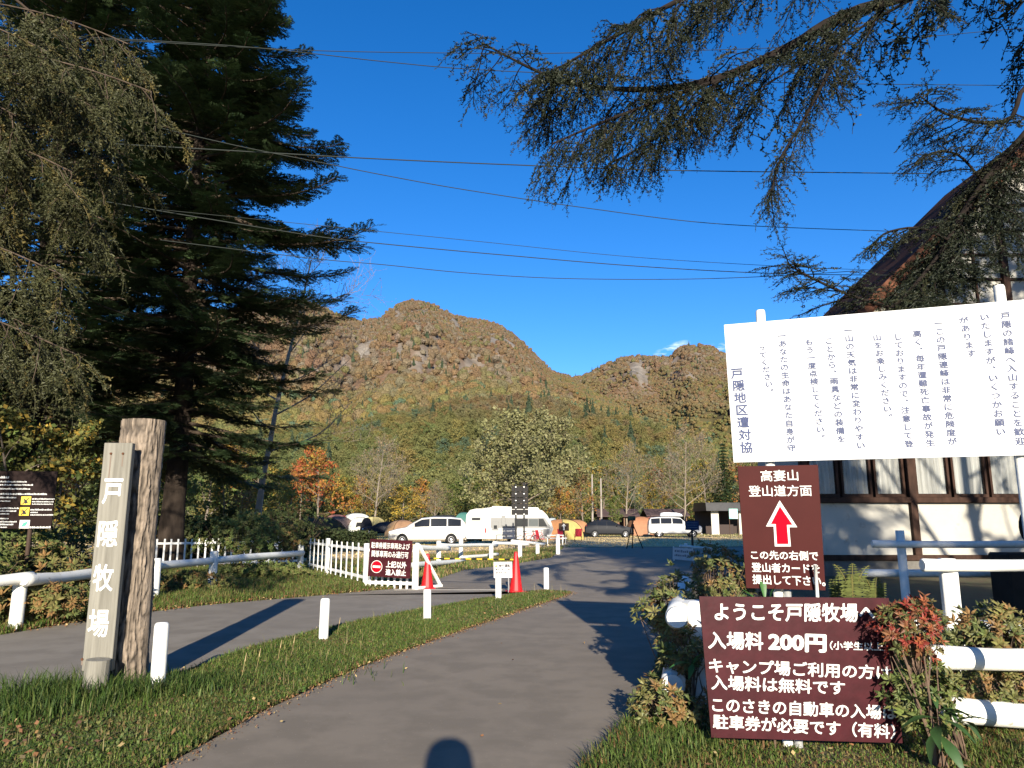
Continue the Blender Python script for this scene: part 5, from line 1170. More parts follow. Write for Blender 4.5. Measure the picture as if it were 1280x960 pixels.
    for sg in (-1, 1):
        for a_, c_ in zip(cuts[:-1], cuts[1:]):
            m_ = MB(); xs = np.linspace(a_ + .035, c_ - .035, 7); V_ = [side_pt(x, f, sg) for x in xs for f in (0, 1)]; m_.add(V_, [(2 * q, 2 * q + 2, 2 * q + 3, 2 * q + 1) for q in range(6)]); obj('window', m_, M_glassd, t)
    # windscreen and rear window
    for (i0, i1, nm) in ((4, 5, 'windscreen'), (len(S) - 3, len(S) - 2, 'rear_window')):
        s0, s1 = S[i0], S[i1]; o_ = -.012 if nm == 'windscreen' else .012
        if nm == 'windscreen': A_ = (X_at(S[3]) + .05, S[3][3] * hz + .035, S[3][6] * w * .92); B_ = (X_at(s1) - .03, s1[3] * hz + .004, s1[6] * w * .92)
        else: A_ = (X_at(s1) + .0, s1[3] * hz * .86, s1[6] * w * .98); B_ = (X_at(s0) + .06, s0[3] * hz - .04, s0[6] * w * .9)
        m_ = MB(); m_.add([(A_[0] + o_, -A_[2], A_[1]), (A_[0] + o_, A_[2], A_[1]), (B_[0] + o_, B_[2], B_[1]), (B_[0] + o_, -B_[2], B_[1])], [(0, 1, 2, 3)]); obj(nm, m_, M_glassd, t)
    R_ = .345 if kind != 'wagon' else .38
    tm = MB(); tm.lathe([(R_ * .62, -.11), (R_ * .97, -.105), (R_, -.07), (R_, .07), (R_ * .97, .105), (R_ * .62, .11)], 28); tm = tm.mesh('tyre', True); tm.materials.append(M_tyre)
    rm = MB(); rm.lathe([(R_ * .63, .06), (R_ * .60, .10), (R_ * .52, .075), (R_ * .16, .085), (.001, .095)], 20)
    rm.mi = 0; rmm = rm.mesh('rim', True); rmm.materials.append(M_rim)
    sp = MB()
    for q in range(5):
        a = q * 2 * math.pi / 5 + .63; M_ = Matrix.Rotation(a, 3, 'Z'); sp.box(tuple(M_ @ Vector((R_ * .38, 0, .088))), (R_ * .32, R_ * .16, .02), .004, M_)
    spm = sp.mesh('wheel_gap'); spm.materials.append(M_grille)
    for fx_ in (.86 / 4.9 * L - L / 2, L / 2 - .98 / 4.9 * L):
        for sg in (-1, 1):
            wl_ = bpy.data.objects.new('wheel', tm); COL.objects.link(wl_); wl_.parent = t; wl_.location = (fx_, sg * (Wd / 2 - .05), R_); wl_.rotation_euler = (R(-90) * sg, 0, 0)
            obj('rim', rmm, None, wl_); obj('spoke_gap', spm, None, wl_)
            m_ = MB(); V_ = []
            for q in range(15): a = math.pi * q / 14; V_ += [(fx_ + math.cos(a) * .05, sg * (Wd / 2 * 1.02 + .012), R_ - .12), (fx_ + math.cos(a) * (R_ + .07), sg * (Wd / 2 * 1.02 + .012), R_ - .12 + math.sin(a) * (R_ + .19))]
            m_.add(V_, [(2 * q, 2 * q + 2, 2 * q + 3, 2 * q + 1) for q in range(14)]); obj('wheel_arch', m_, M_grille, t)
    for sg in (-1, 1):
        m_ = MB(); m_.box((-L / 2 + .16, sg * Wd * .36, .80 * hz), (.18, .34, .13), .03, Matrix.Rotation(sg * .35, 3, 'Z')); obj('headlight', m_, mat('headlight', (.75, .78, .8), .15, spec=.8), t)
        m_ = MB(); m_.box((L / 2 - .16, sg * Wd * .41, .98 * hz), (.16, .14, .36), .03); obj('tail_light', m_, mat('tail_light', (.45, .02, .02), .25), t)
        m_ = MB(); m_.box((X_at(S[4]) + .18, sg * (Wd / 2 + .10), 1.14 * hz), (.12, .20, .15), .05); obj('mirror', m_, pm, t)
    for sg in (-1, 1):
        for x_ in cuts[1:3] + [cuts[0] - .05]: m_ = MB(); m_.box((x_, sg * (Wd / 2 * .985 + .008), .75 * hz), (.014, .012, .72 * hz), 0); obj('door_seam', m_, mat('seam_shadow', (.12, .12, .12), .8), t)
    m_ = MB(); m_.box((-L / 2 + .02, 0, .58 * hz), (.08, Wd * .55, .20), .03); obj('grille', m_, M_grille, t)
    m_ = MB(); m_.box((-L / 2 + .03, 0, .36), (.12, Wd * .7, .13), .04); m_.box((L / 2 - .05, 0, .36), (.12, Wd * .8, .14), .04); obj('bumper', m_, M_grille if sum(col) < .3 else pm, t)
    if kind in ('wagon', 'suv') or box:
        for sg in (-1, 1): m_ = MB(); m_.tube([(-.3, sg * .55, H + .05), (1.6, sg * .55, H + .05)], .02, 6); obj('roof_rail', m_, M_grille, t)
    if box:
        b = MB(); bc, bl = box
        for x, w_, h_ in ((0, .02, .02),): pass
        st = [(-bl / 2, .18, .05), (-bl / 2 + .12, .33, .20), (-bl / 2 + .6, .41, .33), (bl / 2 - .4, .41, .36), (bl / 2 - .06, .37, .30), (bl / 2, .28, .12)]
        V = []; Fs = []
        for x, wx, hx in st:
            V += [(x, -wx, .0), (x, -wx, hx * .7), (x, -wx * .8, hx), (x, wx * .8, hx), (x, wx, hx * .7), (x, wx, .0)]
        for i in range(len(st) - 1):
            for j in range(6): Fs.append((i * 6 + j, i * 6 + (j + 1) % 6, (i + 1) * 6 + (j + 1) % 6, (i + 1) * 6 + j))
        Fs += [(5, 4, 3, 2), (5, 2, 1, 0)]; q = (len(st) - 1) * 6; Fs += [(q, q + 1, q + 2, q + 3), (q, q + 3, q + 4, q + 5)]
        b.add(V, Fs); obj('roof_box', b, mat('roof_box_' + ('dark' if bc[0] < .2 else 'light'), bc, .35), t, loc=(.25, 0, H + .10))
    return t
def cx(u, v, Yf=None): p = G(u, v); return p
p = G(533, 681); car('white people carrier with dark windows parked side-on left of the caravan', (p.x - .05, p.y + .9, 0), R(8), (.50, .485, .445), 5.3, 1.85, 1.85)
p = at(548, 670, 62); car('dark car with a long black roof box behind the white people carrier', (p.x, 62, 0), R(6), (.02, .022, .028), 4.6, 1.8, 1.62, 'suv', box=((.02, .022, .026), 2.3))
p = G(763, 672); car('black sport utility car parked before the wooden huts', (p.x, p.y + 1, 0), R(176), (.012, .013, .017), 4.8, 1.85, 1.68, 'suv')
p = G(846, 672); car('white off-road wagon with a white roof box, left of the blue sign', (p.x, p.y + 1, 0), R(174), (.50, .49, .465), 5.2, 1.95, 1.98, 'wagon', box=((.72, .74, .74), 2.2))
p = at(478, 664, 86); car('black low car parked between the cream tent and the people carrier', (p.x, 86, 0), R(4), (.012, .014, .022), 4.5, 1.75, 1.5, 'suv')
p = at(579, 672, 63); car('dark car whose tail shows between the people carrier and the caravan', (p.x + .6, 61.5, 0), R(95), (.02, .02, .022), 4.6, 1.8, 1.5, 'suv')

# ---- caravan
p = G(638, 681); Lc, Hc, Wc = 6.0, 2.45, 2.2
t = thing('caravan', 'white touring caravan with dark windows parked side-on', 'caravan', (p.x, p.y + 1.1, 0), R(-3))
pr = [(-3.0, .55), (-2.93, .40), (2.55, .38), (2.75, .50), (2.98, 1.05), (2.86, 1.45), (2.55, 1.98), (2.25, 2.28), (1.9, 2.40), (-1.3, 2.52), (-1.36, 2.46), (-2.3, 2.42), (-2.72, 2.32), (-2.95, 2.02), (-3.02, 1.3)]
M_carav = mat('caravan_shell', (.50, .49, .455), .35, .04, 1.2); M_cgrey = mat('caravan_grey_band', (.17, .17, .165), .4); M_cwin = mat('caravan_window', (.02, .022, .024), .12, spec=.6)
b = MB(); b.prism(pr, lambda q: (q[0], Wc / 2, q[1]), lambda q: (q[0], -Wc / 2, q[1])); obj('body', b, M_carav, t)
yf = -Wc / 2
def cp_(x0, z0, x1, z1, d, m, nm): m_ = MB(); m_.box(((x0 + x1) / 2, yf - d / 2, (z0 + z1) / 2), (abs(x1 - x0), d, abs(z1 - z0)), .015); return obj(nm, m_, m, t)
m_ = MB(); m_.prism([(-1.28, 1.12), (2.78, 1.12), (2.74, 1.30), (2.42, 1.80), (-1.28, 1.80)], lambda q: (q[0], yf - .008, q[1]), lambda q: (q[0], yf, q[1])); obj('grey_band', m_, M_cgrey, t)
cp_(-.05 + .4, 1.22, .95 + .3, 1.74, .03, M_cwin, 'window'); 
m_ = MB(); m_.prism([(1.98, 1.22), (2.58, 1.22), (2.30, 1.74), (1.98, 1.74)], lambda q: (q[0], yf - .03, q[1]), lambda q: (q[0], yf - .009, q[1])); obj('window', m_, M_cwin, t)
cp_(1.3, 1.24, 1.95, 1.72, .018, mat('caravan_mid_window', (.10, .11, .11), .2), 'window'); cp_(-.55, 1.25, -.28, 1.95, .03, M_cgrey, 'chimney_strip')
cp_(-2.62, .55, -1.95, 1.98, .02, mat('caravan_door', (.36, .36, .335), .4), 'door'); cp_(-2.58, 1.64, -2.0, 1.80, .035, M_cwin, 'door_window'); cp_(-1.2, .95, -.75, 1.55, .02, M_cgrey, 'hatch'); cp_(-1.08, 1.05, -.85, 1.30, .03, M_cwin, 'vent')
cp_(-1.68, .80, -1.58, 1.10, .04, mat('tail_light', (.45, .02, .02), .25), 'lamp'); cp_(2.3, .62, 2.72, 1.05, .02, M_cgrey, 'front_panel')
m_ = MB(); m_.prism([(-1.3, 2.47), (2.0, 2.38), (1.95, 2.50), (-1.2, 2.60)], lambda q: (q[0], .7, q[1]), lambda q: (q[0], -.7, q[1])); obj('roof_cap', m_, M_carav, t)
for sg in (-1, 1):
    m_ = MB(); m_.lathe([(.20, -.09), (.31, -.09), (.33, 0), (.31, .09), (.001, .07)], 24); w_ = obj('wheel', m_, M_tyre, t, loc=(.2, sg * (Wc / 2 - .14), .33), rot=(R(-90) * sg, 0, 0), smooth=True)
m_ = MB(); m_.beam((2.6, .3, .42), (3.9, 0, .42), .08, .08); m_.beam((2.6, -.3, .42), (3.9, 0, .42), .08, .08); m_.tube([(3.8, 0, 0), (3.8, 0, .55)], .03, 8); obj('drawbar', m_, M_steel, t)
# ---- tents
def tent(label, loc, rz, w, d, h, col, col2=None, kind='dome', door=None, name='dome_tent'):
    t = thing(name, label, 'tent', loc, rz); m1 = mat('tent_' + '_'.join(f'{int(c * 99)}' for c in col), col, .7, .12, 3, trans=.12); m2 = mat('tent_' + '_'.join(f'{int(c * 99)}' for c in (col2 or col)), col2 or col, .7, .12, 3, trans=.12)
    n = 16; k = 8
    for q in range(4):       # four cloth panels between the poles
        mb = MB(); V = []; Fs = []
        for i in range(k + 1):
            f = i / k
            for j in range(n // 4 + 1):
                a = (q + j / (n / 4)) * math.pi / 2 + math.pi / 4; e = math.cos(f * math.pi / 2) ** .8; sag = 1 - .10 * math.sin(j / (n / 4) * math.pi) * math.sin(f * math.pi)
                ca, sa = math.cos(a), math.sin(a); s_ = 1 / max(abs(ca), abs(sa)) if kind == 'dome' else 1; s_ = 1 + (s_ - 1) * .55
                V.append((ca * s_ * w / 2 * e * sag, sa * s_ * d / 2 * e * sag, h * math.sin(f * math.pi / 2) ** .9 * (1 if kind != 'ridge' else 1)))
        m_ = n // 4 + 1
        for i in range(k):
            for j in range(n // 4): Fs.append((i * m_ + j, i * m_ + j + 1, (i + 1) * m_ + j + 1, (i + 1) * m_ + j))
        mb.add(V, Fs); obj('panel', mb, m2 if q % 2 == 0 else m1, t, smooth=True)
    for q in range(2):
        pts = []
        for i in np.linspace(-1, 1, 15):
            a = math.pi / 4 + q * math.pi / 2; f = 1 - abs(i); e = math.cos(f * math.pi / 2) ** .8; s_ = 1 + (1 / max(abs(math.cos(a)), abs(math.sin(a))) - 1) * .55; sg = 1 if i > 0 else -1
            pts.append((sg * math.cos(a) * s_ * w / 2 * e * 1.01, sg * math.sin(a) * s_ * d / 2 * e * 1.01, h * math.sin(f * math.pi / 2) ** .9 * 1.01 + .01))
        m_ = MB(); m_.tube(pts, .02, 5); obj('pole', m_, M_grille, t)
    if door: m_ = MB(); m_.add([(-w * .18, -d * .49, .02), (w * .18, -d * .49, .02), (w * .10, -d * .40, h * .68), (-w * .10, -d * .40, h * .68)], [(0, 1, 2, 3)]); obj('door', m_, mat('tent_door', door, .8), t)
    return t
p = at(397, 672, 56); tent('dark green and brown dome tent at the edge of the shade', (p.x, 56, 0), R(20), 4.6, 4.2, 1.9, (.012, .05, .045), (.11, .07, .035))
p = at(423, 661, 100); tent('grey-brown dome tent with a red top just right of the green one', (p.x, 100, 0), .3, 4.6, 3.8, 2.2, (.17, .12, .09), (.15, .10, .08))
p = at(421, 661, 104); tent('tent with a red roof peeping over the grey-brown dome tent', (p.x, 104, 0), 0, 4.7, 3.6, 2.5, (.40, .03, .035), (.25, .12, .10))
p = at(450, 661, 100); tent('pale cream tent with a dark entrance beside the black low car', (p.x, 100, 0), .1, 3.4, 3.0, 2.1, (.50, .40, .24), (.62, .60, .50), door=(.02, .02, .02))
p = at(445, 661, 105); tent('white tarpaulin tent rising behind the cream tent', (p.x, 105, 0), .4, 5.2, 3.6, 2.7, (.62, .62, .55), (.55, .57, .50))
p = at(467, 661, 103); tent('small yellow tent left of the black low car', (p.x, 103, 0), .9, 3.0, 3.0, 2.2, (.62, .52, .22), (.55, .45, .18))
p = at(458, 661, 97); tent('black and white gear shelter between the cream and the yellow tent', (p.x, 97, 0), .2, 1.8, 1.8, 2.0, (.015, .015, .02), (.02, .02, .025))
p = at(502, 662, 78); tent('tan tent behind the bonnet of the white people carrier', (p.x, 78, 0), .5, 3.2, 3.0, 1.7, (.42, .25, .11), (.30, .17, .09))
p = at(580, 665, 66); tent('teal green tent behind the gap between people carrier and caravan', (p.x, 66, 0), 0, 2.4, 2.2, 2.35, (.03, .12, .095), (.05, .16, .13))
p = at(703, 672, 66); tent('orange dome tent right of the caravan with a yellow side', (p.x, 66, 0), .75, 3.1, 3.0, 1.75, (.48, .22, .085), (.55, .42, .13))
p = at(722, 672, 80); tent('orange-brown tent behind the black sport utility car', (p.x - .3, 80, 0), .2, 3.4, 3.0, 1.75, (.42, .21, .09), (.36, .18, .08))
p = at(801, 672, 84); tent('orange shelter tent between the black and the white car', (p.x, 84, 0), .1, 3.1, 3.0, 2.1, (.45, .20, .085), (.34, .15, .07))
p = at(812, 666, 92); tent('red-topped tent behind the white off-road wagon', (p.x, 92, 0), .1, 3.4, 3.0, 2.1, (.45, .05, .05), (.35, .12, .08))
p = at(690, 664, 72); tent('small white tent just behind the front of the caravan', (p.x, 72, 0), .1, 1.8, 2.0, 1.9, (.5, .52, .5), (.4, .44, .42))
# ---- camp furniture
def camp_chair(label, u, Y, rz, col=(.55, .02, .03)):
    p = at(u, 675, Y); t = thing('camp_chair', label, 'chair', (p.x, Y, 0), rz, 'red folding camp chairs'); m = mat('chair_red', col, .7)
    b = MB(); b.box((0, 0, .42), (.52, .48, .05), .02); obj('seat', b, m, t); b = MB(); b.box((0, .24, .72), (.54, .05, .56), .02, Matrix.Rotation(-.2, 3, 'X')); obj('backrest', b, m, t)
    for sx in (-.25, .25):
        for sy in (-.22, .22): b = MB(); b.beam((sx, -sy, .6 if sy > 0 else .42), (sx * 1.05, sy, 0), .025, .025, 0); obj('leg', b, M_grille, t)
    return t
camp_chair('left red camp chair behind the trail arrow post', 703, 57, .5); camp_chair('right red camp chair beside the black sport utility car', 722.5, 59, -.3); camp_chair('red camp chair beside the bicycles in front of the caravan', 676, 50, 1.2)
p = at(694, 676, 50); t = thing('camp_table', 'low white folding table near the single white post', 'table', (p.x, 50, 0)); b = MB(); b.box((0, 0, .66), (1.1, .6, .05), .01); obj('tabletop', b, M_white, t)
for sx in (-.5, .5):
    for sy in (-.25, .25): b = MB(); b.beam((sx, sy, 0), (sx, sy, .65), .03, .03, 0); obj('leg', b, M_steel, t)
def bicycle(label, u, Y, rz):
    p = at(u, 676, Y); t = thing('bicycle', label, 'bicycle', (p.x, Y, 0), rz, 'bicycles parked before the caravan')
    for x in (-.5, .5):
        b = MB(); pts = [(math.cos(a) * .33 + x, 0, math.sin(a) * .33 + .34) for a in np.linspace(0, 2 * math.pi, 25)]; b.tube(pts, .018, 5, cap=False); w_ = obj('wheel', b, M_tyre, t)
        b = MB()
        for q in range(6): a = q * math.pi / 6; b.tube([(x - math.cos(a) * .32, 0, .34 - math.sin(a) * .32), (x + math.cos(a) * .32, 0, .34 + math.sin(a) * .32)], .004, 3, cap=False)
        obj('spokes', b, M_steel, w_)
    b = MB()
    for a, c in (((-.5, 0, .34), (-.18, 0, .80)), ((-.18, 0, .80), (.35, 0, .85)), ((-.05, 0, .32), (.38, 0, .80)), ((-.05, 0, .32), (-.20, 0, .85)), ((-.5, 0, .34), (-.05, 0, .32)), ((.5, 0, .34), (.34, 0, .95))): b.tube([a, c], .018, 6)
    obj('frame', b, mat('bike_frame', (.25, .03, .03), .4), t); b = MB(); b.box((-.22, 0, .92), (.26, .13, .05), .02); obj('saddle', b, M_black, t); b = MB(); b.tube([(.34, -.28, 1.02), (.33, 0, .96), (.34, .28, 1.02)], .015, 6); obj('handlebar', b, M_black, t); return t
bicycle('left bicycle of the pair before the caravan', 660, 48, .3); bicycle('right bicycle of the pair before the caravan', 671, 49, -.4)
p = at(627, 679, 44); t = thing('folding_rack', 'black folding rack standing before the caravan', 'rack', (p.x, 44, 0)); b = MB(); b.box((0, 0, .78), (.62, .3, .04), .01); obj('top', b, M_black, t)
for sx in (-1, 1):
    for sy in (-.14, .14): b = MB(); b.beam((sx * .28, sy, .78), (sx * .42, sy, 0), .035, .035, 0); obj('leg', b, M_black, t)
# ---- signs by the far road
p = G(650, 686); t = thing('signboard', 'tall blank black double-post signboard standing in front of the caravan', 'sign', (p.x, p.y, 0)); k_ = p.y / 924
for sx in (-.24, .24):
    b = MB(); b.box((sx * 1.0, 0, at(650, 603 if sx > 0 else 605, p.y).z / 2), (.10, .10, at(650, 603 if sx > 0 else 605, p.y).z), .01); obj('post', b, M_black, t)
zt_, zb_ = at(650, 607.5, p.y).z, at(650, 644, p.y).z
for i in range(5): b = MB(); h_ = (zt_ - zb_) / 5; b.box((0, .075, zb_ + h_ * (i + .5)), (.98, .04, h_ - .03), .006); obj('panel', b, mat('signboard_black', (.022, .020, .020), .6), t)
for i in range(5):
    for sx in (-.24, .24): b = MB(); b.box((sx, -.06, zb_ + .06 + (zt_ - zb_ - .12) * i / 4), (.07, .02, .045), 0); obj('bracket', b, M_steel, t)
p = G(705, 680); Y_ = p.y; t = thing('trail_sign', 'brown wooden trail sign with a white arrow pointing up by the red chairs', 'sign', (p.x, Y_, 0)); b = MB(); b.box((0, 0, .75), (.12, .10, 1.5), .01); obj('post', b, mat('sign_wood', (.07, .045, .032), .8, .2, 6), t)
z1 = at(705, 654, Y_).z; z0 = at(705, 663.5, Y_).z; b = MB(); b.box((0, -.08, (z0 + z1) / 2), (.72, .04, z1 - z0), .006); obj('board', b, mat('sign_wood', (.07, .045, .032)), t)
b = MB(); c = (z0 + z1) / 2; b.prism([(0, c + .24), (.16, c + .06), (.06, c + .06), (.06, c - .22), (-.06, c - .22), (-.06, c + .06), (-.16, c + .06)], lambda q: (q[0], -.10, q[1]), lambda q: (q[0], -.108, q[1])); obj('arrow', b, M_letter, t)
p = G(866, 688); Y_ = p.y; t = thing('blue_sign', 'small dark blue sign board on a single post in front of the white off-road wagon', 'sign', (p.x, Y_, 0)); z1 = at(865, 651, Y_).z; z0 = at(865, 662.5, Y_).z; wb_ = 17.5 * Y_ / 945
b = MB(); b.box((0, 0, z1 / 2), (.10, .10, z1), .01); obj('post', b, mat('sign_wood', (.07, .045, .032)), t); b = MB(); b.box((0, -.075, (z0 + z1) / 2), (wb_, .04, z1 - z0), .006); obj('board', b, mat('sign_blue', (.03, .045, .10), .5), t)
b = MB()
for r_ in range(3):
    x = -wb_ * .4
    while x < wb_ * .38: w_ = rng.uniform(.03, .06); z_ = z1 - (z1 - z0) * (.25 + .25 * r_); b.add([(x, -.098, z_), (x + w_, -.098, z_), (x + w_, -.098, z_ + .035), (x, -.098, z_ + .035)], [(0, 1, 2, 3)]); x += w_ + .02
obj('print', b, mat('faded_print', (.16, .18, .24), .7), t)
Y_ = 30.5; a, b_ = at(841, 684, Y_), at(866, 686, Y_ - .3); fz_ = Face(a, b_, at(841, 699, Y_)); t = thing('road_sign_board', 'low white signboard in the shade at the road island', 'sign', fz_.p(fz_.w / 2, -fz_.h, 0))
obj('board', rel(slab(fz_, 0, 0, fz_.w, -fz_.h, -.02, 0, .003), t), mat('shaded_white_board', (.55, .55, .55), .6, .1, 5), t)
for r_ in range(2): print_row(fz_, fz_.w * .1, fz_.w * .9, -fz_.h * (.38 + .34 * r_), .10, t)
bpy.data.objects[t.children[-1].name].active_material = mat('faded_grey_print', (.18, .19, .22), .7); t.children[-2].active_material = mat('faded_grey_print', (.18, .19, .22))
for x_ in (.02, fz_.w - .02): b = MB(); c = fz_.p(x_, 0, -.04) - t.location; b.beam((c.x, c.y, .52), (c.x, c.y, -t.location.z), .05, .05); obj('post', b, M_white, t)
t = thing('rail_fence', 'short low white rail behind the signboard on the road island', 'fence', (*at(872, 690, 33).xy, 0)); o_ = t.location
obj('rail', rel(log_rail(at(850, 682.5, 32.5), at(890, 686, 33), .06, 6, 8), t), M_white, t, smooth=True)
for u in (858, 888): q = at(u, 690, 33); b = MB(); b.lathe([(.07, 0), (.07, .62), (.001, .62)], 10, (q.x - o_.x, q.y - o_.y, 0)); obj('post', b, M_white, t)
p = G(793, 686); Y_ = p.y; t = thing('easel_stand', 'thin black easel stand at the far road edge', 'stand', (p.x, Y_, 0)); zt_ = at(790, 645, Y_).z
for a, c in (((-.1, 0, zt_ * .75), (-.45, 0, 0)), ((-.05, 0, zt_ * .75), (.5, 0, 0)), ((0, .05, zt_ * .75), (-.05, .5, 0))): b = MB(); b.beam(a, c, .05, .05, 0); obj('leg', b, M_black, t)
b = MB(); b.beam((-.08, 0, zt_ * .3), (-.08, 0, zt_), .05, .05, 0); obj('mast', b, M_black, t); b = MB(); b.box((-.1, 0, zt_ * .93), (.42, .06, .26), .02); obj('plate', b, mat('dark_green_plate', (.02, .05, .04), .7), t)
# ---- huts and toilet block
M_hroof = mat('hut_roof', (.085, .058, .055), .8, .2, 2); M_hwall = mat('hut_boards', (.16, .09, .055), .85, .3, 4, stretch=(1, 1, .2))
def hut(label, u0, u1, vr, ve, vb, Y, front='open'):
    a, c = at(u0, ve, Y), at(u1, ve, Y); w = c.x - a.x; zr = at(u0, vr, Y).z; ze = a.z; t = thing('wooden_hut', label, 'hut', ((a.x + c.x) / 2, Y, 0)); D = 4.0
    for sg in (-1, 1): b = MB(); b.prism([(-D / 2 - .6, ze - .12), (0, zr - .12), (0, zr), (-D / 2 - .6, ze)], lambda q: (-w / 2, q[0] * sg, q[1]), lambda q: (w / 2, q[0] * sg, q[1])); obj('roof', b, M_hroof, t)
    for sx in np.linspace(-w / 2 + .4, w / 2 - .4, 4): b = MB(); b.box((sx, -D / 2, ze / 2), (.16, .16, ze), .01); obj('post', b, M_hwall, t)
    b = MB(); b.box((0, D / 2, (ze) / 2), (w - .8, .12, ze), 0); obj('back_wall', b, M_hwall, t); b = MB(); b.box((-w * .12, -D / 2 + .2, ze * .36), (w * .3, .1, ze * .72), 0); b.box((w / 2 - .45, 0, ze * .45), (.1, D - .3, ze * .9), 0); b.box((-w / 2 + .45, 0, ze * .45), (.1, D - .3, ze * .9), 0); obj('side_wall', b, M_hwall, t)
    b = MB(); b.box((w * .2, -D / 2 + .3, .5), (w * .35, .6, .9), .02); obj('counter', b, mat('hut_counter', (.35, .32, .28), .7), t); return t
hut('brown-roofed wooden hut behind the black sport utility car', 744, 796, 636, 645, 656, 102); hut('brown-roofed wooden hut behind the white off-road wagon', 804, 857, 636, 644.5, 656, 104)
a, c = at(873, 640, 92), at(926, 640, 92); w = c.x - a.x; t = thing('toilet_block', 'small block with a flat black roof and pale walls left of the arrow sign', 'building', ((a.x + c.x) / 2 + .3, 92, 0)); zr = at(880, 628, 92).z; ze = at(880, 639, 92).z
b = MB(); b.prism([(-3.4, ze), (-3.2, zr - .1), (2.6, zr), (3.0, ze + .15), (3.0, ze)], lambda q: (-w / 2 - .2, q[0], q[1]), lambda q: (w / 2 + 1.5, q[0], q[1])); obj('roof', b, mat('black_roof', (.022, .022, .024), .35, .4, 2), t)
M_pale = mat('pale_block_wall', (.55, .50, .42), .9)
for x0, x1 in ((-w / 2 + .6, -w / 2 + 1.5), (w / 2 - 1.3, w / 2 - .7), (w / 2 + .2, w / 2 + 1.3)): b = MB(); b.box(((x0 + x1) / 2, -2.3, ze / 2), (x1 - x0, .2, ze), .01); obj('wall', b, M_pale, t)
b = MB(); b.box((.3, 2.4, ze / 2), (w + 1, .2, ze), 0); obj('back_wall', b, mat('dark_interior', (.06, .045, .04), .9), t); b = MB(); b.box((-.2, -1.8, .6), (w * .35, .4, 1.2), .02); obj('counter', b, mat('dark_interior', (.06, .045, .04)), t)
Y_ = 72; a, c = at(911, 636, Y_), at(922.5, 648.5, Y_); t = thing('map_board', 'bright green and white map board before the toilet block', 'sign', ((a.x + c.x) / 2, Y_, 0)); b = MB(); b.box((0, 0, (a.z + c.z) / 2), (c.x - a.x, .05, a.z - c.z), .005); obj('board', b, mat('map_green', (.10, .52, .40), .6, .5, 1.5, col2=(.55, .72, .62)), t)
for sx in (-.4, .4): b = MB(); b.beam((sx, .05, 0), (sx, .05, a.z), .06, .06); obj('post', b, mat('sign_wood', (.07, .045, .032)), t)
for u, vt, lb in ((739.5, 593, 'taller of the two thin grey poles before the tree line'), (750.5, 598, 'shorter right-hand one of the two thin grey poles')):
    q = at(u, vt, 96); b = MB(); b.tube([(0, 0, 0), (0.05, 0, q.z)], [.14, .09], 8); tag(obj('pole', b, mat('grey_pole', (.30, .26, .22), .8), loc=(q.x, 96, 0), smooth=True), lb, 'pole')
p = at(768, 652, 88); tree('green', 'small slim green tree between the two wooden huts', p.x, 88, 4.4, 1.0, .7)
p = at(712, 652, 84); tree('green', 'low rounded green bush right of the caravan', p.x - .5, 88, 2.6, 1.0, 1.6, name='bush')

# ---- overhead wires
WR = [([(60, 47), (160, 51), (385, 63), (590, 66.5), (720, 66), (1000, 58), (1280, 35)], 'topmost thin overhead wire'), ([(60, 44), (300, 58), (480, 77), (580, 86), (720, 93), (960, 103), (1280, 107)], 'second overhead wire from the top, sagging towards the right'),
      ([(60, 175), (110, 178), (370, 193), (480, 199), (640, 206), (840, 213), (1160, 217)], 'thick twisted overhead wire through the middle of the sky'), ([(200, 160), (300, 183), (400, 203), (480, 219), (580, 237), (740, 261), (900, 280), (1110, 289)], 'steeply sagging overhead wire crossing below the twisted one'),
      ([(200, 262), (390, 281), (480, 290), (600, 302), (800, 322), (1000, 334), (1110, 338)], 'thin overhead wire low in the sky'), ([(120, 250), (250, 272), (400, 296), (480, 305), (620, 318), (800, 333), (970, 342), (1110, 344)], 'thick overhead wire just below the thin low one'),
      ([(200, 300), (390, 323), (480, 331), (580, 341), (700, 348), (850, 349), (970, 345), (1080, 338)], 'lowest overhead wire, just above the mountain')]
for k_, (P, lb) in enumerate(WR):
    pts = [at(u, v, 15.5 + 5.3 * max(0, (u - 200)) / 1000) for u, v in P]; b = MB(); b.tube([tuple(q) for q in bez(pts, 60)], (.010, .011, .015, .011, .007, .012, .010)[k_], 5); tag(obj('overhead_wire', b, mat('wire_black', (.03, .035, .03), .6), smooth=True), lb, 'wire')
# ================================================================== PLANTS
def inside(P, pts):
    P = np.array(P); x, y = pts[:, 0], pts[:, 1]; c = np.zeros(len(pts), bool); j = len(P) - 1
    for i in range(len(P)):
        k = ((P[i, 1] > y) != (P[j, 1] > y)) & (x < (P[j, 0] - P[i, 0]) * (y - P[i, 1]) / (P[j, 1] - P[i, 1] + 1e-12) + P[i, 0]); c ^= k; j = i
    return c
def sample_poly(P, n):
    P_ = np.array(P); lo, hi_ = P_.min(0), P_.max(0); out = []
    while sum(len(o) for o in out) < n:
        q = rng.uniform(lo, hi_, (max(n, 1000), 2)); out.append(q[inside(P, q)])
    return np.concatenate(out)[:n]
def poly_area(P): P = np.array(P); return .5 * abs(np.dot(P[:, 0], np.roll(P[:, 1], 1)) - np.dot(P[:, 1], np.roll(P[:, 0], 1)))
GC = [(.080, .140, .022), (.110, .168, .030), (.155, .180, .045), (.060, .105, .020), (.22, .185, .07), (.12, .12, .035)]
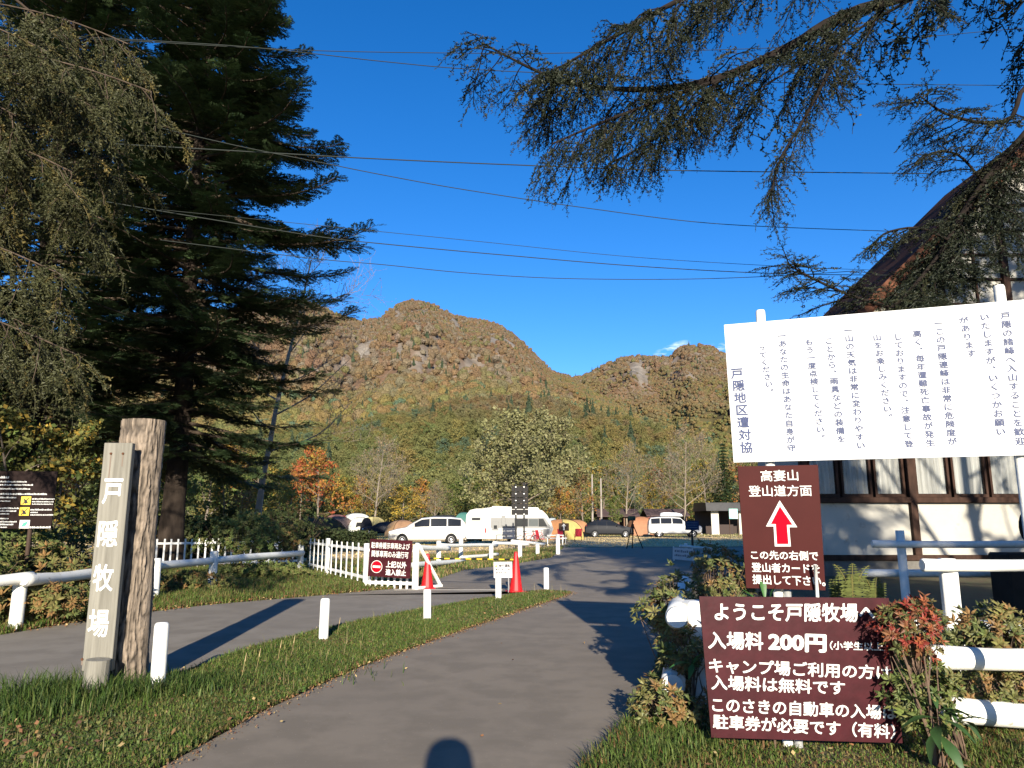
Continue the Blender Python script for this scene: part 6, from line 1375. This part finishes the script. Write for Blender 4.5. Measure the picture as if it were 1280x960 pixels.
def blades(mb, xy, h, w, cols, z0=0.0, lean=.5, pcol=None):
    n = len(xy); a = rng.uniform(0, 2 * np.pi, n); d = np.stack([np.cos(a), np.sin(a)], 1); ln = rng.uniform(.1, lean, n); h = h * rng.uniform(.5, 1.25, n); z = np.full(n, z0) if np.isscalar(z0) else z0
    B = np.concatenate([xy, z[:, None]], 1); sd = np.stack([-d[:, 1], d[:, 0], np.zeros(n)], 1) * (w * rng.uniform(.6, 1.3, n))[:, None] / 2; D3 = np.concatenate([d, np.zeros((n, 1))], 1); up = np.array([0, 0, 1.0])
    m = B + D3 * (ln * h * .35)[:, None] + up * (h * .6)[:, None]; e = B + D3 * (ln * h * 1.1)[:, None] + up * (h * (1 - .25 * ln))[:, None]
    V = np.stack([B - sd, B + sd, m + sd * .8, m - sd * .8, e], 1).reshape(-1, 3); k = np.arange(n)[:, None] * 5
    c = np.array(cols)[rng.choice(len(cols), n, p=pcol)] * rng.uniform(.7, 1.3, (n, 1)); mb.add(V, Q=k + [0, 1, 2, 3], tint=np.repeat(c, 5, 0)); 
    T = k + [3, 2, 4]; mb.T.append(T + mb.n - len(V)); mb.MT.append(np.zeros(len(T)))
def verge_z(xy):  # rough height of the verge dome
    return np.full(len(xy), .03)
M_grass = mat('grass_blade', (.08, .12, .03), .6, .1, 2, tint=True, trans=.3, spec=.25)
M_litter = mat('leaf_litter', (.3, .15, .05), .8, .1, 2, tint=True, trans=.15)
vpoly = extend(side_near, 2.5)[:-1] + [side_near[-1]] + extend(path_L, 2.5)[::-1][1:]
LPx = LP
def shrink_far(q, k): return q[rng.uniform(size=len(q)) < np.clip(k / (q[:, 1] - 2), 0, 1)]
gr = MB(); A = poly_area(vpoly); q = shrink_far(sample_poly(vpoly, int(A * 4200)), 6.0)
pn = fbm(q[:, 0] * .9 + 30, q[:, 1] * .9 + 30, 3, 90)
blades(gr, q, .045 + .09 * np.clip(pn - .3, 0, 1), .009, GC, .02, 1.2, [.22, .24, .18, .12, .11, .13])
q = shrink_far(sample_poly(vpoly, int(A * 1600)), 7); q = q[fbm(q[:, 0] * 1.7 + 11, q[:, 1] * 1.7 + 4, 3, 97) > .55]; blades(gr, q, .05, .012, [(.22, .16, .07), (.17, .12, .05), (.12, .09, .035), (.15, .15, .05)], .02, 1.8)
q = sample_poly(vpoly, 2200); q = q[fbm(q[:, 0] * 1.2 + 3, q[:, 1] * 1.2 + 8, 3, 98) > .52]
for _ in range(4): blades(gr, q + rng.normal(size=q.shape) * .015, .05, .034, [(.06, .12, .025), (.09, .14, .035), (.13, .14, .04)], .02, 2.2)
q = sample_poly(vpoly, 260); blades(gr, q, .2, .005, [(.30, .24, .12), (.2, .19, .08)], .02, .4)
q = shrink_far(sample_poly(vpoly, int(A * 900)), 7); blades(gr, q, .055, .022, [(.10, .13, .04), (.14, .15, .05), (.08, .12, .03), (.18, .13, .05)], .02, 1.5)
# long tufts round the log post and the stub
for cx_, cy_, n, r_, h_ in ((LP.x - .30, LP.y - .55, 1100, .42, .34), (LP.x + .1, LP.y - .45, 900, .35, .30), (LP.x + .55, LP.y - .25, 900, .35, .26), (LP.x - .15, LP.y - .95, 1200, .5, .26), (LP.x + .9, LP.y + .1, 600, .4, .2), (LP.x + 1.5, LP.y + .8, 500, .5, .16)):
    q = rng.normal(size=(n, 2)) * r_ * [.7, .5] + [cx_, cy_]; blades(gr, q, h_ * .78, .009, [(.045, .085, .015), (.07, .115, .022), (.12, .145, .04), (.035, .065, .014)], .0, .9)
stuff('grass', gr, M_grass, 'green and straw-coloured grass covering the verge around the log post', cat=None)
# left bank, strip along the fence
lb_ = side_far + [(-2.6, 18.6), (-3.6, 18.8), (-6.0, 24.5), (-9.5, 27), (-12, 22), (-10, 12), (-9, 6), (-7.5, 9)]
gr = MB(); q = shrink_far(sample_poly(lb_, int(poly_area(lb_) * 1300)), 11); blades(gr, q, .08 + .14 * fbm(q[:, 0], q[:, 1], 3, 91), .014, GC + [(.16, .09, .04)], 0, 1.0)
stuff('bank_grass', gr, M_grass, 'rough grass and weeds on the bank along the left log-rail fence')
# right bank in front of the welcome board
rb = [(.20, 4.0), (.45, 5.05), (.85, 6.0), (1.2, 7.0), (2.2, 11), (3.3, 14.5), (6.5, 14.5), (8.5, 8), (6.5, 3.8)]
gr = MB(); q = shrink_far(sample_poly(rb, int(poly_area(rb) * 3200)), 5.2); nf = np.clip(np.abs(q[:, 0] - 2.2) / 1.0 + np.abs(q[:, 1] - 5.0) / 1.2 - .3, .25, 1); blades(gr, q, (.075 + .06 * fbm(q[:, 0] * 1.5, q[:, 1] * 1.5, 3, 92)) * nf, .009, GC + [(.17, .09, .035)], 0, 1.3)
for cx_, cy_ in ((1.05, 5.85), (1.2, 5.5), (.9, 5.3), (.7, 4.9)): q = rng.normal(size=(400, 2)) * .12 + [cx_, cy_]; blades(gr, q, .14, .009, [(.07, .12, .022), (.11, .145, .035)], 0, .8)
stuff('bank_grass', gr, M_grass, 'grass growing in front of the welcome board and under the azaleas')
# camp grass: dry straw tufts catching the low sun, island grass
gr = MB(); q = sample_poly(camp, 60000); pn = fbm(q[:, 0] / 6, q[:, 1] / 9, 4, 93); dry = [(.62, .46, .24), (.68, .52, .28), (.56, .43, .21), (.46, .38, .17)]
k_ = pn < .66; blades(gr, q[k_], .10, .05, dry, 0, 1.6); blades(gr, q[~k_], .11, .05, [(.12, .16, .04), (.16, .18, .05), (.2, .19, .07)], 0, 1.4)
fl_ = [(20, 78), (60, 84), (60, 116), (-80, 116), (-80, 62), (-14, 60), (-6, 66), (8, 82)]; q = sample_poly(fl_, 26000); blades(gr, q, .13, .07, [(.10, .16, .035), (.14, .18, .045), (.20, .19, .07)], 0, 1.4)
isl = gp([(520, 735), (548, 724), (580, 713), (640, 706), (690, 697), (705, 684)]) + [(-9, 27), (-6.2, 24.4), (-3.2, 18.6)]
q = sample_poly(isl, 16000); blades(gr, q, .14, .03, GC + [(.3, .21, .09)] * 2, 0, 1.2); stuff('camp_grass', gr, M_grass, 'dry straw-coloured grass of the camp ground')
# fallen leaves
def litter(mb, q, s=.05, z=.03):
    n = len(q); C = np.concatenate([q, (z + rng.uniform(0, .05, n))[:, None]], 1); a = rng.normal(size=(n, 3)); a[:, 2] *= .35; a /= np.linalg.norm(a, axis=1)[:, None]; nr = np.tile([0, -.25, 1.0], (n, 1)) + rng.normal(size=(n, 3)) * .4
    b = np.cross(nr, a); b /= np.linalg.norm(b, axis=1)[:, None]; s = (s * rng.uniform(.5, 1.3, n))[:, None]; P = np.stack([C - a * s, C + b * s * .55 + [0, 0, .006], C + a * s, C - b * s * .55 - [0, 0, .006]], 1).reshape(-1, 3)
    c = np.array([(.22, .10, .04), (.26, .15, .06), (.17, .075, .035), (.34, .25, .11), (.12, .06, .035)])[rng.integers(0, 5, n)] * rng.uniform(.7, 1.3, (n, 1)); mb.add(P, Q=np.arange(n * 4).reshape(-1, 4), tint=np.repeat(c, 4, 0))
def along(P, n, w): P = np.array(P); d = np.r_[0, np.cumsum(np.linalg.norm(np.diff(P, axis=0), axis=1))]; t_ = rng.uniform(0, d[-1], n); return np.stack([np.interp(t_, d, P[:, 0]), np.interp(t_, d, P[:, 1])], 1) + rng.normal(size=(n, 2)) * w
lt = MB(); litter(lt, along(extend(path_L), 1000, .09), .015, .01); litter(lt, along(side_far, 1900, .16) + [-.12, .12], .024, .015); q = sample_poly(vpoly, 260); litter(lt, q, .02, .03); q = rng.normal(size=(260, 2)) * [.7, .35] + [-3.9, 5.5]; litter(lt, q, .024, .04)
q = sample_poly([(.3, 4.2), (.9, 6), (1.2, 7), (5, 6.5), (5, 4.2)], 420); litter(lt, q, .02, .03); q = np.stack([rng.uniform(-2.5, 1.0, 26), rng.uniform(5, 15, 26)], 1); litter(lt, q, .016, .0); litter(lt, along(extend(path_L), 4000, .07), .007, .0); litter(lt, along(side_near, 2000, .07), .009, .0); stuff('fallen_leaves', lt, M_litter, 'brown and orange fallen leaves along the edges of the asphalt')

# ---- azaleas: whorls of leaves on thin stems
def whorl(seed, size=.055, n=8, up=.55):
    rs = np.random.default_rng(seed); mb = MB()
    for i in range(n):
        a = i * 2.4 + rs.uniform(-.3, .3); e = up + rs.uniform(-.45, .45); d = np.array([math.cos(a) * math.cos(e), math.sin(a) * math.cos(e), math.sin(e)]); s = np.array([-math.sin(a), math.cos(a), 0]); nrm = np.cross(d, s); L = size * rs.uniform(.7, 1.25); w = L * .20; c = rs.uniform(.75, 1.3)
        P = [d * L * .05, d * L * .45 + s * w - nrm * .1 * w, d * L - nrm * L * .16, d * L * .45 - s * w - nrm * .1 * w, d * L * .5 + nrm * w * .45]; mb.add(P, T=np.array([(0, 1, 4), (1, 2, 4), (2, 3, 4), (3, 0, 4)]), tint=(c, c * rs.uniform(.9, 1.1), c))
    return mb
WM = {}
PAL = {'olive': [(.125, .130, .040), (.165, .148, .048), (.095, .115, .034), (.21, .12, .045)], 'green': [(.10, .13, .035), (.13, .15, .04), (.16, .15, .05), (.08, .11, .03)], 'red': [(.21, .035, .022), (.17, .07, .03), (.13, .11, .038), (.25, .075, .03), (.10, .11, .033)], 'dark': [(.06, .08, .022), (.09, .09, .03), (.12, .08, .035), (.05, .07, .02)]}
def whorls(pal, size):
    k = (pal, size)
    if k not in WM:
        WM[k] = []
        for i, c in enumerate(PAL[pal]):
            for s in range(2):
                me = whorl(i * 7 + s + 1, size).mesh('leaf_cluster', False, True); nm = f'azalea_{pal}_{i}'
                if nm not in MATS:
                    m = mat(nm, c, .55, 0, 1, tint=True, trans=.22, spec=.35); t_ = m.node_tree; mm = t_.nodes.new('ShaderNodeMixRGB'); mm.blend_type = 'MULTIPLY'; mm.inputs[0].default_value = 1; mm.inputs[2].default_value = (*c, 1)
                    at_ = [n for n in t_.nodes if n.bl_idname == 'ShaderNodeAttribute'][0]; t_.links.new(at_.outputs['Color'], mm.inputs[1]); t_.links.new(mm.outputs[0], t_.nodes['Principled BSDF'].inputs['Base Color'])
                    for n in t_.nodes:
                        if n.bl_idname == 'ShaderNodeBsdfTranslucent': t_.links.new(mm.outputs[0], n.inputs[0])
                me.materials.append(MATS[nm]); WM[k].append(me)
    return WM[k]
M_stem = mat('shrub_stem', (.14, .09, .06), .9, .3, 10)
def shrub(label, c, rad, n, pal='olive', size=.055, cat='shrub', name='azalea_shrub', joined=False, seed=0, base=None, ns=11):
    rs = np.random.default_rng(seed + 50); c = Vector(c); b0 = Vector(base) if base else Vector((c.x, c.y, 0)); t = thing(name, label, cat, b0); ms = whorls(pal, size); st = MB(); mb = MB(); P = []
    while len(P) < n:
        d = rs.normal(size=3); d /= np.linalg.norm(d); q = d * rs.uniform(.35, 1.0) ** .45
        w = np.array([c.x, c.y, c.z]) + q * np.array(rad) * (1 + .18 * math.sin(d[0] * 5 + seed) + .15 * math.sin(d[2] * 6 + seed * 2 + d[1] * 4))
        if w[2] > .04: P.append((w, d))
    for k_, (w, d) in enumerate(P):
        l = w - np.array(b0); ax = Vector(d * .7 + np.array([0, -.25, .75])).normalized(); rot = ax.to_track_quat('Z', 'Y').to_euler(); s_ = rs.uniform(.7, 1.3); me = ms[rs.integers(0, len(ms))]
        if joined:
            V = np.zeros(len(me.vertices) * 3); me.vertices.foreach_get('co', V); V = V.reshape(-1, 3) * s_; Rm_ = np.array(rot.to_matrix()); C_ = np.zeros(len(V) * 4); me.color_attributes['tint'].data.foreach_get('color', C_); base_c = np.array(PAL[pal][ms.index(me) // 2])
            mb.add(V @ Rm_.T + l, T=np.array([tuple(f.vertices) for f in me.polygons]), tint=C_.reshape(-1, 4)[:, :3] * base_c)
        else: obj('leaf_cluster', me, None, t, loc=tuple(l), rot=rot).scale = (s_,) * 3
        if k_ % max(1, n // 70) == 0: st.tube([l - np.array(ax) * .01, l - np.array(ax) * .07 - l * .06, l - np.array(ax) * .10 - l * .2], [.002, .003, .0045], 3, cap=False)
    for k_ in range(ns): e = P[rs.integers(0, len(P))][0] - np.array(b0); st.tube([(rs.uniform(-.05, .05), rs.uniform(-.05, .05), 0), e * .45 + rs.normal(size=3) * .04, e * .92], [.009, .006, .002], 4, cap=False)
    obj('stem', st, M_stem, t)
    if joined: obj('foliage', mb, M_leaf, t, tint=True)['kind'] = 'stuff'
    return t
def sp3(u, v, Y): return tuple(at(u, v, Y))
shrub('olive azalea with orange tips growing round the rail butts left of the welcome board', sp3(842, 762, 7.3), (.30, .36, .33), 250, 'olive', .062, seed=1, base=(1.62, 7.2, 0))
shrub('lower olive azalea hanging over the left fence post', sp3(852, 815, 6.5), (.22, .22, .24), 130, 'olive', .062, seed=2, base=(1.5, 6.5, 0))
shrub('ragged azalea at the foot of the left fence post', sp3(830, 885, 5.95), (.30, .25, .20), 150, 'olive', .058, seed=3, base=(1.25, 5.95, 0))
shrub('green azalea behind the top of the welcome board, left of the arrow sign', sp3(893, 725, 8.2), (.30, .36, .36), 200, 'olive', .062, seed=4)
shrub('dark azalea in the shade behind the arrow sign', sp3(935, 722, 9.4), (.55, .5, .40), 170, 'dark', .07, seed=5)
shrub('red-leaved azalea overlapping the right edge of the welcome board', sp3(1140, 785, 5.12), (.20, .14, .21), 250, 'red', .045, seed=6, base=(2.75, 5.12, 0))
shrub('green azalea under the red-leaved one', sp3(1158, 868, 5.2), (.24, .16, .24), 240, 'green', .050, seed=7, base=(2.95, 5.2, 0))
shrub('olive azalea on the right above the upper rail', sp3(1240, 792, 6.15), (.40, .25, .19), 190, 'olive', .066, seed=8, base=(4.0, 6.15, 0))
shrub('olive and orange azalea between the two right-hand rails', sp3(1235, 858, 5.9), (.48, .22, .16), 180, 'olive', .062, seed=9, base=(3.8, 5.95, 0))
shrub('dark green azalea right of the welcome board behind the fence', sp3(1170, 800, 7.2), (.6, .4, .30), 160, 'dark', .07, seed=10)
# left hand shrubs along the fence (leaves joined: too small to pick apart)
for k_, (u, v, Y, rad, n, pal, lb) in enumerate(((15, 690, 13.2, (1.0, .8, .55), 420, 'green', 'green shrub below the information board at the left edge'), (60, 712, 12.9, (.9, .6, .45), 380, 'olive', 'brownish azalea behind the fence under the information board post'),
        (45, 748, 11.6, (.7, .45, .28), 300, 'olive', 'brown azalea spilling over the rail at the left edge'), (98, 755, 12.2, (.6, .4, .26), 220, 'green', 'low green weeds in front of the fence left of the log post'),
        (-60, 720, 11.5, (.9, .7, .6), 300, 'green', 'leafy shrub just inside the left edge of the picture'), (300, 668, 21.5, (1.3, .9, .62), 520, 'green', 'bushy green shrub in front of the back picket fence'),
        (345, 675, 23.0, (.9, .7, .50), 380, 'olive', 'olive shrub at the right end of the back picket fence'), (322, 715, 20.8, (1.5, .5, .30), 360, 'green', 'low weeds under the rail right of the log post'),
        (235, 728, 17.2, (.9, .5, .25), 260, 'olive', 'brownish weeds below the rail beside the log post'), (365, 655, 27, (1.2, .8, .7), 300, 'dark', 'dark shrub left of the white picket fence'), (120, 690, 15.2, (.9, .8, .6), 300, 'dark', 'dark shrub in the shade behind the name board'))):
    c = at(u, v, Y); shrub(lb, c, rad, n, pal, .10, joined=True, seed=20 + k_, name='shrub', base=(c.x, c.y, 0), ns=8)
# dark clipped hedge standing in the shade of the fir
def hedge(label, x0, x1, y, h, d, n, seed):
    rs = np.random.default_rng(seed); t = thing('hedge', label, 'hedge', ((x0 + x1) / 2, y, 0)); mb = MB(); q = np.stack([rs.uniform(-(x1 - x0) / 2, (x1 - x0) / 2, n), rs.uniform(-d / 2, d / 2, n), h * rs.uniform(0, 1, n) ** .6], 1); q[:, 2] *= 1 + .12 * np.sin(q[:, 0] * 1.3) + .1 * np.sin(q[:, 0] * 3.1)
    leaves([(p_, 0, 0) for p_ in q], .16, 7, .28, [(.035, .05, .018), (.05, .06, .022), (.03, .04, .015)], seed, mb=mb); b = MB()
    for x in np.arange(-(x1 - x0) / 2 + .2, (x1 - x0) / 2, .8): b.tube([(x, 0, 0), (x + .05, .05, h * .8)], [.03, .01], 5)
    obj('stem', b, M_stem, t); obj('foliage', mb, M_leaf, t, tint=True); return t
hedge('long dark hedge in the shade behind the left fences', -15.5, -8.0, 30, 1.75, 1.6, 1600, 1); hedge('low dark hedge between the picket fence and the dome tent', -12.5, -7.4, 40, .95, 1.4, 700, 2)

# ---- ferns and broad leaves round the signs
def blade_leaf(L, w, bend=.25, n=6):
    mb = MB(); V = []; Fs = []
    for i in range(n + 1):
        t_ = i / n; ww = w * math.sin(min(1, t_ * 1.25 + .08) * math.pi * .5 if t_ < .35 else (1 - (t_ - .35) / .65) * math.pi / 2) ; x = L * t_ * (1 - bend * .3 * t_); z = -L * bend * t_ * t_; V += [(x, -ww, z + ww * .25), (x, 0, z), (x, ww, z + ww * .25)]
    for i in range(n): k = i * 3; Fs += [(k, k + 1, k + 4, k + 3), (k + 1, k + 2, k + 5, k + 4)]
    mb.add(V, Fs, tint=(1, 1, 1)); return mb
M_broad = mat('broad_leaf', (.05, .15, .03), .45, .25, 6, spec=.45, trans=.25); M_broad2 = mat('dark_broad_leaf', (.04, .09, .025), .5, .3, 6, spec=.4, trans=.2)  # the second leaf material is a darker green
def broad(label, p, specs, m=M_broad, name='broadleaf_plant'):
    t = thing(name, label, 'plant', p); st = MB()
    for L, w, yaw, pitch, bend, off in specs: obj('leaf', blade_leaf(L, w, bend), m, t, loc=off, rot=(rng.uniform(-.4, .4), -pitch, yaw), smooth=True); st.tube([(0, 0, 0), (off[0] * .5, off[1] * .5, off[2] * .6), off], .004, 4)
    obj('stem', st, M_stem, t); return t
q = at(958, 750, 5.45); z_ = q.z; broad('bright green lance-shaped leaves rising in front of the arrow sign', (q.x, q.y, 0), [(.20, .026, 1.5, 1.35, .1, (-.01, 0, z_)), (.17, .024, .5, 1.1, .15, (.02, 0, z_ - .01)), (.15, .022, 2.6, .6, .2, (-.05, 0, z_ - .01)), (.16, .02, 3.3, .9, .2, (-.06, .02, z_ - .02)), (.12, .018, .1, .5, .3, (.06, 0, z_ - .02))])
q = at(1172, 893, 5.0); broad('dark broad-leaved plant at the lower right corner of the welcome board', (q.x, q.y, 0), [(.26, .040, a, p_, .5, (0, 0, .26 + z)) for a, p_, z in ((.2, .3, .1), (1.2, .9, .12), (2.4, .8, .1), (3.1, .25, .06), (4.0, .1, .02), (5.2, .2, .05), (5.8, .5, .08), (4.7, -.3, -.04), (3.6, -.4, 0))] + [(.22, .035, a, p_, .5, (.12, 0, .3)) for a, p_ in ((.4, .1), (1.6, .9), (5.0, .2), (5.9, .6))], M_broad2)
q = at(866, 830, 6.2); broad('long green leaves sticking out beside the left fence post', (q.x, q.y, 0), [(.24, .028, 3.6, .35, .4, (0, 0, q.z)), (.26, .03, 5.3, .7, .4, (0, 0, q.z)), (.20, .026, 4.4, -.1, .4, (0, 0, q.z)), (.22, .02, 3.2, -.1, .3, (-.02, 0, q.z + .03)), (.16, .02, .6, .9, .4, (0, 0, q.z))])
q = at(1222, 775, 6.7); broad('upright green leaves between the second fence and the olive azalea', (q.x - .6, q.y, 0), [(.22, .03, 1.3, 1.3, .1, (0, 0, .35)), (.2, .028, 2.2, 1.0, .2, (0, 0, .33)), (.18, .025, .4, .9, .2, (0, 0, .33))])
def fern(label, u, v, Y, n, L, seed):
    rs = np.random.default_rng(seed); q = at(u, v, Y); t = thing('fern', label, 'fern', (q.x, q.y, 0))
    for k_ in range(n):
        mb = MB(); a = rs.uniform(.2, math.pi - .2); ln = L * rs.uniform(.7, 1.1); pts = [np.array([math.cos(a) * ln * .45 * s ** 1.6, -math.sin(a) * ln * .15 * s, q.z * .0 + (q.z - L * .9) * 1.0 + ln * (s - .18 * s ** 4)]) for s in np.linspace(0, 1, 15)]; mb.tube(pts, .004, 4, tint=(.20, .18, .06))
        for i in range(3, 15):
            s = i / 14; w = .10 * (1 - s) ** .7 + .015
            for sg in (-1, 1): d = np.array([math.sin(a) * sg * .4 + sg * .8, -.2, -.35 + .5 * s]); d /= np.linalg.norm(d); T = pts[i] - pts[i - 1]; T /= np.linalg.norm(T); p0 = pts[i]; mb.add([p0, p0 + d * w * .5 + T * w * .16, p0 + d * w, p0 + d * w * .5 - T * w * .16], [(0, 1, 2, 3)], tint=np.array((.10, .115, .03)) * rs.uniform(.6, 1.3))
        obj('frond', mb, M_leaf, t, tint=True)
    return t
fern('yellow-green fern just right of the arrow sign', 1062, 703, 6.6, 4, .42, 1); fern('yellow-green fern behind the top right corner of the welcome board', 1090, 716, 6.9, 5, .38, 2); fern('small fern between the arrow sign and its neighbour', 1045, 712, 6.9, 3, .36, 3)
# dry grass heads at the verge
for k_, (u, v) in enumerate(((345, 835), (362, 828), (300, 855), (318, 848), (420, 800))):
    q = G(u, v); b = MB(); b.tube([(0, 0, 0), (.02, 0, .12), (.035, 0, .22)], .002, 4, tint=(.4, .3, .15)); b.tube([(.035, 0, .21), (.045, 0, .29)], [.006, .002], 5, tint=(.5, .38, .2)); tag(obj('dry_grass_stalk', b, M_leaf, loc=q, tint=True), ('dry seed-headed stalk third from the left, over the post shadow', 'dry seed-headed stalk just right of the middle of the post shadow', 'leftmost dry seed-headed stalk on the verge', 'second dry seed-headed stalk from the left', 'dry seed-headed stalk beside the second bollard')[k_], 'grass stalk', 'dry grass stalks on the verge')

# ================================================================== the photographer, whose shadow falls on the path
def person():
    t = thing('person', 'photographer in a dark jacket holding a small camera, casting the shadow on the path', 'person', (.06, -.42, 0)); 
    P = {'pel': (0, 0, 1.00), 'wst': (0, .01, 1.15), 'chs': (0, .0, 1.42), 'nk': (0, .01, 1.60), 'nk2': (0, .03, 1.66), 'hd': (0, .04, 1.76), 'hd2': (0, .04, 1.86), 'shl': (-.20, 0, 1.52), 'ell': (-.26, .16, 1.30), 'wrl': (-.10, .30, 1.47), 'shr': (.20, 0, 1.52), 'elr': (.26, .16, 1.30), 'wrr': (.10, .30, 1.47),
         'hil': (-.10, 0, .96), 'knl': (-.12, .02, .52), 'anl': (-.13, -.02, .10), 'tol': (-.14, .14, .04), 'hir': (.10, 0, .96), 'knr': (.12, .02, .52), 'anr': (.13, -.02, .10), 'tor': (.14, .14, .04)}
    Rr = dict(pel=.15, wst=.14, chs=.165, nk=.075, nk2=.065, hd=.095, hd2=.085, shl=.075, ell=.052, wrl=.034, shr=.075, elr=.052, wrr=.034, hil=.10, knl=.065, anl=.045, tol=.04, hir=.10, knr=.065, anr=.045, tor=.04)
    E = ['pel wst', 'wst chs', 'chs nk', 'nk nk2', 'nk2 hd', 'hd hd2', 'chs shl', 'shl ell', 'ell wrl', 'chs shr', 'shr elr', 'elr wrr', 'pel hil', 'hil knl', 'knl anl', 'anl tol', 'pel hir', 'hir knr', 'knr anr', 'anr tor']
    K = list(P); me = bpy.data.meshes.new('body'); me.from_pydata([P[k] for k in K], [tuple(K.index(q) for q in e.split()) for e in E], [])
    # five fingers on each hand, curled round the camera
    o = bpy.data.objects.new('body', me); COL.objects.link(o); o.parent = t; sk = o.modifiers.new('skin', 'SKIN')
    for i, k in enumerate(K): me.skin_vertices[0].data[i].radius = (Rr[k], Rr[k]); 
    me.skin_vertices[0].data[0].use_root = True; o.modifiers.new('sub', 'SUBSURF').levels = 1; o.modifiers['sub'].render_levels = 2; me.materials.append(mat('jacket_cloth', (.05, .055, .07), .9, .1, 8))
    msk = mat('skin', (.48, .30, .21), .55)
    for sg in (-1, 1):
        b = MB(); b.tube([(sg * .10, .29, 1.47), (sg * .085, .335, 1.49), (sg * .075, .375, 1.495)], [.026, .036, .03], 10); obj('hand', b, msk, t, smooth=True)
        for i, (l, r_) in enumerate(((.065, .0085), (.072, .009), (.068, .0088), (.055, .0078))):
            b = MB(); z = 1.515 - i * .019; b.tube([(sg * .078, .375, z), (sg * .062, .375 + l * .55, z), (sg * .035, .375 + l * .75, z - .002), (sg * .02, .375 + l * .60, z - .003)], [r_, r_, r_ * .9, r_ * .8], 8); obj('finger', b, msk, t, smooth=True)
        b = MB(); b.tube([(sg * .07, .335, 1.505), (sg * .045, .335, 1.522), (sg * .02, .345, 1.515)], [.012, .011, .009], 8); obj('thumb', b, msk, t, smooth=True)
    b = MB(); b.lathe([(.001, -.125), (.05, -.11), (.082, -.05), (.092, .02), (.085, .08), (.05, .118), (.001, .13)], 20, (0, .045, 1.775)); f_ = obj('head', b, msk, t, smooth=True)
    b = MB(); b.lathe([(.10, .0), (.102, .05), (.088, .10), (.05, .135), (.001, .145)], 20, (0, .03, 1.785)); obj('hair', b, mat('dark_hair', (.02, .016, .014), .8), t, smooth=True); b = MB(); b.lathe([(.001, .17), (.08, .16), (.13, .12), (.155, .05), (.16, -.04), (.15, -.12), (.17, -.20)], 24, (0, .0, 1.775)); obj('hood', b, mat('hood_cloth', (.05, .055, .07), .9), t, smooth=True)
    b = MB(); b.tube([(0, .13, 1.79), (0, .158, 1.762), (0, .135, 1.755)], [.008, .014, .010], 8); obj('nose', b, msk, f_, smooth=True)
    b = MB(); b.tube([(-.025, .122, 1.722), (0, .13, 1.720), (.025, .122, 1.722)], .006, 6); obj('mouth', b, mat('lips', (.40, .15, .13), .5), f_, smooth=True)
    for sg in (-1, 1):
        b = MB(); b.lathe([(.001, -.012), (.010, -.006), (.012, 0), (.010, .006), (.001, .012)], 10, (sg * .033, .118, 1.785)); obj('eye', b, M_black, f_, smooth=True); b = MB(); b.tube([(sg * .090, .03, 1.80), (sg * .102, .025, 1.775), (sg * .092, .035, 1.745)], [.010, .014, .009], 8); obj('ear', b, msk, f_, smooth=True)
    c = thing('compact_camera', 'small black compact camera held in the photographer\'s hands', 'camera', (.06, -.42 + .385, 1.50)); b = MB(); b.box((0, 0, -.012), (.11, .028, .062), .006); obj('camera_body', b, M_black, c)
person()
# ---- trees behind and beside the camera whose shade lies on the road and the lodge
for kd_, lb, x_, y_, H_, rz_ in (('bare_b', 'tall half-bare tree right of the camera, dappling the lodge wall', 15.6, 4.6, 18, .3), ('brown', 'broad brown tree right of the camera, shading the lodge gable', 20.5, 3.5, 23, 4.0), ('fir', 'fir behind the camera on the left, shading the understorey', -14.5, -4, 21, 5.0), ('brown', 'tall autumn tree behind the camera farther right', 21, 1.5, 18, 1.3),
    ('fir', 'tall fir behind the camera whose shade lies across the far road', 11.6, -9, 20, 1.1), ('fir', 'second tall fir behind the camera shading the far road', 10.2, -17, 23, 2.7)): tree(kd_, lb, x_, y_, H_, rz_)
